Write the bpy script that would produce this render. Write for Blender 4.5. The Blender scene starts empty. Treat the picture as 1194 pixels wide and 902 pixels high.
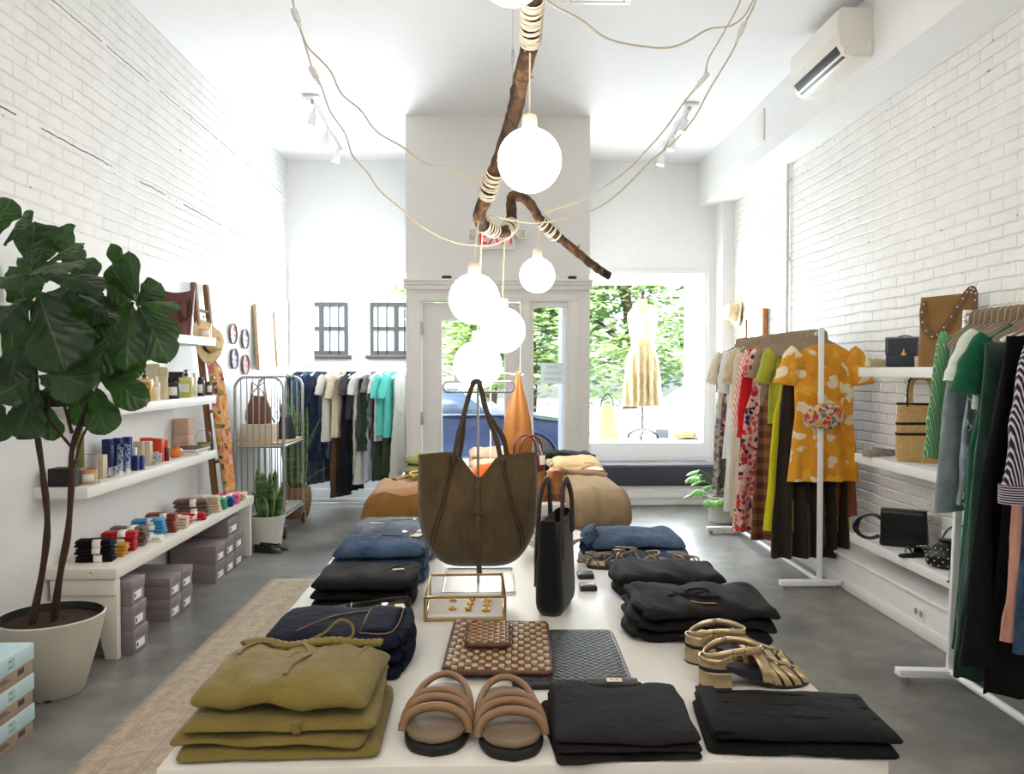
import bpy, bmesh, math, random
from mathutils import Vector, Matrix, noise
R = math.radians
PI = math.pi
sin, cos = math.sin, math.cos
scn = bpy.context.scene
COL = scn.collection
V = Vector

# ------------------------------------------------------------------ camera frame (metres; X right, Y into the shop, Z up)
EYE = V((0, 0, 1.47))
FPX = 930.0
YAW, PITCH = R(1.54), R(1.29)
FWD = V((sin(YAW) * cos(PITCH), cos(YAW) * cos(PITCH), -sin(PITCH)))
RGT = V((cos(YAW), -sin(YAW), 0))
UPV = RGT.cross(FWD)


def _ray(px, py):
    return FWD + RGT * ((px - 597) / FPX) + UPV * ((451 - py) / FPX)


def at(px, py, Y):
    """point of the place seen at that spot of the photo, at distance Y down the room"""
    d = _ray(px, py)
    return EYE + d * (Y / d.y)


def atz(px, py, z):
    """same, on the level z"""
    d = _ray(px, py)
    return EYE + d * ((z - EYE.z) / d.z)


def atx(px, py, x):
    d = _ray(px, py)
    return EYE + d * (x / d.x)


# ------------------------------------------------------------------ objects
def tag(o, label=None, cat=None, group=None, kind=None):
    if label:
        o['label'] = label
    if cat:
        o['category'] = cat
    if group:
        o['group'] = group
    if kind:
        o['kind'] = kind
    return o


def thing(name, label, cat, loc=(0, 0, 0), rz=0.0, group=None, rot=None, scale=None):
    o = bpy.data.objects.new(name, None)
    o.empty_display_size = 0.05
    COL.objects.link(o)
    o.location = loc
    o.rotation_euler = rot if rot else (0, 0, rz)
    if scale:
        o.scale = scale
    return tag(o, label, cat, group)


def dup(root, label=None, loc=None, rz=None, group=None):
    r = root.copy()
    COL.objects.link(r)
    if loc is not None:
        r.location = loc
    if rz is not None:
        r.rotation_euler = (0, 0, rz)
    if label:
        r['label'] = label
    if group:
        r['group'] = group
    for ch in list(root.children):
        c = ch.copy()
        COL.objects.link(c)
        c.parent = r
        for g in list(ch.children):
            d = g.copy()
            COL.objects.link(d)
            d.parent = c
    return r


class MB:
    """collects vertices and faces of ONE mesh"""

    def __init__(self):
        self.v, self.f, self.uv = [], [], []

    def add(self, vs, fs, M=None):
        b = len(self.v)
        if M is None:
            self.v.extend(V(p) for p in vs)
        else:
            self.v.extend(M @ V(p) for p in vs)
        self.f.extend(tuple(b + i for i in f) for f in fs)
        return self

    # --- box by centre and size
    def box(self, c, s, bev=0.0, rz=0.0, M=None, seg=2):
        bm = bmesh.new()
        bmesh.ops.create_cube(bm, size=1.0)
        for v in bm.verts:
            v.co = V((v.co.x * s[0], v.co.y * s[1], v.co.z * s[2]))
        if bev > 0:
            bmesh.ops.bevel(bm, geom=list(bm.edges), offset=min(bev, min(s) * .49), segments=seg, affect='EDGES', profile=.5)
        bm.verts.index_update()
        T = Matrix.Translation(V(c)) @ Matrix.Rotation(rz, 4, 'Z')
        if M is not None:
            T = M @ T
        self.add([v.co.copy() for v in bm.verts], [[v.index for v in f.verts] for f in bm.faces], T)
        bm.free()
        return self

    def span(self, x0, x1, y0, y1, z0, z1, bev=0.0):
        return self.box(((x0 + x1) / 2, (y0 + y1) / 2, (z0 + z1) / 2), (abs(x1 - x0), abs(y1 - y0), abs(z1 - z0)), bev)

    # --- rings of equal length
    def loft(self, rings, cap0=True, cap1=True, closed=True, M=None):
        n = len(rings[0])
        vs = [p for r in rings for p in r]
        fs = []
        for i in range(len(rings) - 1):
            for j in range(n if closed else n - 1):
                k = (j + 1) % n
                fs.append((i * n + j, i * n + k, (i + 1) * n + k, (i + 1) * n + j))
        if cap0:
            fs.append(tuple(range(n - 1, -1, -1)))
        if cap1:
            b = (len(rings) - 1) * n
            fs.append(tuple(range(b, b + n)))
        return self.add(vs, fs, M)

    # --- lathe around z: profile [(r, z)]
    def lathe(self, prof, n=24, sx=1.0, sy=1.0, M=None, cap=True):
        rings = [[(r * cos(2 * PI * j / n) * sx, r * sin(2 * PI * j / n) * sy, z) for j in range(n)] for r, z in prof]
        return self.loft(rings, cap, cap, True, M)

    # --- tube / strap along a path; ra, rb half sizes; e = squareness
    def sweep(self, pts, ra, rb=None, up=None, n=10, closed=False, cap=True, e=1.0, M=None):
        pts = [V(p) for p in pts]
        m = len(pts)
        rb = ra if rb is None else rb
        fa = ra if callable(ra) else (lambda t: ra)
        fb = rb if callable(rb) else (lambda t: rb)
        rings = []
        prev = None
        for i, p in enumerate(pts):
            if closed:
                t = pts[(i + 1) % m] - pts[i - 1]
            else:
                t = pts[min(i + 1, m - 1)] - pts[max(i - 1, 0)]
            if t.length < 1e-9:
                t = V((0, 0, 1))
            t.normalize()
            if up is not None:
                nrm = V(up) - t * V(up).dot(t)
                if nrm.length < 1e-4:
                    nrm = prev or t.orthogonal()
            elif prev is None:
                nrm = t.orthogonal()
            else:
                nrm = prev - t * prev.dot(t)
            nrm.normalize()
            prev = nrm.copy()
            sd = t.cross(nrm)
            u = i / max(1, m - 1)
            a, b = fa(u), fb(u)
            ring = []
            for j in range(n):
                th = 2 * PI * (j + .5) / n
                c, s = cos(th), sin(th)
                c = math.copysign(abs(c) ** e, c)
                s = math.copysign(abs(s) ** e, s)
                ring.append(p + sd * (a * c) + nrm * (b * s))
            rings.append(ring)
        if closed:
            rings.append(rings[0])
            cap = False
        return self.loft(rings, cap, cap, True, M)

    # --- prism: outline (x,y) list extruded in z
    def prism(self, outl, z0, z1, M=None, bev=0.0):
        bm = bmesh.new()
        a = [bm.verts.new((x, y, z0)) for x, y in outl]
        f = bm.faces.new(a)
        r = bmesh.ops.extrude_face_region(bm, geom=[f])
        for v in r['geom']:
            if isinstance(v, bmesh.types.BMVert):
                v.co.z = z1
        bmesh.ops.recalc_face_normals(bm, faces=bm.faces)
        if bev > 0:
            es = [e for e in bm.edges if abs(e.verts[0].co.z - e.verts[1].co.z) < 1e-6]
            bmesh.ops.bevel(bm, geom=es, offset=bev, segments=2, affect='EDGES', profile=.5)
        bm.verts.index_update()
        self.add([v.co.copy() for v in bm.verts], [[v.index for v in q.verts] for q in bm.faces], M)
        bm.free()
        return self

    # --- surface grid fn(u,v) u,v in 0..1
    def grid(self, fn, nu, nv, M=None, closed_u=False):
        b = len(self.v)
        vs = []
        for i in range(nu if closed_u else nu + 1):
            for j in range(nv + 1):
                vs.append(fn(i / nu, j / nv))
        fs = []
        for i in range(nu):
            for j in range(nv):
                a = i * (nv + 1) + j
                c = ((i + 1) % nu if closed_u else i + 1) * (nv + 1) + j
                fs.append((a, c, c + 1, a + 1))
        return self.add(vs, fs, M)

    def sphere(self, c, r, n=14, sc=(1, 1, 1), M=None):
        prof = []
        m = max(6, n // 2)
        rings = []
        for i in range(1, m):
            a = -PI / 2 + PI * i / m
            rings.append([(c[0] + r * cos(a) * cos(2 * PI * j / n) * sc[0], c[1] + r * cos(a) * sin(2 * PI * j / n) * sc[1], c[2] + r * sin(a) * sc[2]) for j in range(n)])
        return self.loft(rings, True, True, True, M)

    def move(self, fn):
        self.v = [V(fn(p)) for p in self.v]
        return self


def obj(name, mb, mat, parent=None, smooth=45, loc=None, rot=None, solid=0.0, sub=0, recalc=True, uvfn=None):
    me = bpy.data.meshes.new(name)
    me.from_pydata([tuple(v) for v in mb.v], [], mb.f)
    if recalc:
        bm = bmesh.new()
        bm.from_mesh(me)
        bmesh.ops.recalc_face_normals(bm, faces=bm.faces)
        bm.to_mesh(me)
        bm.free()
    if mb.uv:
        l = me.uv_layers.new(name='UVMap')
        for lp in me.loops:
            l.data[lp.index].uv = mb.uv[lp.vertex_index]
    if smooth:
        me.polygons.foreach_set('use_smooth', [True] * len(me.polygons))
        me.set_sharp_from_angle(angle=R(smooth))
    me.materials.append(mat)
    o = bpy.data.objects.new(name, me)
    COL.objects.link(o)
    if parent is not None:
        o.parent = parent
    if loc is not None:
        o.location = loc
    if rot is not None:
        o.rotation_euler = rot
    if solid:
        m = o.modifiers.new('Solid', 'SOLIDIFY')
        m.thickness = solid
        m.offset = 0
    if sub:
        m = o.modifiers.new('Sub', 'SUBSURF')
        m.levels = sub
        m.render_levels = sub
    me.update()
    return o


def struct(name, mb, mat, parent=None, **k):
    o = obj(name, mb, mat, parent, **k)
    if parent is None:
        o['kind'] = 'structure'
    return o


def text_mb(s, size, align='CENTER', extr=0.0008, M=None, mb=None, spacing=1.0):
    cu = bpy.data.curves.new('lettering', 'FONT')
    cu.body = s
    cu.size = size
    cu.align_x = align
    cu.align_y = 'CENTER'
    cu.extrude = extr
    cu.space_line = spacing
    cu.resolution_u = 2
    o = bpy.data.objects.new('lettering', cu)
    COL.objects.link(o)
    me = bpy.data.meshes.new_from_object(o)
    mb = mb or MB()
    mb.add([v.co.copy() for v in me.vertices], [list(p.vertices) for p in me.polygons], M)
    bpy.data.objects.remove(o)
    bpy.data.meshes.remove(me)
    return mb


def spline(pts, k=6, closed=False):
    """Catmull-Rom through pts"""
    P = [V(p) for p in pts]
    n = len(P)
    out = []
    rng = n if closed else n - 1
    for i in range(rng):
        if closed:
            p0, p1, p2, p3 = P[i - 1], P[i], P[(i + 1) % n], P[(i + 2) % n]
        else:
            p0, p1, p2, p3 = P[max(i - 1, 0)], P[i], P[i + 1], P[min(i + 2, n - 1)]
        for j in range(k):
            t = j / k
            out.append(.5 * ((2 * p1) + (p2 - p0) * t + (2 * p0 - 5 * p1 + 4 * p2 - p3) * t * t + (3 * p1 - p0 - 3 * p2 + p3) * t ** 3))
    if not closed:
        out.append(P[-1].copy())
    return out


def nz(x, y, z=0.0):
    return noise.noise(V((x, y, z)))


def lerp(a, b, t):
    return a + (b - a) * t


def interp(tab, t):
    """piecewise linear table [(t, value)]"""
    if t <= tab[0][0]:
        return tab[0][1]
    for (a, x), (b, y) in zip(tab, tab[1:]):
        if t <= b:
            return x + (y - x) * (t - a) / (b - a)
    return tab[-1][1]


def rrect(w, h, r, n=5, cx=0, cy=0):
    o = []
    for (sx, sy, a0) in ((1, 1, 0), (-1, 1, PI / 2), (-1, -1, PI), (1, -1, 1.5 * PI)):
        for i in range(n + 1):
            a = a0 + PI / 2 * i / n
            o.append((cx + sx * (w / 2 - r) + r * cos(a), cy + sy * (h / 2 - r) + r * sin(a)))
    return o


# ------------------------------------------------------------------ materials
def lin(c):
    def f(x):
        x = x / 255.0
        return x / 12.92 if x <= .04045 else ((x + .055) / 1.055) ** 2.4
    return (f(c[0]), f(c[1]), f(c[2]), 1)


class NT:
    def __init__(self, name):
        m = bpy.data.materials.new(name)
        m.use_nodes = True
        self.m, self.t = m, m.node_tree
        self.t.nodes.clear()
        self.out = self.n('ShaderNodeOutputMaterial')

    def n(self, typ, **k):
        x = self.t.nodes.new(typ)
        for a, b in k.items():
            setattr(x, a, b)
        return x

    def l(self, a, b):
        self.t.links.new(a, b)

    def coord(self, kind='Object', scale=(1, 1, 1), rot=(0, 0, 0)):
        tc = self.n('ShaderNodeTexCoord')
        mp = self.n('ShaderNodeMapping')
        mp.inputs['Scale'].default_value = scale
        mp.inputs['Rotation'].default_value = rot
        self.l(tc.outputs[kind], mp.inputs[0])
        return mp.outputs[0]

    def noise(self, vec, scale, detail=3, rough=.5):
        x = self.n('ShaderNodeTexNoise')
        x.inputs['Scale'].default_value = scale
        x.inputs['Detail'].default_value = detail
        x.inputs['Roughness'].default_value = rough
        self.l(vec, x.inputs['Vector'])
        return x.outputs['Fac']

    def ramp(self, fac, stops, interp='LINEAR'):
        x = self.n('ShaderNodeValToRGB')
        r = x.color_ramp
        r.interpolation = interp
        while len(r.elements) < len(stops):
            r.elements.new(.5)
        for e, (p, c) in zip(r.elements, stops):
            e.position = p
            e.color = c
        self.l(fac, x.inputs[0])
        return x.outputs[0]

    def mix(self, fac, a, b, mode='MIX'):
        x = self.n('ShaderNodeMix', data_type='RGBA', blend_type=mode)
        for s, val in ((0, fac), (6, a), (7, b)):
            if isinstance(val, (int, float)):
                x.inputs[s].default_value = val
            elif isinstance(val, tuple):
                x.inputs[s].default_value = val
            else:
                self.l(val, x.inputs[s])
        return x.outputs[2]

    def math(self, op, a, b=0.0):
        x = self.n('ShaderNodeMath', operation=op)
        for i, val in enumerate((a, b)):
            if isinstance(val, (int, float)):
                x.inputs[i].default_value = val
            else:
                self.l(val, x.inputs[i])
        return x.outputs[0]

    def bsdf(self, col, rough=.6, metal=0.0, bump=None, bstr=.3, bdist=.01, sheen=0.0, spec=.5, coat=0.0, trans=0.0, emis=None, estr=0.0):
        b = self.n('ShaderNodeBsdfPrincipled')
        if isinstance(col, tuple):
            b.inputs['Base Color'].default_value = col
        else:
            self.l(col, b.inputs['Base Color'])
        if isinstance(rough, (int, float)):
            b.inputs['Roughness'].default_value = rough
        else:
            self.l(rough, b.inputs['Roughness'])
        b.inputs['Metallic'].default_value = metal
        b.inputs['Specular IOR Level'].default_value = spec
        if sheen:
            b.inputs['Sheen Weight'].default_value = sheen
            b.inputs['Sheen Roughness'].default_value = .5
        if coat:
            b.inputs['Coat Weight'].default_value = coat
            b.inputs['Coat Roughness'].default_value = .1
        if trans:
            b.inputs['Transmission Weight'].default_value = trans
        if emis:
            b.inputs['Emission Color'].default_value = emis
            b.inputs['Emission Strength'].default_value = estr
        if bump is not None:
            x = self.n('ShaderNodeBump')
            x.inputs['Strength'].default_value = bstr
            x.inputs['Distance'].default_value = bdist
            self.l(bump, x.inputs['Height'])
            self.l(x.outputs[0], b.inputs['Normal'])
        self.l(b.outputs[0], self.out.inputs[0])
        return self.m


_MC = {}


def mat(name, c, rough=.6, metal=0.0, var=.1, vs=9.0, bump=0.0, bs=120.0, sheen=0.0, spec=.4, coat=0.0, stretch=(1, 1, 1)):
    """plain procedural material: colour with gentle mottling and a fine bump"""
    if name in _MC:
        return _MC[name]
    t = NT(name)
    v = t.coord('Object', stretch)
    f = t.noise(v, vs, 4)
    c = lin(c)
    a = tuple(min(1, x * (1 + var)) for x in c[:3]) + (1,)
    b = tuple(x * (1 - var) for x in c[:3]) + (1,)
    col = t.ramp(f, [(.3, b), (.7, a)])
    m = t.bsdf(col, rough, metal, t.noise(v, bs, 2) if bump else None, bump, .004, sheen, spec, coat)
    _MC[name] = m
    return m


def cloth(name, c, var=.12, rough=.85, sheen=.15, bump=.35):
    """woven cloth: mottled colour, soft crumple bump and a fine thread bump"""
    if name in _MC:
        return _MC[name]
    t = NT(name)
    v = t.coord('Object')
    f = t.noise(v, 14, 5, .6)
    c = lin(c)
    a = tuple(min(1, x * (1 + var)) for x in c[:3]) + (1,)
    b = tuple(x * (1 - var) for x in c[:3]) + (1,)
    col = t.ramp(f, [(.3, b), (.7, a)])
    h = t.math('ADD', t.noise(v, 22, 4, .6), t.math('MULTIPLY', t.noise(v, 500, 1), .15))
    m = t.bsdf(col, rough, 0, h, bump, .02, sheen, .2)
    _MC[name] = m
    return m


def denim(name, c, c2):
    if name in _MC:
        return _MC[name]
    t = NT(name)
    v = t.coord('Object')
    f = t.noise(v, 9, 5, .65)
    tw = t.noise(t.coord('Object', (900, 200, 900), (0, .6, .5)), 1, 1)
    col = t.ramp(f, [(.35, lin(c)), (.68, lin(c2))])
    col = t.mix(t.math('MULTIPLY', tw, .3), col, lin(c2))
    h = t.math('ADD', t.noise(v, 26, 4, .6), t.math('MULTIPLY', tw, .1))
    m = t.bsdf(col, .9, 0, h, .45, .02, 0, .15)
    _MC[name] = m
    return m


def stripes(name, cols, per, axis=(1, 0, 0), wob=.0, rough=.8):
    """cols: [(fraction, rgb)] along one period"""
    if name in _MC:
        return _MC[name]
    t = NT(name)
    v = t.coord('Object')
    d = t.n('ShaderNodeVectorMath', operation='DOT_PRODUCT')
    t.l(v, d.inputs[0])
    d.inputs[1].default_value = axis
    s = t.math('DIVIDE', d.outputs['Value'], per)
    if wob:
        s = t.math('ADD', s, t.math('MULTIPLY', t.noise(v, 10, 2), wob))
    s = t.math('FRACT', s)
    col = t.ramp(s, [(p, lin(c)) for p, c in cols], 'CONSTANT')
    m = t.bsdf(col, rough, 0, t.noise(v, 22, 4), .35, .02, .1, .2)
    _MC[name] = m
    return m


def floral(name, base, spots, scale=18, rnd=1.0, thr=.5):
    """printed cloth: patches of several colours on a base"""
    if name in _MC:
        return _MC[name]
    t = NT(name)
    v = t.coord('Object')
    nzv = t.n('ShaderNodeTexNoise')
    nzv.inputs['Scale'].default_value = scale * .8
    t.l(v, nzv.inputs['Vector'])
    add = t.n('ShaderNodeVectorMath', operation='MULTIPLY_ADD')
    t.l(nzv.outputs['Color'], add.inputs[0])
    add.inputs[1].default_value = (1.6 / scale,) * 3
    t.l(v, add.inputs[2])
    vo = t.n('ShaderNodeTexVoronoi')
    vo.inputs['Scale'].default_value = scale
    vo.inputs['Randomness'].default_value = rnd
    t.l(add.outputs[0], vo.inputs['Vector'])
    sep = t.n('ShaderNodeSeparateColor')
    t.l(vo.outputs['Color'], sep.inputs[0])
    k = len(spots)
    pick = t.ramp(sep.outputs[0], [(i / k, lin(c)) for i, c in enumerate(spots)], 'CONSTANT')
    fac = t.ramp(vo.outputs['Distance'], [(0, (1, 1, 1, 1)), (thr, (1, 1, 1, 1)), (thr + .04, (0, 0, 0, 1))])
    col = t.mix(fac, lin(base), pick)
    m = t.bsdf(col, .8, 0, t.noise(v, 22, 4), .3, .02, .1, .2)
    _MC[name] = m
    return m


def weave(name, c1, c2, sx, sy, rough=.45, gap=(20, 14, 10), turn=0.0):
    """checkered basket weave in the local x,y plane"""
    if name in _MC:
        return _MC[name]
    t = NT(name)
    v = t.coord('Object', (1 / sx, 1 / sy, 1), (0, 0, turn))
    ch = t.n('ShaderNodeTexChecker')
    ch.inputs['Scale'].default_value = 1
    ch.inputs['Color1'].default_value = lin(c1)
    ch.inputs['Color2'].default_value = lin(c2)
    t.l(v, ch.inputs['Vector'])
    sp = t.n('ShaderNodeSeparateXYZ')
    t.l(v, sp.inputs[0])
    hx = t.math('ABSOLUTE', t.math('SINE', t.math('MULTIPLY', sp.outputs[0], PI)))
    hy = t.math('ABSOLUTE', t.math('SINE', t.math('MULTIPLY', sp.outputs[1], PI)))
    h = t.math('POWER', t.math('MULTIPLY', hx, hy), .45)
    col = t.mix(t.ramp(h, [(.15, (1, 1, 1, 1)), (.4, (0, 0, 0, 1))]), ch.outputs['Color'], lin(gap))
    m = t.bsdf(col, rough, 0, h, .9, .006, 0, .5)
    _MC[name] = m
    return m


def glass(name, tint=(1, 1, 1, 1), refl=.12, edge=None):
    """thin clear pane: light passes straight through, a fresnel part reflects"""
    if name in _MC:
        return _MC[name]
    t = NT(name)
    tr = t.n('ShaderNodeBsdfTransparent')
    tr.inputs[0].default_value = tint
    if edge:
        lw = t.n('ShaderNodeLayerWeight')
        t.l(t.ramp(lw.outputs['Facing'], [(.55, tint), (.97, edge)]), tr.inputs[0])
    gl = t.n('ShaderNodeBsdfGlossy')
    gl.inputs['Roughness'].default_value = .03
    fr = t.n('ShaderNodeLayerWeight')
    fr.inputs['Blend'].default_value = refl
    wob = t.noise(t.coord('Object'), 3, 1)
    geo = t.n('ShaderNodeNewGeometry')
    fac = t.math('MULTIPLY', fr.outputs['Fresnel'], t.math('ADD', t.math('MULTIPLY', wob, .2), .8))
    fac = t.math('MULTIPLY', fac, t.math('SUBTRACT', 1, geo.outputs['Backfacing']))
    mx = t.n('ShaderNodeMixShader')
    t.l(fac, mx.inputs[0])
    t.l(tr.outputs[0], mx.inputs[1])
    t.l(gl.outputs[0], mx.inputs[2])
    t.l(mx.outputs[0], t.out.inputs[0])
    _MC[name] = t.m
    return t.m


def lampmat(name, col, strength):
    t = NT(name)
    e = t.n('ShaderNodeEmission')
    f = t.noise(t.coord('Object'), 4, 1)
    c = t.ramp(f, [(0, col), (1, tuple(x * .97 for x in col[:3]) + (1,))])
    t.l(c, e.inputs[0])
    e.inputs[1].default_value = strength
    t.l(e.outputs[0], t.out.inputs[0])
    return t.m


WHITE = mat('white_paint', (236, 235, 232), .45, var=.015, bump=.03, bs=60)
WHITEWALL = mat('white_plaster', (236, 236, 235), .7, var=.012, bump=.05, bs=40)
WHITEGLOSS = mat('white_lacquer', (240, 239, 236), .3, var=.01)
WHITEMETAL = mat('white_powder_coat', (238, 238, 237), .35, var=.01)
STEEL = mat('galvanised_steel', (176, 178, 180), .35, 1.0, .08, 20)
CHROME = mat('polished_steel', (205, 206, 208), .18, 1.0, .03)
BRASS = mat('brass', (176, 146, 78), .28, 1.0, .1, 30)
GOLD = mat('gold', (214, 168, 74), .22, 1.0, .1, 60)
BLACKP = mat('black_plastic', (22, 22, 23), .4, var=.1)
PAPER = mat('white_paper', (236, 233, 226), .8, var=.02)
TAN_HANGER = mat('tan_flock_board', (158, 140, 118), .85, var=.06, vs=40)
GLASS = glass('clear_glass', refl=.05)
WINGLASS = glass('window_glass', (.97, .985, .98, 1), .06)
# ================================================================== THE ROOM
XL, XR, ZC = -2.25, 2.65, 3.77
YF, YB = -2.4, 8.9          # back of the shop (behind the camera) .. street wall
XS, ZS = 2.33, 3.28         # soffit face and underside


def brick_mat(name, tint, cracks):
    t = NT(name)
    tc = t.n('ShaderNodeTexCoord')
    sp = t.n('ShaderNodeSeparateXYZ')
    t.l(tc.outputs['Object'], sp.inputs[0])
    cb = t.n('ShaderNodeCombineXYZ')
    wob = t.noise(tc.outputs['Object'], 2.5, 3)
    wob2 = t.noise(tc.outputs['Object'], 9, 2)
    zz = t.math('ADD', sp.outputs[2], t.math('ADD', t.math('MULTIPLY', wob, .03), t.math('MULTIPLY', wob2, .012)))
    yy = t.math('ADD', sp.outputs[1], t.math('MULTIPLY', wob2, .03))
    t.l(yy, cb.inputs[0])
    t.l(zz, cb.inputs[1])
    br = t.n('ShaderNodeTexBrick')
    br.inputs['Scale'].default_value = 1
    br.inputs['Brick Width'].default_value = .215
    br.inputs['Row Height'].default_value = .070
    br.inputs['Mortar Size'].default_value = .0095
    br.inputs['Mortar Smooth'].default_value = 1
    br.inputs['Bias'].default_value = 0
    br.inputs['Color1'].default_value = (.35, .35, .35, 1)
    br.inputs['Color2'].default_value = (1, 1, 1, 1)
    br.inputs['Mortar'].default_value = (0, 0, 0, 1)
    t.l(cb.outputs[0], br.inputs['Vector'])
    mort = br.outputs['Fac']
    fine = t.noise(tc.outputs['Object'], 38, 5, .65)
    mid = t.noise(tc.outputs['Object'], 7, 4)
    h = t.math('ADD', t.math('SUBTRACT', 1, mort), t.math('MULTIPLY', fine, .55))
    h = t.math('ADD', h, t.math('MULTIPLY', mid, .5))
    c = lin(tint)
    c2 = tuple(x * .93 for x in c[:3]) + (1,)
    col = t.ramp(mid, [(.3, c2), (.7, c)])
    grime = lin((214, 210, 202))
    g = t.math('MULTIPLY', mort, t.ramp(t.noise(tc.outputs['Object'], 5, 3), [(.42, (0, 0, 0, 1)), (.62, (.75, .75, .75, 1))]))
    col = t.mix(g, col, grime)
    # open joints where paint and mortar have fallen out
    pit = t.ramp(t.noise(tc.outputs['Object'], 24, 2), [(.70, (0, 0, 0, 1)), (.73, (1, 1, 1, 1))])
    pit = t.math('MULTIPLY', pit, t.ramp(mort, [(.4, (0, 0, 0, 1)), (.8, (1, 1, 1, 1))]))
    dark = pit
    for z0, slope, wd, seed in cracks:
        ln = t.math('SUBTRACT', t.math('SUBTRACT', sp.outputs[2], t.math('MULTIPLY', sp.outputs[1], slope)), z0)
        ln = t.math('ADD', ln, t.math('MULTIPLY', t.math('SUBTRACT', wob2, .5), .018))
        m1 = t.math('LESS_THAN', t.math('ABSOLUTE', ln), wd)
        mp = t.coord('Object', (0, 1, 0))
        nn = t.n('ShaderNodeTexNoise')
        nn.noise_dimensions = '4D'
        nn.inputs['W'].default_value = seed
        nn.inputs['Scale'].default_value = 4.5
        nn.inputs['Detail'].default_value = 4
        t.l(mp, nn.inputs['Vector'])
        m2 = t.math('GREATER_THAN', nn.outputs['Fac'], .455)
        dark = t.math('MAXIMUM', dark, t.math('MULTIPLY', m1, m2))
    col = t.mix(dark, col, lin((70, 62, 54)))
    h = t.math('SUBTRACT', h, t.math('MULTIPLY', dark, 1.2))
    return t.bsdf(col, .55, 0, h, .55, .012, 0, .4)


BRICK_L = brick_mat('white_painted_brick', (239, 238, 236), [(2.675, .0, .0035, 1.0), (3.365, .0, .003, 4.0)])
BRICK_R = brick_mat('white_painted_brick_worn', (234, 231, 226), [])


def concrete():
    t = NT('polished_concrete')
    v = t.coord('Object')
    a = t.noise(v, 1.1, 5, .55)
    b = t.noise(v, 6, 5, .6)
    s = t.math('ADD', t.math('MULTIPLY', a, .65), t.math('MULTIPLY', b, .35))
    col = t.ramp(s, [(.36, lin((86, 85, 83))), (.5, lin((112, 110, 106))), (.64, lin((142, 139, 133)))])
    sc_ = t.ramp(t.noise(t.coord('Object', (1, 2.2, 1), (0, 0, .7)), 3.0, 5, .6), [(.5, (0, 0, 0, 1)), (.85, (.35, .35, .35, 1))])
    col = t.mix(sc_, col, lin((152, 146, 136)))
    rg = t.math('ADD', .26, t.math('MULTIPLY', a, .14))
    return t.bsdf(col, rg, 0, t.noise(v, 40, 4), .04, .004, 0, .5)


struct('floor', MB().span(XL - .1, XR + .1, YF, YB + .15, -.12, 0), concrete())
struct('ceiling', MB().span(XL - .1, XR + .1, YF, YB + .15, ZC, ZC + .15), mat('ceiling_white', (232, 231, 231), .8, var=.01))
struct('wall_left', MB().span(XL - .15, XL, YF, YB + .15, 0, ZC), BRICK_L)
struct('trim_1', MB().span(XL, XL + .018, YF, YB, 0, 2.21, .003), mat('white_panel', (235, 235, 234), .55, var=.015, bump=.04, bs=30))
struct('wall_right', MB().span(XR, XR + .15, YF, YB + .15, 0, ZC), BRICK_R)
struct('wall_rear', MB().span(XL, XR, YF - .15, YF, 0, ZC), WHITEWALL)
struct('ceiling_soffit', MB().span(XS, XR, YF, YB, ZS, ZC), WHITEWALL)
struct('wall_pier', MB().span(2.52, XR, 8.64, YB, 0, ZS), WHITEWALL)

# low boxed ledge along the brick wall, with its cap and shoe moulding
bb = MB().span(2.37, XR, YF, 8.64, 0, .215, .004).span(2.345, XR, YF, 8.64, .215, .235, .004).span(2.355, 2.37, YF, 8.64, 0, .075, .004)
struct('baseboard_right', bb, WHITE)
struct('baseboard_left', MB().span(XL + .018, XL + .034, YF, 8.9, 0, .11, .004), WHITE)

# street wall with two shop windows and the entrance recess
WL0, WL1, WR0, WR1, WT, WB = -2.16, -.84, .96, 2.39, 2.53, .66
VX0, VX1, VY = -.77, .91, 7.3
wf = MB()
wf.span(XL, VX0, YB, YB + .15, WT, ZC).span(VX1, XR, YB, YB + .15, WT, ZC).span(VX0, VX1, YB, YB + .15, 2.62, ZC)
wf.span(XL, VX0, YB, YB + .15, 0, WB - .02).span(VX1, XR, YB, YB + .15, 0, WB - .02)
wf.span(XL, WL0, YB, YB + .15, WB - .02, WT).span(WL1, VX0, YB, YB + .15, WB - .02, WT)
wf.span(VX1, WR0, YB, YB + .15, WB - .02, WT).span(WR1, XR, YB, YB + .15, WB - .02, WT)
struct('wall_front', wf, WHITEWALL)
struct('baseboard_front', MB().span(XL + .03, VX0, YB - .02, YB, 0, .14, .004).span(XL + .03, VX0, YB - .035, YB - .02, 0, .04, .003), WHITE)
struct('trim_2', MB().span(WR0 - .04, WR1 + .06, YB - .02, YB, WT, WT + .05, .004).span(WL0 - .05, WL1 + .04, YB - .02, YB, WT, WT + .05, .004)
       .span(WR1, WR1 + .06, YB - .02, YB, WB, WT, .004).span(WL0 - .05, WL0, YB - .02, YB, WB, WT, .004), WHITE)


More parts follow.
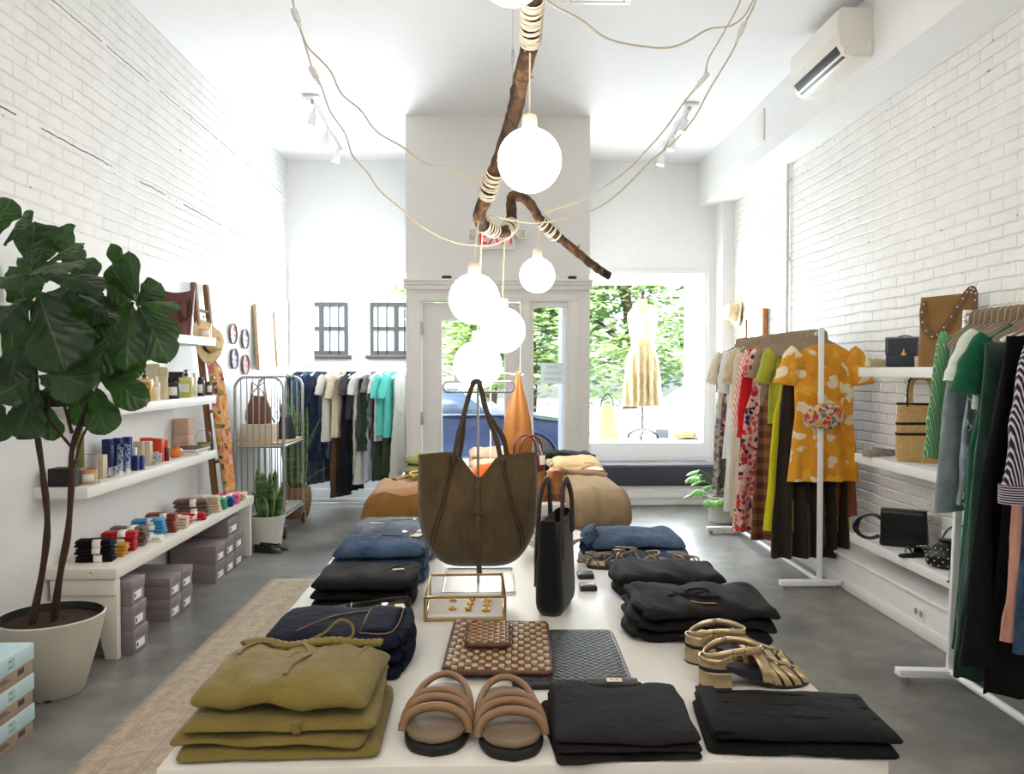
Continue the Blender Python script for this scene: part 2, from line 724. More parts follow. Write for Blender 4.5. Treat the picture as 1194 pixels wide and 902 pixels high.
def shop_window(name, x0, x1, mull):
    p = MB().span(x0, x1, YB + .15, 9.62, WB - .06, WB, .003)
    fr = MB().span(x0, x1, 9.55, 9.61, WB, WB + .05, .004).span(x0, x1, 9.55, 9.61, WT - .05, WT, .004)
    fr.span(x0, x0 + .05, 9.552, 9.608, WB + .051, WT - .051, .004).span(x1 - .05, x1, 9.552, 9.608, WB + .051, WT - .051, .004)
    for m in mull:
        fr.span(m - .02, m + .02, 9.55, 9.61, WB, WT, .004)
    o = struct(name, fr, WHITE)
    obj('sill', p, WHITE, o)
    obj('pane', MB().span(x0 + .04, x1 - .04, 9.575, 9.581, WB + .04, WT - .04), WINGLASS, o)
    rv = MB().span(x0 - .08, x0, YB + .15, 9.65, 0, WT + .1).span(x1, x1 + .08, YB + .15, 9.65, 0, WT + .1).span(x0 - .08, x1 + .08, YB + .15, 9.65, WT, WT + .1)
    rv.span(x0 - .08, x1 + .08, 9.58, 9.65, 0, WB - .06)
    obj('reveal', rv, WHITEWALL, o)
    return o


shop_window('window_1', WL0, WL1, [])
shop_window('window_2', WR0, WR1, [])

# entrance: boxed recess that stands into the shop
DX0, DX1, DT = -.636, .275, 2.085
SX0, SX1, SB, ST = .36, .71, .14, 2.085
vb = MB()
vb.span(VX0, DX0, VY, VY + .1, 0, ZC).span(DX1, SX0, VY, VY + .1, 0, ZC).span(SX1, VX1, VY, VY + .1, 0, ZC)
vb.span(DX0, DX1, VY, VY + .1, DT, ZC).span(SX0, SX1, VY, VY + .1, ST, ZC).span(SX0, SX1, VY, VY + .1, 0, SB)
vb.span(VX0, VX0 + .09, VY + .1, YB, 0, ZC).span(VX1 - .09, VX1, VY + .1, YB, 0, ZC)
vb.span(VX0 + .09, VX1 - .09, VY + .1, 9.65, 2.62, 2.72)
vb.span(VX0, VX0 + .09, YB + .15, 9.65, 0, 2.72).span(VX1 - .09, VX1, YB + .15, 9.65, 0, 2.72)
struct('wall_vestibule', vb, mat('entrance_white', (228, 226, 223), .6, var=.012))
ct = MB()
for (z0, z1, d) in ((2.265, 2.285, .085), (2.235, 2.265, .055), (2.19, 2.235, .03)):
    ct.span(VX0 - .02, VX1 + .02, VY - d, VY, z0, z1, .004)
struct('trim_3', ct, WHITE)
cs = MB()
for (x0, x1) in ((DX0 - .11, DX0 - .0), (DX1, SX0 - .0), (SX1, SX1 + .09)):
    cs.span(x0, x1, VY - .018, VY, 0, DT + .02, .004)
cs.span(DX0 - .11, SX1 + .09, VY - .019, VY, DT, DT + .07, .004)
cs.span(VX0, VX1, VY - .012, VY, 0, .16, .004)
struct('trim_4', cs, mat('casing_white', (230, 227, 223), .5, var=.015))

gx0, gx1, gb, gt = -.445, .13, .25, 1.915
dm = MB().span(DX0 + .012, gx0, VY + .02, VY + .065, .01, DT - .01, .003).span(gx1, DX1 - .01, VY + .02, VY + .065, .01, DT - .01, .003)
dm.span(gx0, gx1, VY + .02, VY + .065, .01, gb).span(gx0, gx1, VY + .02, VY + .065, gt, DT - .01)
door = struct('door_1', dm, mat('door_white', (226, 224, 222), .45, var=.015))
bd = MB()
for (x0, x1, z0, z1) in ((gx0 - .012, gx0 + .004, gb, gt), (gx1 - .004, gx1 + .012, gb, gt), (gx0 + .005, gx1 - .005, gb - .012, gb + .004), (gx0 + .005, gx1 - .005, gt - .004, gt + .012)):
    bd.span(x0, x1, VY + .012, VY + .03, z0, z1, .003)
obj('glazing_bead', bd, WHITE, door)
obj('pane', MB().span(gx0, gx1, VY + .04, VY + .046, gb, gt), WINGLASS, door)
for z in (1.84, 1.02, .25):
    obj('hinge', MB().box((DX0 + .006, VY + .012, z), (.028, .02, .11), .004).lathe([(.009, -.062), (.009, .062)], 10, M=Matrix.Translation((DX0 + .006, VY - .002, z))), STEEL, door)
obj('handle', MB().sweep(spline([(gx1 + .06, VY + .02, .98), (gx1 + .06, VY - .03, .99), (gx1 + .06, VY - .035, 1.1), (gx1 + .06, VY - .03, 1.21), (gx1 + .06, VY + .02, 1.22)], 4), .009, n=8), STEEL, door)
sl = MB()
for (x0, x1, z0, z1) in ((SX0, SX0 + .035, SB + .051, ST - .051), (SX1 - .035, SX1, SB + .051, ST - .051), (SX0, SX1, SB, SB + .05), (SX0, SX1, ST - .05, ST)):
    sl.span(x0, x1, VY + .01, VY + .06, z0, z1, .003)
sw = struct('window_3', sl, WHITE)
obj('pane', MB().span(SX0 + .02, SX1 - .02, VY + .04, VY + .046, SB + .03, ST - .03), WINGLASS, sw)

t_ = NT('thin_paper')
d_, tl_, mx_ = t_.n('ShaderNodeBsdfDiffuse'), t_.n('ShaderNodeBsdfTranslucent'), t_.n('ShaderNodeMixShader')
cp_ = t_.ramp(t_.noise(t_.coord(), 30), [(0, lin((238, 238, 238))), (1, lin((232, 232, 232)))])
t_.l(cp_, d_.inputs[0])
t_.l(cp_, tl_.inputs[0])
mx_.inputs[0].default_value = .88
t_.l(d_.outputs[0], mx_.inputs[1])
t_.l(tl_.outputs[0], mx_.inputs[2])
t_.l(mx_.outputs[0], t_.out.inputs[0])
SHEER = t_.m
# paper notice taped to the outside of the sidelight, read through its back
c = at(644, 435, VY + .05)
nt = thing('paper_notice', 'small white paper notice taped to the tall glass beside the door', 'sign', (c.x, VY + .049, c.z))
obj('sheet', MB().box((0, 0, 0), (.215, .0012, .19)), SHEER, nt)
for k, ln in enumerate(('PLEASE', 'NO FOOD', 'OR DRINK')):
    obj('lettering', text_mb(ln, .034, extr=.0003, M=Matrix.Translation((0, -.0012, .055 - .055 * k)) @ Matrix.Rotation(PI / 2, 4, 'X') @ Matrix.Scale(-1, 4, (1, 0, 0))), mat('faded_ink', (168, 166, 164), .8), nt)

# two small black sensors on the cornice
for px, py, s in ((521, 324, .085), (667, 326, .075)):
    p = at(px, py, VY - .03)
    o = obj('door_sensor', MB().box((0, 0, .014), (s, .04, .028), .008).sphere((s * .25, -.016, .014), .009), BLACKP, loc=(p.x, VY - .045, 2.285))
    tag(o, 'small black sensor lying on the cornice above the ' + ('door' if px < 600 else 'tall glass sidelight'), 'sensor')

# exit sign with two emergency lamp heads
c = at(580, 277, VY - .03)
ex = thing('exit_sign', 'white emergency exit sign with red letters and two lamp heads', 'sign', (c.x, VY - .001, c.z))
obj('housing', MB().box((0, -.03, 0), (.315, .06, .215), .008), WHITEGLOSS, ex)
obj('face', MB().box((0, -.061, .0), (.285, .003, .185), .001), mat('frosted_face', (222, 220, 221), .4, var=.02), ex)
obj('lettering', text_mb('EXIT', .185, extr=.002, M=Matrix.Translation((0, -.064, 0)) @ Matrix.Rotation(PI / 2, 4, 'X') @ Matrix.Diagonal((.9, 1.15, 1, 1))), lampmat('exit_red', (.9, .02, .05, 1), .9), ex)
for s in (-1, 1):
    h = obj('lamp_head', MB().box((s * .215, -.045, -.0 + .03), (.085, .075, .085), .014).box((s * .165, -.03, .03), (.03, .03, .03), .004), WHITEGLOSS, ex)
    m = MB()
    for i in range(3):
        for j in range(3):
            m.lathe([(.009, 0), (.0105, .004), (.004, .006)], 10, M=Matrix.Translation((s * .215 - .024 + .024 * i, -.082, .006 + .024 * j)) @ Matrix.Rotation(PI / 2, 4, 'X'))
    obj('lens', m, mat('lamp_lens', (196, 184, 150), .25), h)

# ---- air conditioner on the soffit face
ac = thing('air_conditioner', 'white split air conditioner mounted high on the soffit', 'air conditioner', (XS, 5.23, 3.37))
prof = [(0, 0), (-.12, 0), (-.17, .025), (-.205, .08), (-.215, .14), (-.21, .285), (-.19, .30), (0, .30)]
Mx = Matrix.Rotation(PI / 2, 4, 'X')
a = MB().prism(prof, -.39, .39, Mx, .006)
obj('casing', a, mat('aged_white_plastic', (232, 229, 220), .35, var=.015), ac)
Ml = Matrix.Translation((-.178, 0, .047)) @ Matrix.Rotation(R(52), 4, 'Y')
obj('air_outlet', MB().box((0, 0, 0), (.088, .68, .012), .003, M=Ml), mat('outlet_dark', (36, 35, 34), .5), ac)
for k in range(2):
    obj('louvre', MB().box((-.012 + .034 * k - .012, 0, .011), (.03, .66, .006), .002, M=Ml @ Matrix.Rotation(R(-14), 4, 'Y')), WHITEGLOSS, ac)
obj('front_panel', MB().box((-.2155, 0, .215), (.006, .76, .135), .003), mat('panel_white_plastic', (236, 233, 226), .3, var=.01), ac)
obj('end_cap', MB().box((-.09, -.393, .15), (.19, .008, .27), .003).box((-.022, -.399, .06), (.035, .008, .05), .003), mat('aged_white_plastic', (232, 229, 220)), ac)
obj('sticker', MB().box((-.075, .28, -.001), (.05, .09, .001)), PAPER, ac)

c = atx(885, 151, XS)
vt = thing('wall_vent', 'small white louvred vent grille on the soffit face', 'vent', (XS, c.y, c.z))
obj('frame', MB().box((-.006, 0, 0), (.012, .3, .27), .004), WHITE, vt)
m = MB()
for i in range(9):
    m.box((-.013, 0, -.1 + .025 * i), (.006, .26, .012), M=None)
obj('slats', m, WHITE, vt)

# square ceiling vent cut by the top of the picture
c = atz(694, 8, ZC)
cv = thing('ceiling_vent', 'white square ceiling vent cut by the top edge of the picture', 'vent', (c.x, c.y - .27, ZC))
obj('frame', MB().box((0, .19, -.008), (.42, .04, .016), .003).box((0, -.19, -.008), (.42, .04, .016), .003).box((-.19, 0, -.007), (.04, .34, .014), .003).box((.19, 0, -.007), (.04, .34, .014), .003), WHITEMETAL, cv)
for k in range(3):
    q = .15 - .045 * k
    obj('vane', MB().sweep([(-q, -q, -.012 - .006 * k), (q, -q, -.012 - .006 * k), (q, q, -.012 - .006 * k), (-q, q, -.012 - .006 * k)], .012, .003, up=(.0, .0, 1), n=6, closed=True), WHITEMETAL, cv)

# steel conduit on the brick
c = atx(917, 300, XR - .03)
cd = thing('conduit_pipe', 'white painted conduit pipe running down the brick wall', 'pipe', (XR - .022, c.y, .24))
obj('pipe', MB().lathe([(.014, 0), (.014, ZS - .24)], 12), mat('painted_pipe', (214, 212, 210), .45), cd)
for z in (.4, 1.3, 2.2, 2.9):
    obj('clip', MB().box((.005, 0, z), (.03, .06, .022), .004), mat('painted_pipe', (214, 212, 210)), cd)

# power outlet on the ledge face
c = atx(1072, 722, 2.37)
ot = thing('power_outlet', 'white double power outlet on the low ledge', 'outlet', (2.37, c.y, .125))
obj('cover_plate', MB().box((-.003, 0, 0), (.006, .115, .075), .003), WHITEGLOSS, ot)
for s in (-1, 1):
    m = MB().box((-.0066, s * .026, 0), (.002, .034, .034), .0005)
    for q in (-1, 1):
        m.box((-.008, s * .026 + q * .006, .004), (.0015, .003, .009))
    m.box((-.008, s * .026, -.01), (.0015, .005, .005))
    obj('socket', m, mat('socket_grey', (150, 148, 144), .5), ot)

# ---- ceiling track lights
SPOTMAT = lampmat('spot_lamp', (1, .95, .88, 1), 160)


def track_light(px0, py0, px1, py1, label):
    a, b = atz(px0, py0, ZC), atz(px1, py1, ZC)
    d = (b - a)
    t = thing('track_light', label, 'spotlight', (a.x, a.y, ZC))
    L = d.length
    u = d.normalized()
    obj('canopy', MB().box((0, 0, -.012), (.14, .14, .024), .006), WHITEMETAL, t)
    obj('bar', MB().sweep([(0, 0, -.05), u * L + V((0, 0, -.05))], .011, n=8).sweep([(0, 0, -.02), (0, 0, -.06)], .012, n=8), STEEL, t)
    for k in range(3):
        q = u * (L * (.08 + .42 * k)) + V((0, 0, -.05))
        tilt = Matrix.Translation(q) @ Matrix.Rotation(R(14), 4, 'Y')
        h = obj('spot_head', MB().lathe([(.01, -.005), (.012, -.04), (.028, -.05), (.036, -.13), (.04, -.165), (.034, -.165), (.03, -.14)], 16, M=tilt), WHITEMETAL, t)
        obj('lamp', MB().lathe([(.0, -.152), (.03, -.152), (.033, -.156)], 14, M=tilt), SPOTMAT, h)
    return t


track_light(364, 113, 398, 168, 'three-headed white track light on the ceiling towards the shelved wall')
track_light(804, 122, 772, 172, 'three-headed white track light on the ceiling near the soffit')

# ================================================================== OUTSIDE
struct('sidewalk', MB().span(-14, 16, 9.66, 12.2, -.2, -.05), mat('sidewalk_concrete', (176, 172, 166), .9))
struct('street', MB().span(-30, 34, 12.2, 45, -.35, -.2), mat('asphalt', (120, 120, 122), .9))
# ================================================================== CLOTH AND SHOE BUILDERS
rnd = random.Random(7)


def folded_mb(w, d, h, layers=2, seed=0.0, amp=.004, dome=.003, backfn=None, skew=0.0, gather=0.0, nx=26, m=30):
    """a folded garment: soft slabs one over another, thick round fold at the front (-y)"""
    rg = random.Random(int(seed * 977) + 3)
    mb = MB()
    t = h / layers
    for k in range(layers):
        wk, dk = w * (1 - .05 * rg.random() * (k > 0)), d * (1 - .05 * rg.random())
        ox, oy = (rg.random() - .5) * .008, -(d - dk) / 2 + (rg.random() - .5) * .004
        rings = []
        rd = min(t * .75, wk * .2)
        q_ = rd / (wk / 2)
        xs = [-1, -1 + .08 * q_, -1 + .3 * q_, -1 + .62 * q_] + [(-1 + q_) + (2 - 2 * q_) * i / nx for i in range(nx + 1)] + [1 - .62 * q_, 1 - .3 * q_, 1 - .08 * q_, 1]
        for xi in xs:
            g_ = max(0, (abs(xi) - (1 - q_)) / q_)
            e = max(.1, max(0, 1 - g_ * g_) ** .5)
            ring = []
            for j in range(m):
                th = 2 * PI * j / m
                c, s = cos(th), sin(th)
                y = dk / 2 * math.copysign(abs(c) ** .45, c)
                z = (.72 * t * abs(s) ** .8 if s > 0 else -.34 * t * abs(s) ** .8) * e
                x = xi * wk / 2
                y *= lerp(.88, 1, e)
                if backfn:
                    y = -dk / 2 + (y + dk / 2) / dk * (backfn(x) + dk / 2)
                q = (k + 1) / layers
                wv = amp * q * nz(x * 11 + seed, y * 6, seed) + amp * .55 * nz(x * 30 + seed, y * 17, seed + 5)
                wv += amp * .5 * q * nz((x + y) * 18, seed, 3)
                if gather and k == layers - 1 and s > 0:
                    wv += gather * max(0, (y + d * .1) / (d * .6)) * nz(x * 55 + .15 * y * 40, seed, 7)
                z2 = t * (k + .34) + z + wv + dome * q * (1 - xi * xi) * (1 - (2 * y / d) ** 2)
                x2 = x + ox + skew * y + .006 * nz(y * 12, k * 3.1, seed) * abs(xi) ** 2
                y2 = y + oy + .008 * nz(x * 9, k * 2.3, seed + 2)
                ring.append((x2, y2, max(z2, .0006)))
            rings.append(ring)
        mb.loft(rings)
    return mb


def surf_z(w, d, h, layers, seed, amp, dome=.003):
    """height of the top of such a garment at x, y"""
    def f(x, y):
        wv = amp * nz(x * 11 + seed, y * 6, seed) + amp * .55 * nz(x * 30 + seed, y * 17, seed + 5) + amp * .5 * nz((x + y) * 18, seed, 3)
        return h + wv + dome * (1 - (2 * x / w) ** 2) * (1 - (2 * y / d) ** 2)
    return f


def bend(mb, y0, r, drop):
    """let the part beyond y < y0 hang down over an edge"""
    def f(p):
        if p.y >= y0:
            return p
        s = y0 - p.y
        a = min(s / r, PI / 2)
        zt = p.z
        q = V((p.x, y0 - (r + zt) * sin(a), (r + zt) * cos(a) - r))
        if s > r * PI / 2:
            q.z -= (s - r * PI / 2)
        return q
    return mb.move(f)


FOOT = [(0, 0), (.02, .38), (.06, .66), (.14, .9), (.25, 1.0), (.38, .97), (.55, .83), (.72, .77), (.86, .74), (.94, .58), (.98, .36), (1, 0)]


def foot_outline(L, W, n=18, s=1.0, toe=None):
    tab = toe or FOOT
    o = []
    for i in range(2 * n):
        a = PI * i / n
        t = (1 - cos(a)) / 2
        hw = W / 2 * interp(tab, t) * s
        o.append((hw if a < PI else -hw, (-L / 2 + L * t) * s))
    o2 = []
    for p in o:
        if not o2 or (abs(p[0] - o2[-1][0]) + abs(p[1] - o2[-1][1])) > 1e-5:
            o2.append(p)
    return o2


def hwid(t, W):
    return W / 2 * interp(FOOT, t)


POINTY = [(0, 0), (.02, .22), (.08, .5), (.16, .76), (.27, .98), (.38, 1.0), (.55, .83), (.72, .77), (.86, .74), (.94, .58), (.98, .36), (1, 0)]


def shoe_mb(L, W, htoe, hheel, open0=.36, ow=.66, shaft=0.0, tab=None, n=32, sole=.006, lift=0.0):
    """closed-toe shoe shell, toe at -y, opening towards the heel; shaft adds a boot leg"""
    tab = tab or FOOT

    def ring(fx):
        out = []
        for i in range(n):
            a = 2 * PI * i / n
            t = (1 - cos(a)) / 2
            sg = 1 if a < PI else -1
            out.append(fx(t, sg, abs(sin(a))))
        return out

    def lf(y):
        u = (y + L / 2) / L
        return lift * max(0, (u - .35) / .65) ** 1.3

    def sole_pt(s, z):
        def f(t, sg, sa):
            hw = W / 2 * interp(tab, t) * s
            y = (-L / 2 + L * t) * (1 - (1 - s) * .5)
            return (sg * hw, y, z + lf(y))
        return f

    def op(s, dz, back=0.0):
        def f(t, sg, sa):
            t2 = lerp(open0, .975, t)
            hw = W / 2 * interp(tab, t2) * ow * sa ** .6 * s
            y = -L / 2 + L * (lerp(.5 * (open0 + .975), t2, s))
            return (sg * hw, y, lerp(htoe, hheel, t ** 1.2) + dz + lf(y))
        return f

    def mid(q, zf):
        a, b = sole_pt(1.0, sole), op(1.0, 0)

        def f(t, sg, sa):
            p, r = a(t, sg, sa), b(t, sg, sa)
            return (lerp(p[0], r[0], q), lerp(p[1], r[1], q), lerp(p[2], r[2], zf))
        return f
    rings = [ring(sole_pt(.95, 0)), ring(sole_pt(1.0, 0)), ring(sole_pt(1.0, sole)), ring(sole_pt(.97, sole + .001)), ring(mid(.06, .42)), ring(mid(.25, .74)), ring(mid(.6, .93)), ring(op(1.0, 0))]
    if shaft:
        for k in range(1, 6):
            rings.append(ring(op(1.0 + .04 * k / 5, shaft * k / 5)))
        rings.append(ring(op(.96, shaft)))
        rings.append(ring(op(.9, shaft * .4)))
    rings += [ring(op(.95, -.003)), ring(sole_pt(.82, sole + .005))]
    return MB().loft(rings)


# ================================================================== DISPLAY TABLES
TZ = .82
TX0, TX1 = -.545, .664
TWHITE = mat('table_white', (210, 207, 200), .38, var=.015, vs=3)


def make_table(y0, y1, label):
    cx, cy = (TX0 + TX1) / 2, (y0 + y1) / 2
    w, d = TX1 - TX0, y1 - y0
    t = thing('display_table', label, 'table', (cx, cy, 0))
    obj('table_top', MB().box((0, 0, TZ - .03), (w, d, .06), .004), TWHITE, t)
    ap = MB()
    for s in (-1, 1):
        ap.box((s * (w / 2 - .09), 0, TZ - .11), (.022, d - .2, .1), .002).box((0, s * (d / 2 - .09), TZ - .11), (w - .2, .022, .1), .002)
    obj('apron', ap, TWHITE, t)
    for sx in (-1, 1):
        for sy in (-1, 1):
            obj('leg', MB().box((sx * (w / 2 - .09), sy * (d / 2 - .25), (TZ - .06) / 2 + .0065), (.07, .07, TZ - .074), .004), TWHITE, t)
    obj('lower_shelf', MB().box((0, 0, .3), (w - .2, d - .45, .03), .003), TWHITE, t)
    return t


make_table(1.297, 3.2, 'long white display table covered in folded clothes, bags and sandals')
make_table(3.83, 5.75, 'white display table behind the big suede bag, holding boots and knitwear')

# ------------------------------------------------------------------ folded garments on the near table
OLIVE = cloth('olive_linen', (113, 98, 45), .13)
NAVY = denim('dark_indigo_denim', (8, 11, 24), (15, 20, 40))
BLACKD = cloth('black_denim', (11, 11, 12), .15, sheen=0)
BLUED = denim('mid_blue_denim', (31, 44, 66), (74, 95, 122))
GREYD = denim('washed_grey_denim', (74, 84, 96), (132, 144, 155))
BLACKC = cloth('black_cotton', (15, 13, 14), .2, sheen=0)
BLACKT = cloth('charcoal_black_jersey', (24, 22, 23), .12, sheen=0)
BLACKL = cloth('black_linen', (9, 9, 10), .2, sheen=0)
STITCH = mat('gold_stitching', (140, 104, 56), .6)
TAGM = mat('cream_label', (222, 212, 190), .8, var=.06, vs=60)


def garment(name, label, cat, m, x, y, z, w, d, h, layers, seed, rz=0.0, amp=.004, group=None, **k):
    o = thing(name, label, cat, (x, y, z), rz, group)
    obj('cloth', folded_mb(w, d, h, layers, seed, amp, **k), m, o)
    return o


def topline(f, pts, lift=.0015, k=5):
    return spline([V((x, y, f(x, y) + lift)) for x, y in pts], k)


# olive drawstring trousers, four in a stack
ox, oy, z = -.362, 1.462, TZ
spec = [(.335, .30, .020, 0.03, 'bottom of the stack, on the tabletop'), (.325, .29, .019, -.02, 'second from the bottom of the stack'), (.32, .285, .022, .035, 'just under the top pair')]
for i, (w, d, h, rz, wh) in enumerate(spec):
    g = garment('folded_trousers', 'folded olive green trousers, ' + wh, 'trousers', OLIVE, ox + (.004, -.006, .004)[i], oy + (0, .0, .004)[i], z, w, d, h, 1, 1.3 + i * 2.1, rz, .0035, 'olive trousers')
    if i == 2:
        obj('belt_loop', MB().box((.03, -.146, .013), (.014, .006, .022), .002), OLIVE, g)
    z += h + .0015
f = surf_z(.30, .27, .036, 1, 8.8, .012, .012)
g = garment('folded_trousers', 'folded olive green trousers with a loose drawstring, topmost of the stack', 'trousers', OLIVE, ox + .004, oy + .012, z, .30, .27, .036, 1, 8.8, -.03, .012, 'olive trousers', dome=.012, gather=.012)
wb = MB()
wp = topline(f, [(-.13, .095), (-.1, .118), (-.05, .108), (0, .096), (.05, .098), (.1, .112), (.135, .128)], .001, 7)
gath = []
for i, p in enumerate(wp):
    gath.append(p + V((0, .001 * (i % 2), .0016 * (i % 2) + .001)))
wb.sweep(gath, .013, .007, up=(0, 0, 1), n=10)
obj('waistband', wb, OLIVE, g)
st = MB()
st.sweep(topline(f, [(-.02, .1), (.0, .07), (.016, .03), (.014, -.01), (.0, -.05), (.002, -.085)], .004), .0045, .0016, up=(0, 0, 1), n=8)
st.sweep(topline(f, [(-.02, .1), (-.06, .11), (-.1, .1), (-.122, .06), (-.118, .03)], .004), .0045, .0016, up=(0, 0, 1), n=8)
lp = [V((-.01, .1, f(-.01, .1) + .004)), V((.02, .125, .055)), V((.05, .135, .078)), V((.075, .13, .07)), V((.078, .115, .052)), V((.055, .105, .046))]
st.sweep(spline(lp, 6), .0028, n=8)
obj('drawstring', st, OLIVE, g)
obj('pocket_welt', MB().sweep(topline(f, [(.112, .09), (.108, .05), (.1, .0), (.085, -.04)]), .004, .0015, up=(0, 0, 1), n=8), OLIVE, g)
obj('seam', MB().sweep(topline(f, [(.0, .09), (-.02, .03), (-.05, -.03), (-.06, -.09)], .0005), .0015, .001, up=(0, 0, 1), n=6), OLIVE, g)


def jeans_stack(n, label, m, x, y, w, d, ht, seed, group, top, rz=0.0, stitch=None):
    z = TZ
    h = ht / n
    for i in range(n):
        last = i == n - 1
        place = ('topmost' if last else 'lowest' if i == 0 else 'middle pair of the stack')
        g = garment('folded_jeans', f'{label}, {place}', 'jeans', m, x + rnd.uniform(-.006, .006), y + rnd.uniform(-.004, .004), z, w * rnd.uniform(.94, 1), d, h, 1, seed + i * 1.7, rz + rnd.uniform(-.04, .04), .004, group)
        # rolled waistband end with belt loops shows at the side
        e = MB()
        e.sweep(spline([(w * .44, -d * .36, h * .45), (w * .475, -d * .1, h * .5), (w * .47, d * .16, h * .5), (w * .44, d * .38, h * .45)], 5), h * .42, .018, up=(1, 0, 0), n=10, e=.7)
        obj('waistband', e, m, g)
        for yy in (-.18, .2):
            obj('belt_loop', MB().box((w * .495, d * yy, h * .5), (.008, .012, h * .85), .002), m, g)
        if last:
            f = surf_z(w, d, h, 2, seed + i * 1.7, .004)
            top(g, f, w, d, h, m)
        z += h + .001
    return z


def top_navy(g, f, w, d, h, m):
    bp = MB().sweep(topline(f, [(w * .2, -d * .34), (w * .2, d * .3), (w * .36, d * .34), (w * .43, d * .3), (w * .42, -d * .34), (w * .2, -d * .36)], .002), .0012, n=6)
    bp.sweep(topline(f, [(-w * .25, -d * .3), (-w * .05, d * .02), (w * .18, d * .22)], .0015), .0012, n=6)
    obj('stitching', bp, STITCH, g)
    obj('fly', MB().grid(lambda u, v: V((lerp(w * .2, w * .42, u), lerp(-d * .34, d * .3, v), f(lerp(w * .2, w * .42, u), lerp(-d * .34, d * .3, v)) + .003)), 6, 8), m, g, solid=.003)
    obj('button', MB().lathe([(.0, .004), (.008, .004), (.0095, .001), (.0095, -.002), (0, -.002)], 16, M=Matrix.Translation((w * .28, d * .36, f(w * .28, d * .36) + .003))), CHROME, g)
    obj('size_tag', MB().box((w * .40, d * .33, f(w * .40, d * .33) + .004), (.022, .03, .0015), rz=.3), TAGM, g)
    obj('side_tag', MB().box((w * .51, d * .08, h * .2), (.002, .02, .03), .0005), TAGM, g)


def top_black(g, f, w, d, h, m):
    obj('stitching', MB().sweep(topline(f, [(w * .16, -d * .2), (w * .27, d * .05), (w * .42, d * .3)], .0015), .0013, n=6), mat('black_thread', (40, 40, 41), .7), g)
    obj('size_tag', MB().box((w * .33, -d * .05, f(w * .33, -d * .05) + .003), (.032, .010, .0015), rz=.25), TAGM, g)


def top_blue(g, f, w, d, h, m):
    obj('button', MB().lathe([(.0, .004), (.008, .004), (.0095, .001), (.0095, -.002), (0, -.002)], 16, M=Matrix.Translation((w * .22, d * .4, f(w * .22, d * .4) + .003))), CHROME, g)
    obj('size_tag', MB().box((w * .38, d * .15, f(w * .38, d * .15) + .006), (.03, .05, .0015), rz=-.35).box((w * .42, d * .38, f(w * .4, d * .38) + .006), (.03, .04, .0015), rz=-.2), TAGM, g)
    b = MB().sweep(topline(f, [(-w * .02, d * .02), (w * .0, d * .12), (w * .1, d * .16), (w * .2, d * .1)], .003), .003, .0015, up=(0, 0, 1), n=8)
    obj('pocket_edge', b, m, g)
    obj('stitching', MB().sweep(topline(f, [(w * .05, -d * .25), (w * .25, -d * .1), (w * .42, -d * .05)], .0015), .0012, n=6).sweep(topline(f, [(w * .3, d * .4), (w * .3, d * .05), (w * .4, -d * .3)], .0015), .0012, n=6), STITCH, g)


def top_grey(g, f, w, d, h, m):
    obj('fly', MB().sweep(topline(f, [(-w * .25, -d * .1), (w * .0, -d * .02), (w * .2, d * .05)], .004), .012, .003, up=(0, 0, 1), n=8), m, g)
    obj('button', MB().lathe([(.0, .004), (.007, .004), (.0085, -.002), (0, -.002)], 14, M=Matrix.Translation((w * .25, 0, f(w * .25, 0) + .004))), CHROME, g)
    obj('size_tag', MB().box((-w * .16, -d * .22, f(-w * .16, -d * .22) + .003), (.07, .012, .0015), rz=.02), TAGM, g)


jeans_stack(3, 'folded dark indigo jeans behind the olive trousers', NAVY, -.335, 1.80, .31, .275, .082, 3.3, 'dark indigo jeans', top_navy, .02)
jeans_stack(3, 'folded black jeans behind the indigo stack', BLACKD, -.352, 2.235, .27, .235, .086, 6.1, 'black jeans', top_black, .0)
jeans_stack(3, 'folded mid blue jeans behind the black jeans', BLUED, -.342, 2.50, .285, .24, .115, 4.6, 'blue jeans', top_blue, .03)
jeans_stack(2, 'folded washed grey jeans at the far corner of the near table', GREYD, -.335, 2.80, .28, .235, .115, 9.4, 'grey jeans', top_grey, -.03)

# black leather flat between two stacks
sh = thing('leather_flat', 'black leather flat shoe wedged between the navy and black jeans', 'shoe', (-.335, 2.03, TZ), R(-84))
obj('upper', shoe_mb(.265, .088, .045, .066, .34, .74), mat('black_leather', (24, 23, 22), .32, var=.1, bump=.1), sh)
obj('insole', MB().prism(foot_outline(.25, .075, s=.92), .026, .030), mat('nude_insole', (206, 178, 150), .6), sh)
obj('vamp_stitching', MB().sweep([(x * .7, -.02 + .0 * x, .05) for x in (-.03, -.01, .01, .03)], .0012, n=6), mat('white_thread', (190, 186, 178), .7), sh)

# ---- right hand side of the near table
XR_ = .49
f = None
for i in range(2):
    g = garment('folded_jeans', 'folded blue jeans lying lengthwise near the bowl, ' + ('lower pair' if i == 0 else 'upper pair with a bunched waist'), 'jeans', BLUED, .505, 2.80 + .01 * i, TZ + i * .036, .35 - .03 * i, .30 - .02 * i, .034, 1, 12.2 + i, R(-4 + 5 * i), .006, 'blue jeans by the bowl', dome=.004)
    w = MB()
    for q in range(3):
        w.sweep(spline([(-.165 + .012 * q, -.1 + .02 * q, .012 + .008 * q), (-.178 + .01 * q, -.04, .03 + .006 * q), (-.165 + .012 * q, .03, .036 + .008 * q), (-.172 + .012 * q, .1, .018 + .004 * q)], 6), .009, .016, up=(1, 0, .4), n=8, e=.8)
    obj('waistband', w, BLUED, g)
    for yy in (-.05, .05):
        obj('belt_loop', MB().box((-.175, yy, .03), (.008, .014, .034), .002), BLUED, g)

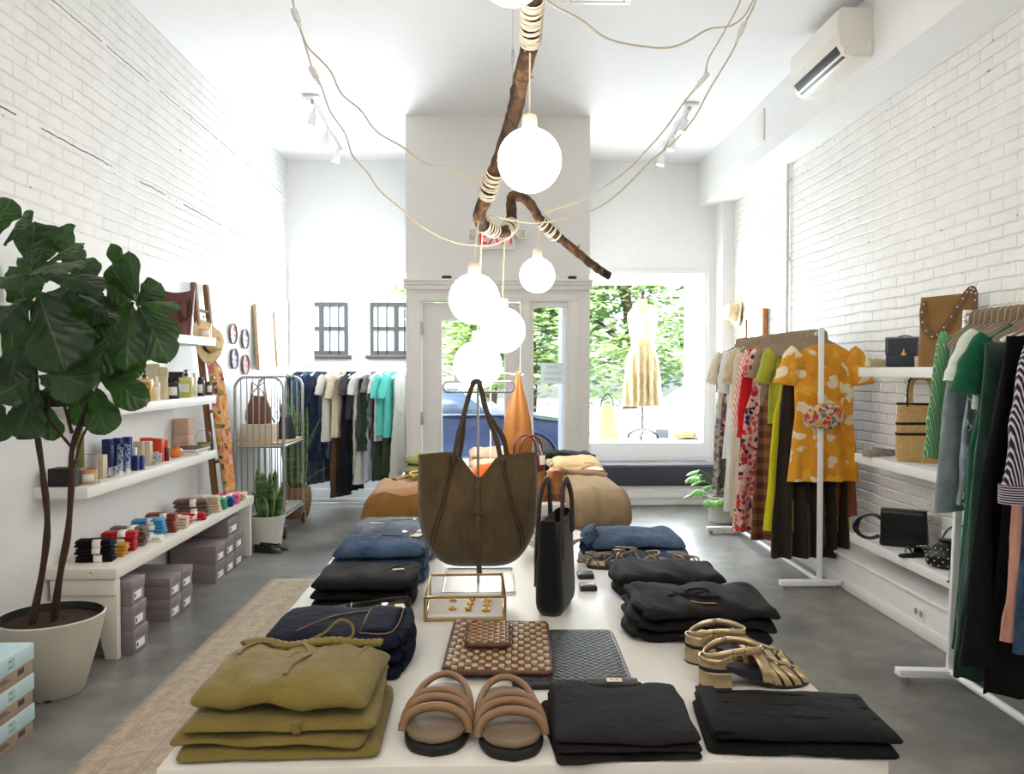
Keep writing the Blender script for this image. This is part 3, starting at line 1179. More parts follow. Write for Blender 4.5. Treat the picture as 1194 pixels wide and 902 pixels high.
for i in range(2):
    g = garment('folded_trousers', 'folded black jersey trousers behind the drawstring pair, ' + ('underneath' if i == 0 else 'on top'), 'trousers', BLACKC, .53 - .01 * i, 2.33 + .008 * i, TZ + .033 * i, .31, .25, .032, 1, 21.5 + i * 1.9, R(-6 + 3 * i), .010, 'black jersey trousers')
    obj('waistband', MB().sweep(spline([(-.145, -.1, .014), (-.162, -.04, .018), (-.15, .03, .018), (-.158, .1, .014)], 5), .012, .014, up=(1, 0, 0), n=8), BLACKC, g)
for i in range(3):
    f = surf_z(.33, .27, .0255, 1, 31.5 + i * 2.3, .011)
    g = garment('folded_trousers', 'folded black drawstring trousers behind the gold sandals, ' + ('lowest', 'middle', 'uppermost')[i], 'trousers', BLACKC, .525 + (-.01, .0, .01)[i], 1.985 + .008 * i, TZ + .026 * i, .33, .27, .0255, 1, 31.5 + i * 2.3, R(-8 + 4 * i), .011, 'black drawstring trousers')
    obj('waistband', MB().sweep(spline([(-.15, -.11, .014), (-.172, -.05, .017), (-.16, .03, .016), (-.168, .11, .013)], 5), .011, .016, up=(1, 0, 0), n=8), BLACKC, g)
    if i == 2:
        d = MB().sweep(topline(f, [(-.09, -.02), (-.05, .0), (-.02, .04), (.02, .02), (.0, -.02), (-.04, -.015), (-.075, .01)], .005), .0032, n=8)
        d.sweep(topline(f, [(-.05, -.01), (-.01, -.05), (.03, -.06)], .005), .0032, n=8)
        obj('drawstring', d, BLACKT, g)
        obj('zip', MB().sweep(topline(f, [(-.05, -.085), (-.02, -.08), (.01, -.085)], .004), .003, .0015, up=(0, 0, 1), n=8).lathe([(.005, 0), (.005, .003)], 10, M=Matrix.Translation((.012, -.086, f(.012, -.086) + .002))), GOLD, g)
for i in range(2):
    f = surf_z(.315, .205, .0175, 1, 41.5 + i, .0035)
    g = garment('folded_trousers', 'folded black linen trousers in front of the gold sandals, ' + ('lower of two' if i == 0 else 'upper of two, with pressed pleats'), 'trousers', BLACKL,   .535 + .004 * i, 1.408 + .004 * i, TZ + .0185 * i, .315, .215 - .01 * i, .0175, 1, 41.5 + i, R(-7 + 2 * i), .0035, 'black linen trousers')
    if i:
        obj('waistband', MB().box((-.135, .0, .0165), (.036, .195, .007), .003), BLACKL, g)
        for q in range(3):
            obj('pleat', MB().sweep(topline(f, [(-.115, .07 - .05 * q), (0, .065 - .05 * q), (.14, .06 - .045 * q)], .0012), .005, .0018, up=(0, 0, 1), n=6), BLACKL, g)

# ---- black tee shirts, three folded together
bk = lambda x: .122 - .034 * max(0, 1 - (x / .062) ** 2) ** .7 - .10 * max(0, abs(x) - .062)
for i in range(3):
    f = surf_z(.245, .27, .013, 1, 51.5 + i, .004)
    g = garment('folded_tee_shirt', 'folded black tee shirt beside the slides, ' + ('lowest of the three', 'in the middle of the three', 'on top with its neck label showing')[i], 'tee shirt', BLACKT, .232 - .004 * (2 - i), 1.437 - .004 * (2 - i), TZ + .0135 * i, .245, .27, .013, 1, 51.5 + i, R(3 - 3 * i), .004, 'black tee shirts', backfn=bk, dome=.004, nx=34)
    if i == 2:
        nb = [V((q / 100, bk(q / 100) - .008, .0105)) for q in (-5.4, -5, -4, -3, -2, -1, 0, 1, 2, 3, 4, 5, 5.4)]
        obj('neckband', MB().sweep(nb, .006, .0022, up=(0, 0, 1), n=8), BLACKT, g)
        obj('back_neck', MB().grid(lambda u, v: V((lerp(-.05, .05, u), lerp(.09, .116, v) + .004 * cos(PI * (u - .5)), .011 + .003 * v)), 8, 3), cloth('black_jersey_inside', (70, 66, 64)), g, solid=.002)
        obj('neck_label', MB().box((.004, .103, .0158), (.03, .016, .0015), .0004), TAGM, g)
        obj('lettering', text_mb('BUZ', .009, extr=.0002, M=Matrix.Translation((.004, .103, .0168))), BLACKP, g)

# ------------------------------------------------------------------ slides
TAUPE = mat('taupe_leather', (112, 95, 76), .5, var=.06, bump=.1)
TANSTRAP = mat('tan_puffy_leather', (128, 97, 70), .5, var=.05, bump=.1)
BSOLE = mat('black_rubber', (20, 19, 19), .6)


def make_slide(label, x, y, rz):
    y -= .034
    s = thing('slide_sandal', label, 'sandal', (x, y, TZ), rz, 'puffy strap slides')
    so = MB().prism(foot_outline(.252, .112), 0, .019, bev=.005)
    obj('sole', so, BSOLE, s)
    obj('footbed', MB().prism(foot_outline(.246, .108), .0195, .032, bev=.006), TAUPE, s)
    for (yy, hh, lean, r) in ((-.074, .030, .012, .0082), (-.046, .033, .018, .0078), (-.026, .036, .022, .0078), (-.008, .024, .112, .0072)):
        t = (yy + .126) / .252
        hw = hwid(t, .112) + .004
        p = []
        for i in range(19):
            a = PI * i / 18
            p.append(V((hw * cos(a), yy + lean * sin(a), .022 + (hh + .008) * sin(a) ** .8)))
        obj('strap', MB().sweep(p, r, r * .9, n=12), TANSTRAP, s)
    lb = obj('label', MB().box((0, .052, .0326), (.026, .02, .0014), .0004), BLACKP, s)
    for k in range(3):
        obj('print_line', MB().box((0, .046 + .006 * k, .0335), (.014, .0024, .0004)), mat('pale_print', (170, 160, 145), .7), lb)
    obj('buckle', MB().lathe([(.005, -.002), (.005, .002)], 12, M=Matrix.Translation((hwid(.55, .112) * (1 if rz > 0 else -1) + .003, .005, .03)) @ Matrix.Rotation(PI / 2, 4, 'Y')), CHROME, s)
    return s


make_slide('taupe slide sandal with puffy straps, under the woven tan clutch', -.092, 1.482, R(-3))
make_slide('taupe slide sandal with puffy straps, next to the black tee shirts', .032, 1.462, R(3))

# ------------------------------------------------------------------ woven leather goods
WTAN = weave('tan_brown_weave', (186, 152, 104), (92, 58, 36), .0140, .0205)
WBRN = weave('brown_weave', (176, 134, 84), (92, 50, 28), .0135, .0125)
WBLK = weave('black_weave', (34, 36, 40), (17, 18, 20), .0135, .0135, .5, (6, 6, 7), R(45))
BROWNL = mat('brown_leather', (80, 49, 32), .45, var=.1)
BLKL = mat('black_leather_trim', (22, 22, 23), .38, var=.1)


def flat_case(name, label, cat, x, y, z, rz, w, d, h, m, trim, curl=0.0):
    t = thing(name, label, cat, (x, y, z), rz)
    b = MB().box((0, 0, h / 2), (w, d, h), h * .3)
    g2 = MB()
    g2.grid(lambda u, v: V((lerp(-w / 2, w / 2, u) * .985, lerp(-d / 2, d / 2, v) * .985, h + .001 + curl * (2 * u - 1) ** 2 + .0012 * nz(u * 5, v * 5, w))), 24, 24)
    obj('woven_panel', g2, m, t, solid=.002)
    o = [(x_, y_, h * .55 + curl * (2 * x_ / w) ** 2 * .6) for x_, y_ in rrect(w, d, .012)]
    obj('binding', MB().sweep(o, h * .55, h * .62, up=(0, 0, 1), n=8, closed=True), trim, t)
    obj('base', b, trim, t)
    return t


flat_case('laptop_sleeve', 'flat black woven leather sleeve tucked under the tan clutch', 'sleeve', .170, 1.765, TZ, R(-1), .235, .325, .013, WBLK, BLKL)
k = flat_case('woven_clutch', 'flat tan and brown woven leather clutch lying on the table', 'clutch', .020, 1.805, TZ + .016, R(-2), .226, .325, .009, WTAN, BROWNL, .003)
k.rotation_euler = (0, R(1.0), R(-2))
k.location.z = TZ + .0135
w_ = flat_case('woven_wallet', 'small brown woven wallet lying on the tan clutch', 'wallet', -.006, 1.842, TZ + .0285, R(-1), .094, .15, .010, WBRN, BROWNL)
obj('tie', MB().sweep(spline([(.05, .05, .006), (.058, .03, .012), (.055, .005, .006), (.06, -.01, .004)], 5), .0028, n=6), BROWNL, w_)

# ------------------------------------------------------------------ gold fisherman sandals
GLEA = mat('metallic_gold_leather', (178, 158, 124), .34, .75, .12, 40, bump=.15, bs=90)
NAVYI = mat('dark_insole', (30, 31, 36), .5)


def make_gold(label, x, y, rz, mir=1):
    s = thing('gold_sandal', label, 'sandal', (x, y, TZ), rz, 'gold sandals')
    L, W = .235, .082

    def lift(p):
        u = (p.y + L / 2) / L
        return V((p.x, p.y, p.z + .034 * max(0, min(1, (u - .3) / .45)) ** 1.4))
    obj('sole', MB().prism(foot_outline(L, W, 24), 0, .009, bev=.003).move(lift), BSOLE, s)
    obj('insole', MB().prism(foot_outline(L, W, 24, .95), .0092, .013).move(lift), NAVYI, s)
    hl = [(x_ * 1.0, y_) for x_, y_ in foot_outline(L, W, 24) if y_ > L * .24]
    obj('heel', MB().prism(hl, .0, .034, bev=.002), GLEA, s)
    obj('heel_tip', MB().prism([(a * 1.01, b) for a, b in hl], -.0, .004), BSOLE, s)
    hts = lambda u: interp([(0, .016), (.12, .026), (.3, .038), (.45, .048)], u)
    for u, tilt, wd in ((.075, .014, .0095), (.165, .022, .0092), (.255, .026, .0092), (.345, .028, .0092), (.43, .012, .016)):
        yy = -L / 2 + L * u
        hw = hwid(u, W) + .001
        obj('strap', MB().grid(lambda q, v: lift(V((hw * cos(PI * q) * (1 + .03 * sin(PI * q)), yy + tilt * sin(PI * q) + lerp(-wd, wd, v) * (.75 + .25 * sin(PI * q)), .007 + hts(u) * sin(PI * q) ** .7 + .002 * cos(PI * (v - .5))))), 18, 4), GLEA, s, solid=.0028)
    p = []
    for u in (.02, .08, .16, .25, .34, .44, .5):
        yy = -L / 2 + L * u
        p.append(lift(V((0, yy + .016, .009 + hts(min(u, .45)) + .002 - (.012 if u < .05 else 0)))))
    obj('centre_strap', MB().sweep(spline(p, 3), .009, .0018, up=(0, 0, 1), n=8, e=.6), GLEA, s)
    hc = []
    for i in range(13):
        a = PI * i / 12
        hc.append(V((W * .37 * cos(a), L * .3 + L * .185 * sin(a), .062 + .004 * sin(a))))
    obj('heel_counter', MB().grid(lambda u, v: V((W * .37 * cos(PI * u), L * .3 + L * .19 * sin(PI * u), lerp(.042, .062, v))), 16, 3), GLEA, s, solid=.003)
    an = []
    for i in range(28):
        a = 2 * PI * i / 28
        an.append(V((.036 * cos(a), L * .24 + .06 * sin(a) - .01, .072 + .010 * sin(a) * -.6 + .006 * cos(2 * a))))
    obj('ankle_strap', MB().grid(lambda u, v: an[int(u * 28) % 28] + V((0, 0, lerp(-.0075, .0075, v))), 28, 2), GLEA, s, solid=.003)
    bx = mir * .037
    obj('buckle', MB().sweep([(bx, L * .2 + .012, .065), (bx, L * .2 + .012, .083), (bx, L * .2 - .012, .083), (bx, L * .2 - .012, .065)], .0018, n=6, closed=True), GOLD, s)
    obj('slingback', MB().sweep(spline([(bx * .95, L * .22, .07), (bx * 1.02, L * .33, .06), (bx * 1.0, L * .36, .05)], 5), .002, .007, up=(0, 0, 1), n=8), GLEA, s)
    return s


make_gold('gold strappy sandal with a block heel, the one in front', .545, 1.625, R(94), -1)
make_gold('gold strappy sandal with a block heel, the one behind its pair', .548, 1.735, R(80), -1)

# ------------------------------------------------------------------ thin strap sandals in a tangle by the blue jeans
BRONZE = mat('bronze_leather', (132, 116, 96), .35, .5, .15, 40)
for i in range(2):
    x, y, rz = (.43, 2.575, R(80)) if i == 0 else (.545, 2.50, R(86))
    s = thing('strappy_sandal', 'flat bronze sandal with tangled thin straps, ' + ('nearer the blue jeans' if i == 0 else 'nearer the black trousers'), 'sandal', (x, y, TZ), rz, 'bronze strap sandals')
    obj('sole', MB().prism(foot_outline(.235, .075), 0, .012, bev=.003), mat('dark_sole', (62, 50, 40), .6), s)
    obj('insole', MB().prism(foot_outline(.228, .07), .0122, .016), mat('tan_insole', (182, 152, 122), .55), s)
    rg = random.Random(11 + i)
    for q in range(6):
        pts = []
        yb = -.1 + .036 * q
        k_ = rg.uniform(.03, .062)
        for j in range(9):
            a = PI * j / 8
            pts.append(V((.037 * cos(a) + .02 * rg.uniform(-1, 1) * sin(a), yb + .05 * sin(a) * rg.uniform(-.4, 1), .014 + k_ * sin(a))))
        obj('strap', MB().sweep(spline(pts, 4), .0032, n=7), BRONZE, s)
    kn = []
    for j in range(26):
        a = 2 * PI * j / 9
        kn.append(V((.03 * sin(a) + .008 * sin(a * 2.3), .125 + .02 * cos(a * 1.3), .02 + .012 * sin(a * 1.7) ** 2)))
    obj('ties', MB().sweep(spline(kn, 3), .003, n=7), BRONZE, s)

# ------------------------------------------------------------------ brass and glass jewellery box
bx = thing('jewellery_box', 'brass edged glass jewellery box in front of the suede bag', 'box', (-.068, 2.16, TZ), R(1))
bw, bd_, bh = .207, .225, .062
for (x, y) in ((-1, -1), (1, -1), (1, 1), (-1, 1)):
    obj('post', MB().box((x * bw / 2, y * bd_ / 2, bh / 2), (.006, .006, bh), .001), BRASS, bx)
for z in (.003, bh):
    fr = MB()
    for s in (-1, 1):
        fr.box((0, s * bd_ / 2, z), (bw + .006, .0065, .006), .001).box((s * bw / 2, 0, z), (.0065, bd_, .006), .001)
    obj('frame', fr, BRASS, bx)
obj('clasp', MB().box((.0, -bd_ / 2 - .004, .006), (.02, .004, .008), .001), BRASS, bx)
obj('hinge', MB().box((bw / 2 - .002, bd_ / 2 - .02, bh + .002), (.008, .016, .012), .002), BRASS, bx)
obj('liner', MB().box((0, 0, .008), (bw - .01, bd_ - .01, .006), .001), mat('linen_liner', (212, 206, 196), .8, var=.03, bump=.2, bs=300), bx)
for s in (-1, 1):
    obj('pane', MB().box((0, s * bd_ / 2, bh / 2), (bw - .004, .002, bh - .006)), GLASS, bx)
    obj('pane', MB().box((s * bw / 2, 0, bh / 2), (.002, bd_ - .004, bh - .006)), GLASS, bx)
obj('lid_pane', MB().box((0, 0, bh + .0005), (bw - .004, bd_ - .004, .002)), GLASS, bx)
names = [('gold flower earring', 'near the front edge, under the clasp end')]
k = 0
for (ex_, ey, kind) in ((-.034, -.03, 'f'), (-.036, .045, 'd'), (.008, -.045, 'c'), (.012, -.005, 'c'), (.017, .04, 'c'), (.055, -.045, 'f'), (.058, -.0, 'f'), (.06, .04, 'f')):
    M0 = Matrix.Translation((ex_ - .068, ey + 2.16 - .02, TZ + .011))
    m = MB()
    if kind == 'f':
        for a in range(5):
            m.sphere((.0065 * cos(a * 2 * PI / 5 + k), .0065 * sin(a * 2 * PI / 5 + k), .004), .0052, 10, (1, 1, .7))
        m.sphere((0, 0, .006), .0045, 10)
    elif kind == 'd':
        for a in range(3):
            m.sphere((.004 * a - .004, .003 * (a % 2), .004), .0048, 10, (1, 1, .8))
        m.sweep([(.004, 0, .002), (.012, -.002, .001)], .0012, n=6)
    else:
        m.sphere((0, 0, .0075), .0085, 12, (1, 1, .85))
        m.sphere((.004, .006, .006), .006, 10)
    m.v = [M0 @ p for p in m.v]
    wh = {0: 'gold flower stud inside the glass box, by its front corner', 1: 'small gold drop earring inside the glass box, behind the flower stud', 2: 'gold bead earring in the glass box, first of the middle row', 3: 'gold bead earring in the glass box, middle of the middle row', 4: 'gold bead earring in the glass box, last of the middle row', 5: 'gold cluster stud in the glass box, front of the side row', 6: 'gold cluster stud in the glass box, middle of the side row', 7: 'gold cluster stud in the glass box, back of the side row'}[k]
    tag(obj('gold_earring', m, GOLD), wh, 'earring', 'gold earrings')
    k += 1

# ------------------------------------------------------------------ bag stand
st = thing('bag_stand', 'thin steel bag stand with a flat wire base and looped top bar', 'display stand', (-.035, 2.42, TZ))
obj('base', MB().sweep([(-.105, -.13, .004), (.105, -.13, .004), (.105, .15, .004), (-.105, .15, .004)], .0035, n=8, closed=True), CHROME, st)
obj('rod', MB().sweep(spline([(-.003, .15, .004), (-.003, .1, .006), (-.003, .0, .004), (-.003, -.02, .02), (-.003, -.018, .1)], 4) + [V((-.003, -.018, .6))], .004, n=8), STEEL, st)
lpz = .596
lo = [(x, -.018, z + lpz) for x, z in rrect(.215, .031, .0154, 6)]
obj('top_bar', MB().sweep(lo, .0033, n=8, closed=True), CHROME, st)

# ------------------------------------------------------------------ big suede tote on the stand
SUEDE = mat('olive_brown_suede', (84, 69, 47), .95, var=.28, vs=9, bump=.35, bs=260, sheen=.35, spec=.1)
bag = thing('suede_tote_bag', 'large olive brown suede tote hanging from the steel stand', 'bag', (-.0375, 2.335, .893))
HW = .1735


def zb(u):
    u = abs(u)
    return .122 * u ** 4.5


def zt(u):
    return interp([(-1, .323), (-.75, .326), (-.45, .33), (-.3, .312), (-.15, .275), (-.03, .25), (.05, .25), (.16, .272), (.3, .305), (.4, .318), (.6, .322), (.85, .33), (1, .328)], u)


def thick(u, v):
    return .062 * (max(0, 1 - u * u)) ** .55 * interp([(0, 0), (.04, .42), (.12, .78), (.3, 1), (.6, .85), (1, .5)], v)


def bagpt(side):
    def f(a, v):
        u = -1 + 2 * a
        u = math.copysign(abs(u) ** .85, u)
        z = lerp(zb(u), zt(u), v)
        x = HW * u * interp([(0, .98), (.3, 1.0), (.55, 1.0), (1, .985)], v)
        cr = .014 * nz(u * 3.2, v * 2.0, 1.7) + .012 * nz(u * 6 + v * 4, v * 2.5, 4.2) + .005 * nz(u * 13 - v * 6, v * 3, 8.8) + .007 * math.exp(-((u + .0) / .12) ** 2) * v
        cr += .006 * math.exp(-((abs(u) - .42 - .25 * (1 - v)) / .06) ** 2) * (v < .98)
        y = thick(u, v) * (1 if cr is None else 1) - cr * (1 - abs(u) ** 6) * min(1, v * 4)
        return V((x, -y if side < 0 else y * .8, z))
    return f


ff, fb = bagpt(-1), bagpt(1)
obj('front_panel', MB().grid(ff, 48, 36), SUEDE, bag, smooth=80, solid=.003)
obj('back_panel', MB().grid(fb, 36, 24), SUEDE, bag, smooth=80, solid=.003)


def on_front(u, v, out=.001):
    a = (math.copysign(abs(u) ** (1 / .85), u) + 1) / 2
    p = ff(a, v)
    p.y -= out
    return p


edge = [on_front(-1, 1 - .05 * i, 0) for i in range(20)] + [on_front(-1 + .05 * i, .0, 0) for i in range(1, 40)] + [on_front(1, .05 * i, 0) for i in range(1, 21)]
obj('piping', MB().sweep(edge, .0028, n=8), SUEDE, bag)
SEAM = mat('suede_seam', (54, 43, 28), .9, var=.15)
for s in (-1, 1):
    for off in (0, .05):
        p = [on_front(s * (u + off), v, .0022) for u, v in ((.4, .97), (.425, .88), (.45, .8), (.49, .7), (.53, .6), (.58, .5), (.63, .4), (.68, .3), (.72, .2), (.74, .08))]
        obj('seam', MB().sweep(spline(p, 5), .0024, .0018, up=(0, -1, 0), n=8), SEAM, bag)
rim = [on_front(-1 + .05 * i, 1, 0) for i in range(41)]
obj('top_binding', MB().sweep(rim, .003, .006, up=(0, 0, 1), n=8), SUEDE, bag)
obj('back_binding', MB().sweep([fb(i / 40, 1) for i in range(41)], .003, .005, up=(0, 0, 1), n=8), SUEDE, bag)
ts = [V((.001, -.02, .249)), V((-.001, -.042, .235))] + [on_front(0, v, .009) for v in (.78, .6, .4, .2, .1)] + [V((.004, -.05, .01)), V((.005, -.046, -.018))]
obj('strap_tie', MB().sweep(spline(ts, 4), .0078, .0018, up=(0, -1, 0), n=8, e=.6), mat('brown_suede_handle', (74, 58, 42), .8, var=.12), bag)
q = on_front(0, .66, .012)
obj('tie_keeper', MB().box((q.x, q.y, q.z), (.026, .006, .010), .002), mat('brown_suede_handle', (74, 58, 42)), bag)
HZ = .5425
for (y, x0, x1, z0, z1, ap, nm) in ((-.03, -.07, .07, .325, .316, -.004, 'front'), (.022, -.058, .088, .322, .326, .004, 'back')):
    pts = [(x0, y, z0 - .02), (x0 + .012, y, z0 + .05), (-.038, y * .6, HZ - .09), (-.019, y * .3, HZ - .022), (-.004 + ap, y * .2, HZ), (.009, y * .3, HZ - .02), (.026, y * .6, HZ - .09), (x1 - .014, y, z1 + .05), (x1, y, z1 - .02)]
    obj('handle', MB().sweep(spline(pts, 6), .0076, .0062, n=10), mat('brown_suede_handle', (74, 58, 42), .8, var=.12), bag)

# ------------------------------------------------------------------ black felt tote
FELT = mat('black_felt', (18, 18, 19), .95, var=.15, vs=60, bump=.5, bs=240, sheen=.2, spec=.1)
c = atz(651, 716, TZ)
tt = thing('felt_tote_bag', 'narrow black felt tote standing on the table with dark brown handles', 'bag', (c.x - .002, 2.155, TZ), R(-18))
rings = []
HB = .235
for i in range(15):
    v = i / 14
    w = interp([(0, .055), (.04, .07), (.15, .078), (.5, .070), (1, .050)], v)
    d = interp([(0, .16), (.04, .18), (.15, .19), (.6, .2), (1, .205)], v)
    sag = .02 * v
    rings.append([(x + .003 * nz(x * 20, y * 20, v * 4) * v, y, HB * v + (.018 * (abs(y) / .1) ** 2 + .01 * nz(y * 14, 2) if v > .5 else 0) * (v - .5) * 2) for x, y in rrect(w, d, min(w, d) * .38, 7)])
inner = [[(x * .93, y * .96, z - dz) for x, y, z in rings[-1]] for dz in (0, .04)] + [[(x * .9, y * .93, .03) for x, y, z in rings[-1]]]
obj('body', MB().loft(rings + inner), FELT, tt, smooth=70)
for s in (-1, 1):
    x = s * .026
    pts = [(x * 1.35, -.072, .15), (x * 1.28, -.07, .2), (x * 1.2, -.058, .29), (x * 1.05, -.03, .338), (x, 0, .348), (x * 1.05, .03, .338), (x * 1.2, .058, .29), (x * 1.2, .07, .2)]
    obj('handle', MB().sweep(spline(pts, 6), lambda t: lerp(.010, .017, abs(2 * t - 1)), .0055, up=(1, 0, 0), n=10), mat('espresso_leather', (52, 38, 33), .5, var=.1), tt)
obj('price_tag', MB().box((-.044, -.05, .12), (.0015, .03, .1), .0003), PAPER, tt)

# ------------------------------------------------------------------ bowl with small scarves, dark compacts
c = atz(650, 672, TZ)
bw_ = thing('ceramic_bowl', 'shallow white bowl behind the black felt tote', 'bowl', (c.x + .005, 2.8, TZ))
obj('body', MB().lathe([(.0, .0), (.04, .0), (.045, .006), (.075, .028), (.105, .052), (.118, .066), (.116, .068), (.1, .054), (.07, .03), (.04, .012), (0, .01)], 36), mat('stoneware_white', (222, 218, 210), .4, var=.04), bw_)
for i, (dx, dy, dz, col, nm) in enumerate(((-.04, -.01, .05, (196, 186, 162), 'beige'), (.03, -.02, .052, (122, 92, 62), 'brown'), (-.015, .04, .085, (126, 132, 66), 'moss green'), (-.035, .02, .082, (214, 196, 168), 'cream'))):
    kk = MB()
    pts = []
    for j in range(14):
        a = 2 * PI * j / 13
        pts.append(V((.026 * cos(a), .022 * sin(a), .008 * sin(2 * a))))
    kk.sweep(spline(pts, 4), .011, .008, n=9)
    kk.sweep(spline([(.02, 0, .004), (.0, .006, .016), (-.02, -.004, .012)], 4), .009, .006, n=8)
    tag(obj('knotted_scrunchie', kk, cloth('scrunchie_' + nm.replace(' ', '_'), col), loc=(c.x + .005 + dx, 2.8 + dy, TZ + dz - .008)), f'{nm} knotted scrunchie heaped in the white bowl', 'scrunchie', 'scrunchies in the bowl')
for i, (px, py) in enumerate(((683, 674), (686, 688))):
    c = atz(px, py, TZ)
    t = thing('leather_compact', 'small dark leather compact beside the felt tote, ' + ('nearer the tan clutch' if i else 'nearer the white bowl'), 'compact', (c.x, c.y + .01, TZ), 0)
    obj('case', MB().box((0, 0, .008), (.05, .05, .016), .003), mat('dark_compact', (48, 40, 36), .4), t)
    obj('inlay', MB().box((0, 0, .0165), (.036, .036, .0015), .0004), mat('grey_inlay', (92, 98, 106), .3), t)
# ================================================================== LEFT WALL: SHELVES AND WHAT STANDS ON THEM
WX = XL + .018


def ysh(px, x, py=480):
    d = _ray(px, py)
    return x * d.y / d.x


SHX = -1.97
S1, S2, S3 = .89, 1.28, 1.69
for z, nm in ((S1, 'lowest of the three white wall shelves, holding small boxes and candles'), (S2, 'middle white wall shelf holding soap bottles'), (S3, 'highest white wall shelf holding a burgundy bag')):
    tag(obj('wall_shelf', MB().span(WX, SHX, 3.94, 5.78, z - .055, z, .003), WHITE), nm, 'shelf')


def cloche(label, x, y, z, r, h, ccol, ch, cr, cl, knob=False):
    t = thing('glass_cloche', label, 'cloche', (x, y, z))
    prof = [(r, .0), (r, h - r)] + [(r * cos(a * PI / 2 / 8), h - r + r * sin(a * PI / 2 / 8)) for a in range(1, 8)] + [(.0, h)]
    obj('dome', MB().lathe(prof, 28, cap=False), glass('cloche_glass', refl=.16, edge=(.42, .46, .48, 1)), t)
    obj('rim', MB().sweep([(r * cos(2 * PI * i / 28), r * sin(2 * PI * i / 28), .003) for i in range(28)], .0028, n=6, closed=True), mat('glass_rim', (214, 220, 222), .1), t)
    if knob:
        obj('knob', MB().lathe([(0, h), (.006, h), (.006, h + .006), (.011, h + .014), (.008, h + .022), (0, h + .024)], 14), mat('glass_rim', (214, 220, 222), .1), t)
    c = thing('candle', cl, 'candle', (x, y, z))
    n_ = ''.join(ch_ for ch_ in cl if ch_.isalpha())[:12]
    obj('jar', MB().lathe([(cr * .8, 0.001), (cr, .006), (cr, ch), (cr * .93, ch), (cr * .93, ch - .012), (0, ch - .012)], 24), mat('wax_%d_%d' % (ccol[0], ccol[1]), ccol, .35, var=.04), c)
    obj('wick', MB().lathe([(.0012, ch - .012), (.0012, ch + .004)], 6), BLACKP, c)
    a0 = -PI / 2 + .5
    lb = MB().grid(lambda u, v: V(((cr + .0008) * cos(a0 + (u - .5) * 1.3), (cr + .0008) * sin(a0 + (u - .5) * 1.3), lerp(ch * .25, ch * .72, v))), 8, 2)
    obj('label', lb, PAPER, c, solid=.0006)
    return t


def carton(name, label, x, y, z, w, d, h, m, lab=None, rz=0.0, group=None, cat='box', stack=None):
    t = thing(name, label, cat, (x, y, z), rz, group)
    obj('carton', MB().box((0, 0, h / 2), (w, d, h), .0015), m, t)
    obj('flap', MB().box((0, 0, h + .0004), (w - .004, d - .004, .0012), .0004), m, t)
    if lab:
        obj('label', MB().box((0, -d / 2 - .0005, h * .5), (w * .6, .001, h * .35)), lab, t)
    return t


def pump_bottle(label, x, y, z, w, d, h, m, pm, top=None, group=None):
    t = thing('pump_bottle', label, 'bottle', (x, y, z), 0, group)
    rings = [[(a, b, zz) for a, b in rrect(w * s, d * s, min(w, d) * .24 * s, 5)] for zz, s in ((0, .94), (.004, 1), (h - .008, 1), (h, .93), (h + .003, .35), (h + .012, .33))]
    obj('body', MB().loft(rings), m, t)
    pu = MB().lathe([(.014, h + .01), (.014, h + .024), (.006, h + .026), (.005, h + .04), (.012, h + .042), (.012, h + .05), (.0, h + .052)], 16)
    pu.sweep([(0, 0, h + .045), (.0, -.02, h + .047), (0, -.034, h + .041)], .0045, n=8)
    obj('pump', pu, pm, t)
    lb = MB().box((0, -d / 2 - .0004, h * .48), (w * .66, .001, h * .42))
    obj('label', lb, PAPER, t)
    if top:
        obj('neck_band', MB().loft([[(a, b, zz) for a, b in rrect(w * 1.01, d * 1.01, min(w, d) * .24, 5)] for zz in (h * .86, h * .985)]), top, t)
    return t


def round_bottle(label, x, y, z, r, h, m, cap, lab=True, name='cosmetic_bottle', caph=.02, group=None):
    t = thing(name, label, 'bottle', (x, y, z), 0, group)
    obj('body', MB().lathe([(r * .92, 0), (r, .004), (r, h * .9), (r * .8, h * .97), (r * .5, h)], 22), m, t)
    obj('cap', MB().lathe([(r * .55, h), (r * .55, h + caph), (r * .45, h + caph + .003)], 18), cap, t)
    if lab:
        obj('label', MB().grid(lambda u, v: V(((r + .0006) * cos(-PI / 2 + (u - .5) * 1.8), (r + .0006) * sin(-PI / 2 + (u - .5) * 1.8), lerp(h * .2, h * .72, v))), 8, 2), PAPER, t, solid=.0006)
    return t


NAVYBOX = mat('navy_card', (34, 44, 96), .5, var=.06)
BLUEPR = floral('blue_print_card', (40, 56, 118), [(96, 112, 164), (26, 36, 84)], 90, thr=.3)
BEIGEC = mat('beige_card', (206, 194, 168), .6, var=.04)
REDC = mat('orange_red_card', (208, 66, 30), .5, var=.06)
PINKC = mat('dusty_pink_card', (206, 170, 150), .6, var=.04)
SILVER = mat('silver_tube', (196, 202, 214), .3, .7, .05)
CREAM = mat('cream_plastic', (226, 214, 184), .4, var=.04)
AMBER = mat('amber_oil', (196, 150, 40), .15, var=.06, coat=.5)
DARKC = mat('charcoal_card', (40, 41, 45), .5, var=.06)
WOODD = mat('weathered_wood', (112, 78, 48), .7, var=.25, vs=14, bump=.3, bs=60, stretch=(1, 1, .15))
BLACKCARD = mat('black_card', (20, 20, 21), .5)

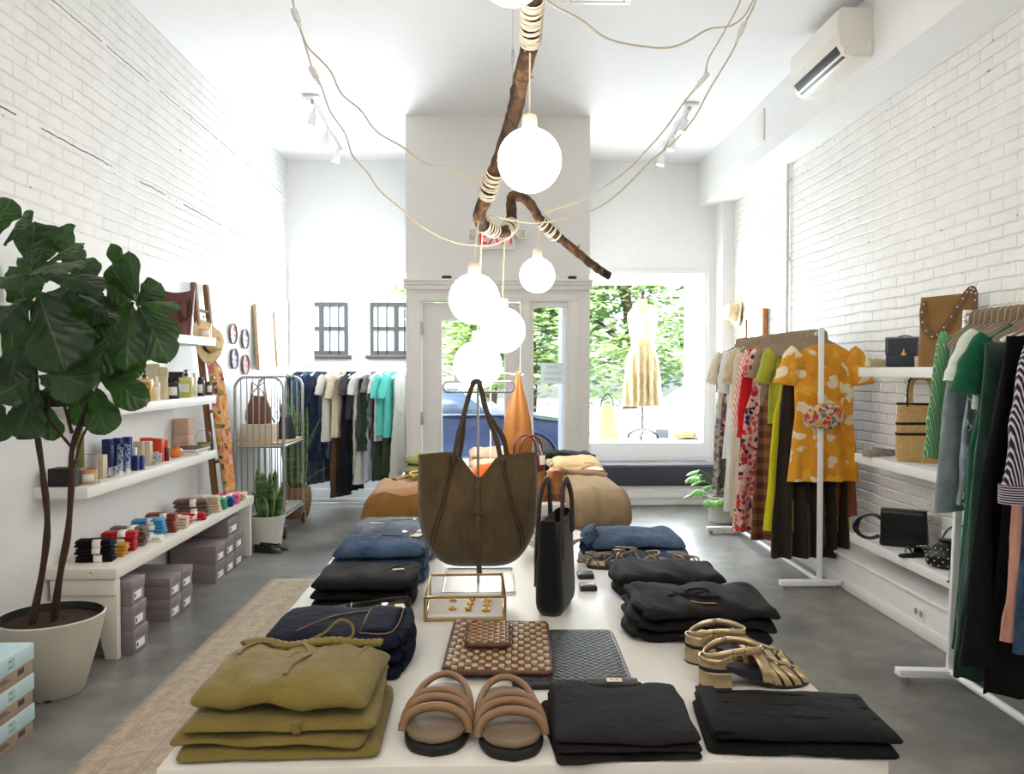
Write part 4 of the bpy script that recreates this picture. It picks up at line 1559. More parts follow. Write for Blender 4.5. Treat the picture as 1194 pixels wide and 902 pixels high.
# lowest shelf, from the near end
carton('candle_box', 'black cube candle box at the near end of the lowest shelf', -2.13, ysh(72, -2.13), S1, .095, .095, .088, BLACKCARD)
carton('candle_box', 'slim slate grey box beside the black cube candle box', -2.055, ysh(87, -2.05) + .03, S1, .03, .08, .085, mat('slate_card', (86, 90, 98), .5))
cloche('clear glass dome over a tan candle at the near end of the lowest shelf', -2.025, ysh(101.5, -2.025), S1, .052, .155, (196, 148, 104), .078, .043, 'tan candle with a cream label under the near glass dome')
round_bottle('tall olive green bottle at the back behind the tan candle', -2.19, ysh(93, -2.19) , S1, .02, .27, mat('olive_glass', (120, 118, 44), .25), mat('olive_glass', (120, 118, 44)), False, caph=.03)
carton('soap_carton', 'tall beige carton just behind the tan candle', -2.07, ysh(116, -2.07), S1, .055, .05, .125, BEIGEC)
for i, px in enumerate((113, 121, 129)):
    carton('skincare_box', 'tall navy box, ' + ('nearest the beige carton', 'middle of its row of three', 'nearest the blue patterned boxes')[i], -2.12 + .012 * i, ysh(px + 3, -2.12 + .012 * i) + .10, S1, .042, .04, .155, NAVYBOX, group='navy boxes')
for i, px in enumerate((119, 131, 142)):
    carton('skincare_box', 'tall blue patterned box at the back, ' + ('partly behind the navy boxes', 'between two of its kind', 'next to the silver tubes')[i], -2.15 + .02 * i, ysh(px, -2.15 + .02 * i) + .06, S1, .045, .045, .185, BLUEPR, group='blue patterned boxes')


def tube_pack(label, x, y, z, w, h, m, capm):
    t = thing('cream_tube', label, 'tube', (x, y, z), rnd.uniform(-.3, .3), 'cream tubes')
    rings = []
    for i in range(7):
        v = i / 6
        rx, ry = lerp(w * .42, w * .5, v), lerp(w * .42, .002, v ** 1.3)
        rings.append([(rx * cos(2 * PI * j / 16), ry * sin(2 * PI * j / 16), .022 + (h - .022) * v) for j in range(16)])
    obj('body', MB().loft(rings), m, t)
    obj('cap', MB().lathe([(w * .36, 0), (w * .38, .022)], 16), capm, t)
    return t


BLUETUBE = floral('blue_silver_print', (178, 188, 208), [(40, 60, 130), (70, 92, 160)], 70, thr=.4)
tube_pack('standing silver and blue tube in front of the navy boxes', -2.035, ysh(139.5, -2.035), S1, .036, .15, BLUETUBE, PAPER)
tube_pack('standing white and blue tube beside the silver one', -2.04, ysh(148, -2.04), S1, .036, .155, BLUETUBE, PAPER)
for i, px in enumerate((157.5, 163.5)):
    carton('travel_box', 'small blue box in front of the beige boxes, ' + ('nearer the standing tubes' if i == 0 else 'farther from the standing tubes'), -2.03 + .01 * i, ysh(px, -2.03 + .01 * i), S1, .034, .03, .085 - .005 * i, NAVYBOX if i == 0 else BLUEPR, group='small blue boxes')
carton('serum_bottle_box', 'slim white bottle carton behind the small blue boxes', -2.09, ysh(156, -2.09), S1, .025, .025, .12, PAPER)
for i, px in enumerate((156.5, 165.5)):
    carton('soap_carton', 'cream carton in the middle of the lowest shelf, ' + ('first of two side by side' if i == 0 else 'second of two side by side'), -2.10 + .03 * i, ysh(px, -2.10 + .03 * i) + .06, S1, .055, .04, .145, BEIGEC, group='cream cartons')


def packet(label, px, x, w, h):
    t = obj('foil_packet', MB().grid(lambda u, v: V((lerp(-w / 2, w / 2, u), .012 * sin(PI * u) * sin(PI * v) + .02 * v + .004 * nz(u * 6, v * 6, px), lerp(0, h, v) + .008 * u)), 10, 10), floral('foil_print', (206, 206, 212), [(60, 66, 110), (120, 124, 140)], 80, thr=.35), loc=(x, ysh(px, x), S1), solid=.004)
    return tag(t, label, 'packet', 'foil packets')


packet('crumpled foil sachet leaning in front of the navy boxes', 129, -2.02, .045, .055)
packet('printed foil sachet leaning against the orange red boxes', 178, -2.03, .05, .075)
packet('second printed foil sachet slipped down beside the orange red boxes', 182.5, -2.03, .045, .06)
for i, px in enumerate((170, 177.5, 184)):
    carton('perfume_box', 'orange red box, ' + ('rearmost of the three by the cream cartons', 'middle one of the three', 'front one of the three, beside the red capped bottle')[i], -2.15 + .035 * i, ysh(px, -2.15 + .035 * i), S1, .06, .045, .15 - .004 * i, REDC, group='orange red boxes')
round_bottle('small amber flask between the red box and the red capped bottle', -2.09, ysh(189, -2.09), S1, .018, .1, mat('amber_glass', (206, 120, 24), .15), mat('amber_glass', (206, 120, 24)), False, caph=.012)
round_bottle('slim dark red bottle with a bright orange cap', -2.05, ysh(193.5, -2.05), S1, .017, .085, mat('dark_red_glass', (78, 22, 18), .2), REDC, False, caph=.045)
t = thing('perfume_bottle', 'round amber glass bottle lying in front of the books', 'bottle', (-2.07, ysh(204.5, -2.07), S1))
obj('body', MB().lathe([(.02, 0), (.036, .008), (.046, .03), (.04, .052), (.026, .062), (.02, .066)], 24), mat('orange_glass', (206, 116, 40), .1, var=.1, coat=.6), t)
obj('stopper', MB().lathe([(.018, .066), (.018, .078), (.012, .082)], 16), mat('orange_glass', (206, 116, 40)), t)
by = ysh(222, -2.08) - .06
for i, (m, nm) in enumerate(((PAPER, 'cream paperback lying flat under the dark thin book'), (mat('dark_book_cover', (60, 60, 62), .5), 'dark thin book lying on the cream paperback'))):
    t = thing('book', nm, 'book', (-2.075, by + .02, S1 + .021 * i), R(6 - 8 * i))
    obj('pages', MB().box((0, 0, .010), (.19, .255, .015), .001), PAPER, t)
    obj('cover', MB().box((0, 0, .0192), (.2, .26, .002), .0005).box((0, 0, .0008), (.2, .26, .0016), .0005), m, t)
for i in range(2):
    carton('candle_box', 'dusty pink carton at the far end of the lowest shelf, ' + ('underneath its twin' if i == 0 else 'stacked on its twin'), -2.165, ysh(214, -2.165), S1 + .116 * i, .105, .105, .114, PINKC, None, group='pink cartons')
cloche('clear glass dome over a green candle at the far end of the lowest shelf', -2.03, ysh(237, -2.03), S1 + 0.0, .058, .15, (140, 142, 46), .062, .044, 'olive green candle under the far glass dome')

# middle shelf
pump_bottle('amber yellow soap bottle with a black pump on the middle shelf', -2.035, ysh(169, -2.035), S2, .088, .05, .132, AMBER, BLACKP, CREAM, 'soap bottles')
pump_bottle('pale green soap bottle with a black pump on the middle shelf', -2.04, ysh(217.5, -2.04), S2, .088, .05, .135, mat('pale_green_soap', (198, 196, 110), .2, var=.05, coat=.4), BLACKP, CREAM, 'soap bottles')
pump_bottle('white soap bottle with a brown pump half hidden by the fig leaves', -2.06, ysh(142, -2.06), S2, .085, .05, .12, mat('milky_soap', (226, 216, 190), .3), mat('brown_plastic', (66, 40, 28), .4), None, 'soap bottles')
round_bottle('slim cream lotion bottle beside the amber soap bottle', -2.03, ysh(182, -2.03), S2, .024, .115, CREAM, CREAM, True, caph=.03)
round_bottle('slim cream bottle beside the pale green soap bottle', -2.03, ysh(227, -2.03), S2, .019, .125, CREAM, CREAM, True, caph=.035)
round_bottle('dark charcoal bottle with a white label before the black box', -2.035, ysh(203, -2.035), S2, .036, .105, DARKC, DARKC, True, caph=.004)
round_bottle('small black bottle near the glass dome on the middle shelf', -2.04, ysh(234, -2.04), S2, .027, .115, BLACKP, BLACKP, True, caph=.016)
carton('candle_box', 'black carton standing behind the charcoal bottle', -2.13, ysh(203, -2.13) + .04, S2, .12, .1, .17, BLACKCARD)
carton('soap_carton', 'tall greyish cream carton behind the amber soap bottle', -2.11, ysh(158, -2.11), S2, .06, .05, .17, BEIGEC)


def pouch(label, px, x, w, h, dy=0):
    t = thing('linen_pouch', label, 'pouch', (x, ysh(px, x) + dy, S2), R(-10), 'linen pouches')
    rings = []
    for i in range(9):
        v = i / 8
        ww, dd = w * (1 - .1 * v + .03 * sin(v * 9)), .06 * (1 - v) ** .6 + .006
        rings.append([(ww / 2 * math.copysign(abs(cos(2 * PI * j / 20)) ** .7, cos(2 * PI * j / 20)) + .012 * v * nz(v * 3, px), dd / 2 * sin(2 * PI * j / 20) + .006 * nz(j * .6, v * 4, px), h * v + .012 * v * nz(j * .35, px)) for j in range(20)])
    obj('bag', MB().loft(rings), cloth('cream_linen', (212, 200, 168), .08), t)
    obj('drawstring', MB().sweep(spline([(-w * .42, -.03, h * .72), (0, -.04, h * .74), (w * .42, -.03, h * .7)], 4), .002, n=6), CREAM, t)
    return t


pouch('cream linen pouch standing behind the slim cream lotion bottle', 190, -2.09, .075, .2)
pouch('cream linen pouch at the back behind the amber soap bottle', 174, -2.16, .11, .22, .05)
pouch('cream linen pouch mostly hidden behind the fig leaves', 99, -2.13, .11, .2)
carton('soap_carton', 'cream carton behind the half hidden white soap bottle', -2.14, ysh(148, -2.14), S2, .07, .06, .16, BEIGEC)
cloche('clear glass dome over a small dark bottle on the middle shelf', -2.014, ysh(244, -2.014), S2, .041, .16, (92, 66, 40), .10, .024, 'dark amber scented candle under the dome on the middle shelf')

# highest shelf
BURG = mat('burgundy_leather', (92, 42, 38), .45, var=.12, vs=18, bump=.2, bs=80)
by = ysh(207, -2.09, 365)
bb_ = thing('bucket_bag', 'burgundy leather bucket bag on the highest shelf', 'bag', (-2.09, by, S3), R(12))
rings = []
for i in range(10):
    v = i / 9
    w, d = lerp(.17, .225, v), lerp(.13, .10, v)
    rings.append([(w / 2 * cos(2 * PI * j / 32), d / 2 * sin(2 * PI * j / 32), .30 * v + .015 * v * cos(4 * PI * j / 32)) for j in range(32)])
rings += [[(x * .94, y * .9, z - .01) for x, y, z in rings[-1]], [(x * .8, y * .8, .02) for x, y, z in rings[0]]]
obj('body', MB().loft(rings), BURG, bb_, smooth=70)
hp = spline([(.015, -.062, .22), (.012, -.075, .17), (.03, -.08, .11), (.06, -.072, .10), (.082, -.055, .13), (.08, -.05, .20), (.07, -.05, .235)], 6)
obj('handle', MB().sweep(hp, .0055, n=10), mat('burgundy_handle', (74, 34, 32), .45), bb_)
obj('handle', MB().sweep([p + V((.012, .012, .012)) for p in hp], .0055, n=10), mat('burgundy_handle', (74, 34, 32), .45), bb_)
cloche('small clear glass dome with a knob over a peach candle on the highest shelf', -2.03, ysh(238, -2.03, 380), S3, .05, .135, (222, 180, 140), .065, .038, 'peach candle under the knobbed dome on the highest shelf', True)
o = obj('wooden_block', MB().box((0, 0, .033), (.05, .04, .066), .012), mat('pale_wood', (214, 192, 152), .6, var=.1, vs=30), loc=(-2.03, ysh(204, -2.03, 390), S3))
tag(o, 'small pale rounded block on the highest shelf beside the burgundy bag', 'ornament')
t = thing('dark_pouch_bag', 'small dark plum bag on the highest shelf behind the fig leaves', 'bag', (-2.1, ysh(92, -2.1, 370) + .05, S3), R(10))
obj('body', MB().loft([[(a, b, zz) for a, b in rrect(.17 * s, .09 * q, .03 * q, 5)] for zz, s, q in ((0, .9, .9), (.02, 1, 1), (.12, 1, .8), (.17, .92, .3))]), mat('plum_leather', (40, 30, 40), .4), t)
obj('strap', MB().sweep(spline([(-.075, 0, .15), (-.06, 0, .24), (0, 0, .27), (.06, 0, .24), (.075, 0, .15)], 5), .004, n=8), mat('plum_leather', (40, 30, 40)), t)

# ------------------------------------------------------------------ bench with socks and shoe boxes
BX, BY0, BY1, BH = -1.875, 4.03, 6.36, .47
bench = thing('bench', 'long white plank bench under the wall shelves', 'bench', ((WX + BX) / 2, (BY0 + BY1) / 2, 0))
bwid, blen = BX - WX - .004, BY1 - BY0
BENCHW = mat('bench_white', (226, 222, 212), .5, var=.03, vs=5, bump=.06, bs=30)
tp = MB().box((0, 0, BH - .028), (bwid, blen, .056), .004)
obj('seat', tp, BENCHW, bench)
for s in (-1, 1):
    yy = s * (blen / 2 - .05)
    o = [(-bwid / 2 + .01, 0), (-bwid / 2 + .07, 0), (-.06, .22), (.05, .22), (bwid / 2 - .075, 0), (bwid / 2 - .012, 0), (bwid / 2 - .012, BH - .057), (-bwid / 2 + .01, BH - .057)]
    obj('leg', MB().prism(o, -.02, .02, Matrix.Translation((0, yy, 0)) @ Matrix.Rotation(PI / 2, 4, 'X'), .003), BENCHW, bench)
    obj('cleat', MB().box((0, yy + s * .028, BH - .1), (bwid - .03, .016, .08), .003), BENCHW, bench)
obj('nail_head', MB().lathe([(.004, 0), (.004, .001)], 8, M=Matrix.Translation((.05, -blen / 2 - .0002, BH - .022)) @ Matrix.Rotation(PI / 2, 4, 'X')), mat('rust', (120, 84, 60), .7), bench)


def sock(label, x, y, z, m, rz=0.0, group=None, w=.185, d=.082, h=.032, spotted=False):
    t = thing('sock_bundle', label, 'socks', (x, y, z), rz, group)
    obj('socks', folded_mb(w, d, h * 1.04, 2, (x * 7 + y * 3 + z * 11) % 9, .0035, dome=.003, nx=16, m=18), m, t)
    hh = h + .006
    band = MB()
    rr = [(0, a, b + h / 2 + .0015) for a, b in rrect(d + .006, hh, hh * .42, 5)]
    band.grid(lambda u, v: V((lerp(-.002, .04, v), rr[int(round(u * len(rr))) % len(rr)][1], max(.0004, rr[int(round(u * len(rr))) % len(rr)][2]))), len(rr), 1)
    obj('paper_band', band, PAPER, t, solid=.0012)
    return t


def sock_pile(n, x, y, m, lab, group, rz=0.0, h=.032, z=BH, **k):
    for i in range(n):
        pos = '' if n == 1 else (', lowest of its pile' if i == 0 else (', on top of its pile' if i == n - 1 else ', middle of its pile'))
        sock(lab + pos, x + rnd.uniform(-.008, .008), y + rnd.uniform(-.004, .004), z + i * (h + .0025), m, rz + rnd.uniform(-.08, .08), group, h=h, **k)


SBLK = cloth('black_wool', (14, 14, 16), .3, sheen=0)
SRED = cloth('red_wool', (172, 20, 28), .12)
SBRN = cloth('taupe_wool', (104, 84, 74), .15)
SBLU = cloth('sky_blue_wool', (64, 140, 188), .1)
SRUST = cloth('rust_wool', (128, 56, 40), .15)
SCRM = cloth('oatmeal_wool', (202, 188, 160), .08)
SMUS = cloth('mustard_wool', (178, 128, 34), .12)
SGRN = cloth('green_wool', (50, 148, 96), .1)
SROY = cloth('royal_blue_wool', (32, 66, 140), .1)
SMAG = cloth('magenta_wool', (186, 24, 70), .1)
SPNK = cloth('pink_wool', (226, 92, 130), .1)
SWHT = cloth('white_wool', (224, 218, 206), .06)
sock_pile(3, -2.055, 4.19, SBLK, 'black sock bundle with a paper band', 'black sock bundles', .12, .036)
sock_pile(2, -2.045, 4.31, SMUS, 'mustard sock bundle between the black and red piles', 'mustard sock bundles', .1, .03)
sock_pile(3, -2.05, 4.43, SRED, 'red sock bundle with small white dots', 'red sock bundles', .15, .034)
sock_pile(3, -2.045, 4.555, SBRN, 'taupe sock bundle behind the red pile', 'taupe sock bundles', .2, .034)
sock_pile(1, -2.0, 4.68, SWHT, 'flat white sock bundle between the taupe and sky blue piles', 'white sock bundles', .15, .03)
sock_pile(3, -2.035, 4.80, SBLU, 'sky blue sock bundle', 'sky blue sock bundles', .12, .034)
sock_pile(3, -2.025, 4.935, SRUST, 'rust brown sock bundle', 'rust sock bundles', .12, .036)
sock_pile(2, -2.0, 5.07, SCRM, 'oatmeal sock bundle beside the rust pile', 'oatmeal sock bundles', .12, .034)
sock_pile(1, -2.02, 5.19, SMAG, 'magenta sock bundle lying by the oatmeal pile', 'magenta sock bundles', .15, .045)
sock_pile(1, -1.985, 5.32, SRED, 'plain red sock bundle lying beside the magenta one', 'red sock bundles', .2, .045)
sock_pile(2, -2.03, 5.47, SBRN, 'thick taupe sock bundle beyond the plain red one', 'thick taupe sock bundles', .1, .055, w=.22, d=.11)
sock_pile(3, -2.0, 5.62, SCRM, 'oatmeal sock bundle beyond the thick taupe pile', 'far oatmeal sock bundles', .1, .036, w=.21)
sock_pile(2, -1.97, 5.735, SGRN, 'green sock bundle near the far end of the bench', 'green sock bundles', .1, .036)
sock_pile(2, -1.96, 5.845, SROY, 'royal blue sock bundle near the far end of the bench', 'royal blue sock bundles', .1, .034)
sock_pile(2, -1.96, 5.96, SPNK, 'pink sock bundle near the ladder foot', 'pink sock bundles', .1, .034)
for i in range(2):
    garment('folded_scarf', 'folded beige knit scarf on the far end of the bench, ' + ('underneath' if i == 0 else 'on top'), 'scarf', cloth('beige_knit', (206, 178, 148), .1), -1.985 + .01 * i, 6.15, BH + .026 * i, .2, .16, .025, 2, 61 + i, R(8), .004, 'beige scarves')

SHOEB = mat('mauve_grey_card', (128, 117, 121), .6, var=.04)
SHOEB2 = mat('mauve_grey_lid', (134, 123, 127), .6, var=.04)


def shoebox(label, y0, y1, z, xf=-1.86, L=.315, H=.125, group='mauve grey shoe boxes'):
    w = y1 - y0
    t = thing('shoe_box', label, 'shoe box', (xf - L / 2, (y0 + y1) / 2, z), 0, group)
    obj('box', MB().box((0, 0, (H - .03) / 2), (L - .006, w - .006, H - .03), .001), SHOEB, t)
    obj('lid', MB().box((0, 0, H - .0235), (L, w, .046), .0015), SHOEB2, t)
    obj('label', MB().box((L / 2 - .0025, -w * .02, H * .33), (.0012, w * .56, H * .32)), PAPER, t)
    obj('print', MB().box((L / 2 - .0016, -w * .22, H * .33), (.001, w * .09, H * .17)), BLACKP, t)
    rg = MB().sweep([(.02 * cos(a * PI / 8), .02 * sin(a * PI / 8), H + .0003) for a in range(16)], .003, .0006, up=(0, 0, 1), n=6, closed=True)
    obj('emblem', rg, mat('emblem_grey', (136, 126, 130), .5), t)
    rg = MB().sweep([(L / 2 + .0003, .012 * cos(a * PI / 8), H - .024 + .012 * sin(a * PI / 8)) for a in range(16)], .002, .0006, up=(1, 0, 0), n=6, closed=True)
    obj('emblem', rg, mat('emblem_grey', (136, 126, 130), .5), t)
    return t


for i, nm in enumerate(('lowest', 'middle', 'topmost')):
    shoebox(f'mauve grey shoe box, {nm} of the stack of three by the near bench leg', 4.112 + .004 * i, 4.285 - .003 * i, .1265 * i, -1.83 - .006 * i)
for c_, (y0, y1, nm) in enumerate(((4.665, 4.835, 'nearer column'), (4.845, 5.02, 'farther column'))):
    for i in range(2):
        shoebox(f'mauve grey shoe box, {"upper" if i else "lower"} of the {nm} in the group of four', y0, y1, .1265 * i, -1.865)
for c_, (y0, y1, nm) in enumerate(((5.50, 5.70, 'first'), (5.71, 5.90, 'second'), (5.91, 6.10, 'third'))):
    for i in range(2):
        shoebox(f'mauve grey shoe box, {"upper" if i else "lower"} of the {nm} column by the far bench leg', y0, y1, .1265 * i, -1.885)
shoebox('mauve grey shoe box lying across the tops of the far columns', 5.8, 6.06, .2535, -1.90)

# mint and taupe shoe boxes at the frame's near corner
MINT = mat('mint_card', (182, 206, 210), .6, var=.03)
TAUPEC = mat('taupe_card', (156, 134, 118), .6, var=.04)
for i, nm in enumerate(('lowest', 'middle', 'topmost')):
    t = thing('shoe_box', f'mint lidded taupe shoe box, {nm} of the stack in front of the fig pot', 'shoe box', (-2.012 + .002 * i, 3.075 - .003 * i, .1235 * i), R(-.5 + .5 * i), 'mint shoe boxes')
    obj('box', MB().box((0, 0, .03), (.326, .336, .06), .001), TAUPEC, t)
    obj('lid', MB().box((0, 0, .0905), (.335, .345, .065), .0015), MINT, t)
    Mf = Matrix.Translation((.1678, 0, 0)) @ Matrix.Rotation(PI / 2, 4, 'Z') @ Matrix.Rotation(PI / 2, 4, 'X')
    for k, w_ in enumerate(('MO', 'NO')):
        obj('lettering', text_mb(w_, .026, extr=.0003, M=Mf @ Matrix.Translation((.02, .1 - .022 * k, 0))), mat('grey_ink', (116, 128, 132), .7), t)
    bc = MB()
    for q in range(5):
        bc.box((.1636, .075 + .008 * q, .036), (.0008, .004 if q % 2 else .0025, .02))
    bc.v = bc.v
    for q in range(5):
        obj('barcode_bar', MB().box((.1636, .07 + .009 * q, .036), (.0008, .006 if q % 2 else .004, .022)), BLACKP, t)
    obj('print_line', MB().box((.1636, -.02, .03), (.0008, .07, .004)), BLACKP, t)
    obj('print_line', MB().box((.1636, -.03, .04), (.0008, .05, .006)), mat('grey_ink_dark', (80, 74, 70), .7), t)

# ------------------------------------------------------------------ runner rug beside the table
def rug_mat():
    t = NT('woven_runner')
    v = t.coord('Object')
    sp = t.n('ShaderNodeSeparateXYZ')
    t.l(v, sp.inputs[0])
    base = t.ramp(t.noise(v, 18, 5, .7), [(.35, lin((158, 140, 120))), (.65, lin((186, 170, 150)))])
    cn = t.noise(v, 9, 2, .5)
    pat = t.ramp(t.math('ABSOLUTE', t.math('SUBTRACT', t.math('FRACT', t.math('MULTIPLY', cn, 9)), .5)), [(.06, (1, 1, 1, 1)), (.14, (0, 0, 0, 1))])
    lines = t.ramp(t.math('FRACT', t.math('MULTIPLY', sp.outputs[0], 6.2)), [(0, (1, 1, 1, 1)), (.06, (0, 0, 0, 1)), (.13, (0, 0, 0, 1)), (.14, (1, 1, 1, 1)), (.19, (0, 0, 0, 1))], 'CONSTANT')
    m1 = t.math('MULTIPLY', t.math('MAXIMUM', pat, lines), .4)
    col = t.mix(m1, base, lin((132, 114, 96)))
    return t.bsdf(col, .95, 0, t.noise(t.coord('Object', (1, 3, 1)), 160, 3), .5, .006, .2, .1)


rg = MB()
rg.grid(lambda u, v: V((lerp(-1.53, .63, u) + .006 * nz(v * 20, 1) * (1 if u in (0, 1) else 0), lerp(.2, 5.56, v) + .006 * nz(u * 9, 3) * (v == 1), .007)), 40, 90)
o = obj('runner_rug', rg, rug_mat(), solid=.010)
o.location.z = .0
tag(o, 'beige woven runner rug on the concrete beside the display table', 'rug')

# ------------------------------------------------------------------ ladder with hat and scarf, wall plates, framed print
ld = thing('wooden_ladder', 'old wooden ladder leaning on the wall beyond the shelves', 'ladder', (-2.05, 6.13, BH))
lean = -.155


def lad(z):
    return -.155 * (z / 1.65)


for yy in (-.135, .125):
    zt_ = 1.65 if yy < 0 else 1.66
    o = [(-.034, 0), (.034, 0), (.034, zt_ - .02), (.02, zt_), (-.02, zt_), (-.034, zt_ - .02)]
    M_ = Matrix.Translation((0, yy, 0)) @ Matrix.Rotation(math.atan2(lean, 1.65), 4, 'Y') @ Matrix.Rotation(PI / 2, 4, 'Z') @ Matrix.Rotation(PI / 2, 4, 'X')
    obj('rail', MB().prism([(a * .9, b) for a, b in o], -.016, .016, M_, .003), WOODD, ld)
for z in (.3, .68, 1.06, 1.44):
    obj('rung', MB().sweep([(lad(z) - 0, -.12, z), (lad(z), .11, z)], .013, n=10), WOODD, ld)

SCARF = floral('meadow_print_silk', (226, 182, 128), [(214, 128, 130), (232, 154, 60), (150, 142, 62), (238, 206, 168), (120, 70, 84), (226, 160, 150)], 22, thr=.52)
sc1 = MB()


def scarf_fn(u, v):
    z = lerp(.07, 1.075, v)
    w = lerp(.075, .045, v ** 2)
    f_ = 3 * 2 * PI * u
    x = lad(z) + .065 + .028 * sin(f_ + v * 2) + .02 * (1 - v)
    y = -.06 + (u - .5) * 2 * w * 1.5 + .012 * cos(f_)
    if v > .93:
        x = lerp(x, lad(1.06) + .0, (v - .93) / .07)
        z = lerp(z, 1.06 + .02, (v - .93) / .07)
    return V((x, y, z))


sc1.grid(scarf_fn, 40, 40)
o = obj('silk_scarf', sc1, SCARF, solid=.003, loc=(-2.05, 6.13, BH), smooth=80)
tag(o, 'long flowered silk scarf in pink, orange and olive hanging on the ladder', 'scarf')

STRAW = mat('woven_straw', (214, 188, 138), .8, var=.12, vs=60, bump=.5, bs=180)


def straw_hat(label, loc, rot, R0=.165, hc=.105, rc=.088, band=None, m=None):
    t = thing('straw_hat', label, 'hat', loc, rot=rot)
    prof = [(R0, .006), (R0 * .98, .0), (rc * 1.25, .008), (rc * 1.02, .014), (rc, .04), (rc * .96, hc * .8), (rc * .8, hc), (rc * .4, hc * .97), (0.001, hc * .93)]
    mb = MB().lathe(prof, 40, 1.0, 1.12, cap=False)
    mb.move(lambda p: V((p.x, p.y, p.z + (.02 * (p.y / R0) ** 2 - .01 * (p.x / R0) ** 2 if p.xy.length > rc * 1.1 else 0))))
    obj('hat', mb, m or STRAW, t, solid=.004, smooth=60)
    if band:
        obj('band', MB().lathe([(rc * 1.03, .016), (rc * 1.02, .042)], 40, 1, 1.12, cap=False), band, t, solid=.003)
    return t


p = at(248, 403, 5.9)
straw_hat('straw hat hanging from the ladder beside the wall shelves', (-2.13, 6.03, 1.675), (R(6), R(80), R(-6)), band=mat('dark_ribbon', (60, 48, 40), .6))

cols = [((188, 92, 96), (230, 210, 206), 'pink and white patterned', 271, 389), ((74, 96, 160), (222, 222, 226), 'blue streaked', 285, 395), ((60, 86, 158), (206, 206, 216), 'blue banded', 272.5, 418), ((176, 106, 100), (216, 170, 166), 'dusty rose', 285.5, 425)]
for i, (c1, c2, nm, px, py) in enumerate(cols):
    c = atx(px, py, WX + .01)
    t = thing('wall_plate', f'round {nm} plate hung on the white wall beyond the ladder', 'wall plate', (WX + .002, c.y, c.z), 0, 'round wall plates')
    Mx_ = Matrix.Rotation(PI / 2, 4, 'Y')
    obj('rim', MB().lathe([(.05, .0), (.088, .004), (.096, .022), (.09, .024), (.08, .012), (0.001, .010)], 32, M=Mx_, cap=False), mat('plate_rim', (120, 96, 92), .5), t, smooth=50)
    obj('face', MB().lathe([(0.001, .0115), (.078, .0135), (.078, .0125), (.001, .0105)], 32, M=Mx_, cap=False), floral('plate_print_%d' % i, c2, [c1, tuple(min(255, x + 30) for x in c1)], 26, thr=.4), t)

c0, c1_ = atx(296, 430, WX + .02), atx(319, 430, WX + .02)
fw_, fh_ = c1_.y - c0.y, .62
t = thing('framed_print', 'light wood framed print with a pale green abstract on the far wall', 'picture', (WX + .006, (c0.y + c1_.y) / 2, 1.46), rot=(0, R(-3), 0))
t.location.x = WX + .045
fr = MB()
LW = mat('light_oak', (206, 168, 126), .5, var=.1, vs=20)
for (y0, y1, z0, z1) in ((-fw_ / 2, fw_ / 2, 0, .035), (-fw_ / 2, fw_ / 2, fh_ - .035, fh_), (-fw_ / 2, -fw_ / 2 + .035, .035, fh_ - .035), (fw_ / 2 - .035, fw_ / 2, .035, fh_ - .035)):
    fr.span(-.0, .03, y0, y1, z0, z1, .002)
obj('frame', fr, LW, t)
obj('print', MB().span(.006, .012, -fw_ / 2 + .03, fw_ / 2 - .03, .03, fh_ - .03), floral('abstract_print', (238, 240, 232), [(186, 214, 196), (206, 222, 190), (222, 226, 210)], 7, thr=.5), t)

# ------------------------------------------------------------------ steel garment cart
CY0, CY1, CX0, CX1 = 6.92, 7.62, -2.2, -1.785
cart = thing('wheeled_cart', 'tall steel tube cart on castors with wooden shelves', 'cart', ((CX0 + CX1) / 2, (CY0 + CY1) / 2, 0))
cw, cl_ = (CX1 - CX0) / 2, (CY1 - CY0) / 2
for s in (-1, 1):
    y = s * cl_
    pts = [(-cw, y, .12), (-cw, y, 1.30)] + [(-cw + .1 - .1 * cos(a * PI / 16), y, 1.30 + .1 * sin(a * PI / 16)) for a in range(1, 9)] + [(cw - .1 + .1 * sin(a * PI / 16), y, 1.30 + .1 * cos(a * PI / 16)) for a in range(0, 9)] + [(cw, y, .12)]
    obj('end_frame', MB().sweep(pts, .013, n=10), STEEL, cart)
    for k in range(7):
        x = -cw + 2 * cw * (k + 1) / 8
        obj('bar', MB().sweep([(x, y, .19), (x, y, 1.39)], .0055, n=8), STEEL, cart)
    for z in (.19, .80):
        obj('cross_rail', MB().sweep([(-cw, y, z), (cw, y, z)], .011, n=8), STEEL, cart)
for x in (-cw, cw):
    for z in (.19, .80):
        obj('side_rail', MB().sweep([(x, -cl_, z), (x, cl_, z)], .011, n=8), STEEL, cart)
    for y in (-cl_, cl_):
        cs_ = obj('castor', MB().lathe([(.02, -.012), (.045, -.012), (.05, -.006), (.05, .006), (.045, .012), (.02, .012)], 20, M=Matrix.Translation((x, y + .015, .05)) @ Matrix.Rotation(PI / 2, 4, 'Y')), mat('rusty_castor', (84, 56, 42), .5, .3), cart)
        obj('fork', MB().box((x - .018, y + .008, .075), (.004, .03, .085), .001).box((x + .018, y + .008, .075), (.004, .03, .085), .001).box((x, y, .118), (.044, .044, .008), .002), STEEL, cs_)
PLY = mat('plywood', (206, 178, 138), .6, var=.08, vs=14)
obj('shelf', MB().box((0, 0, .822), (2 * cw - .012, 2 * cl_ - .012, .022), .003), PLY, cart)
obj('shelf', MB().box((0, 0, .212), (2 * cw - .012, 2 * cl_ - .012, .022), .003), mat('grey_board', (176, 172, 164), .6), cart)

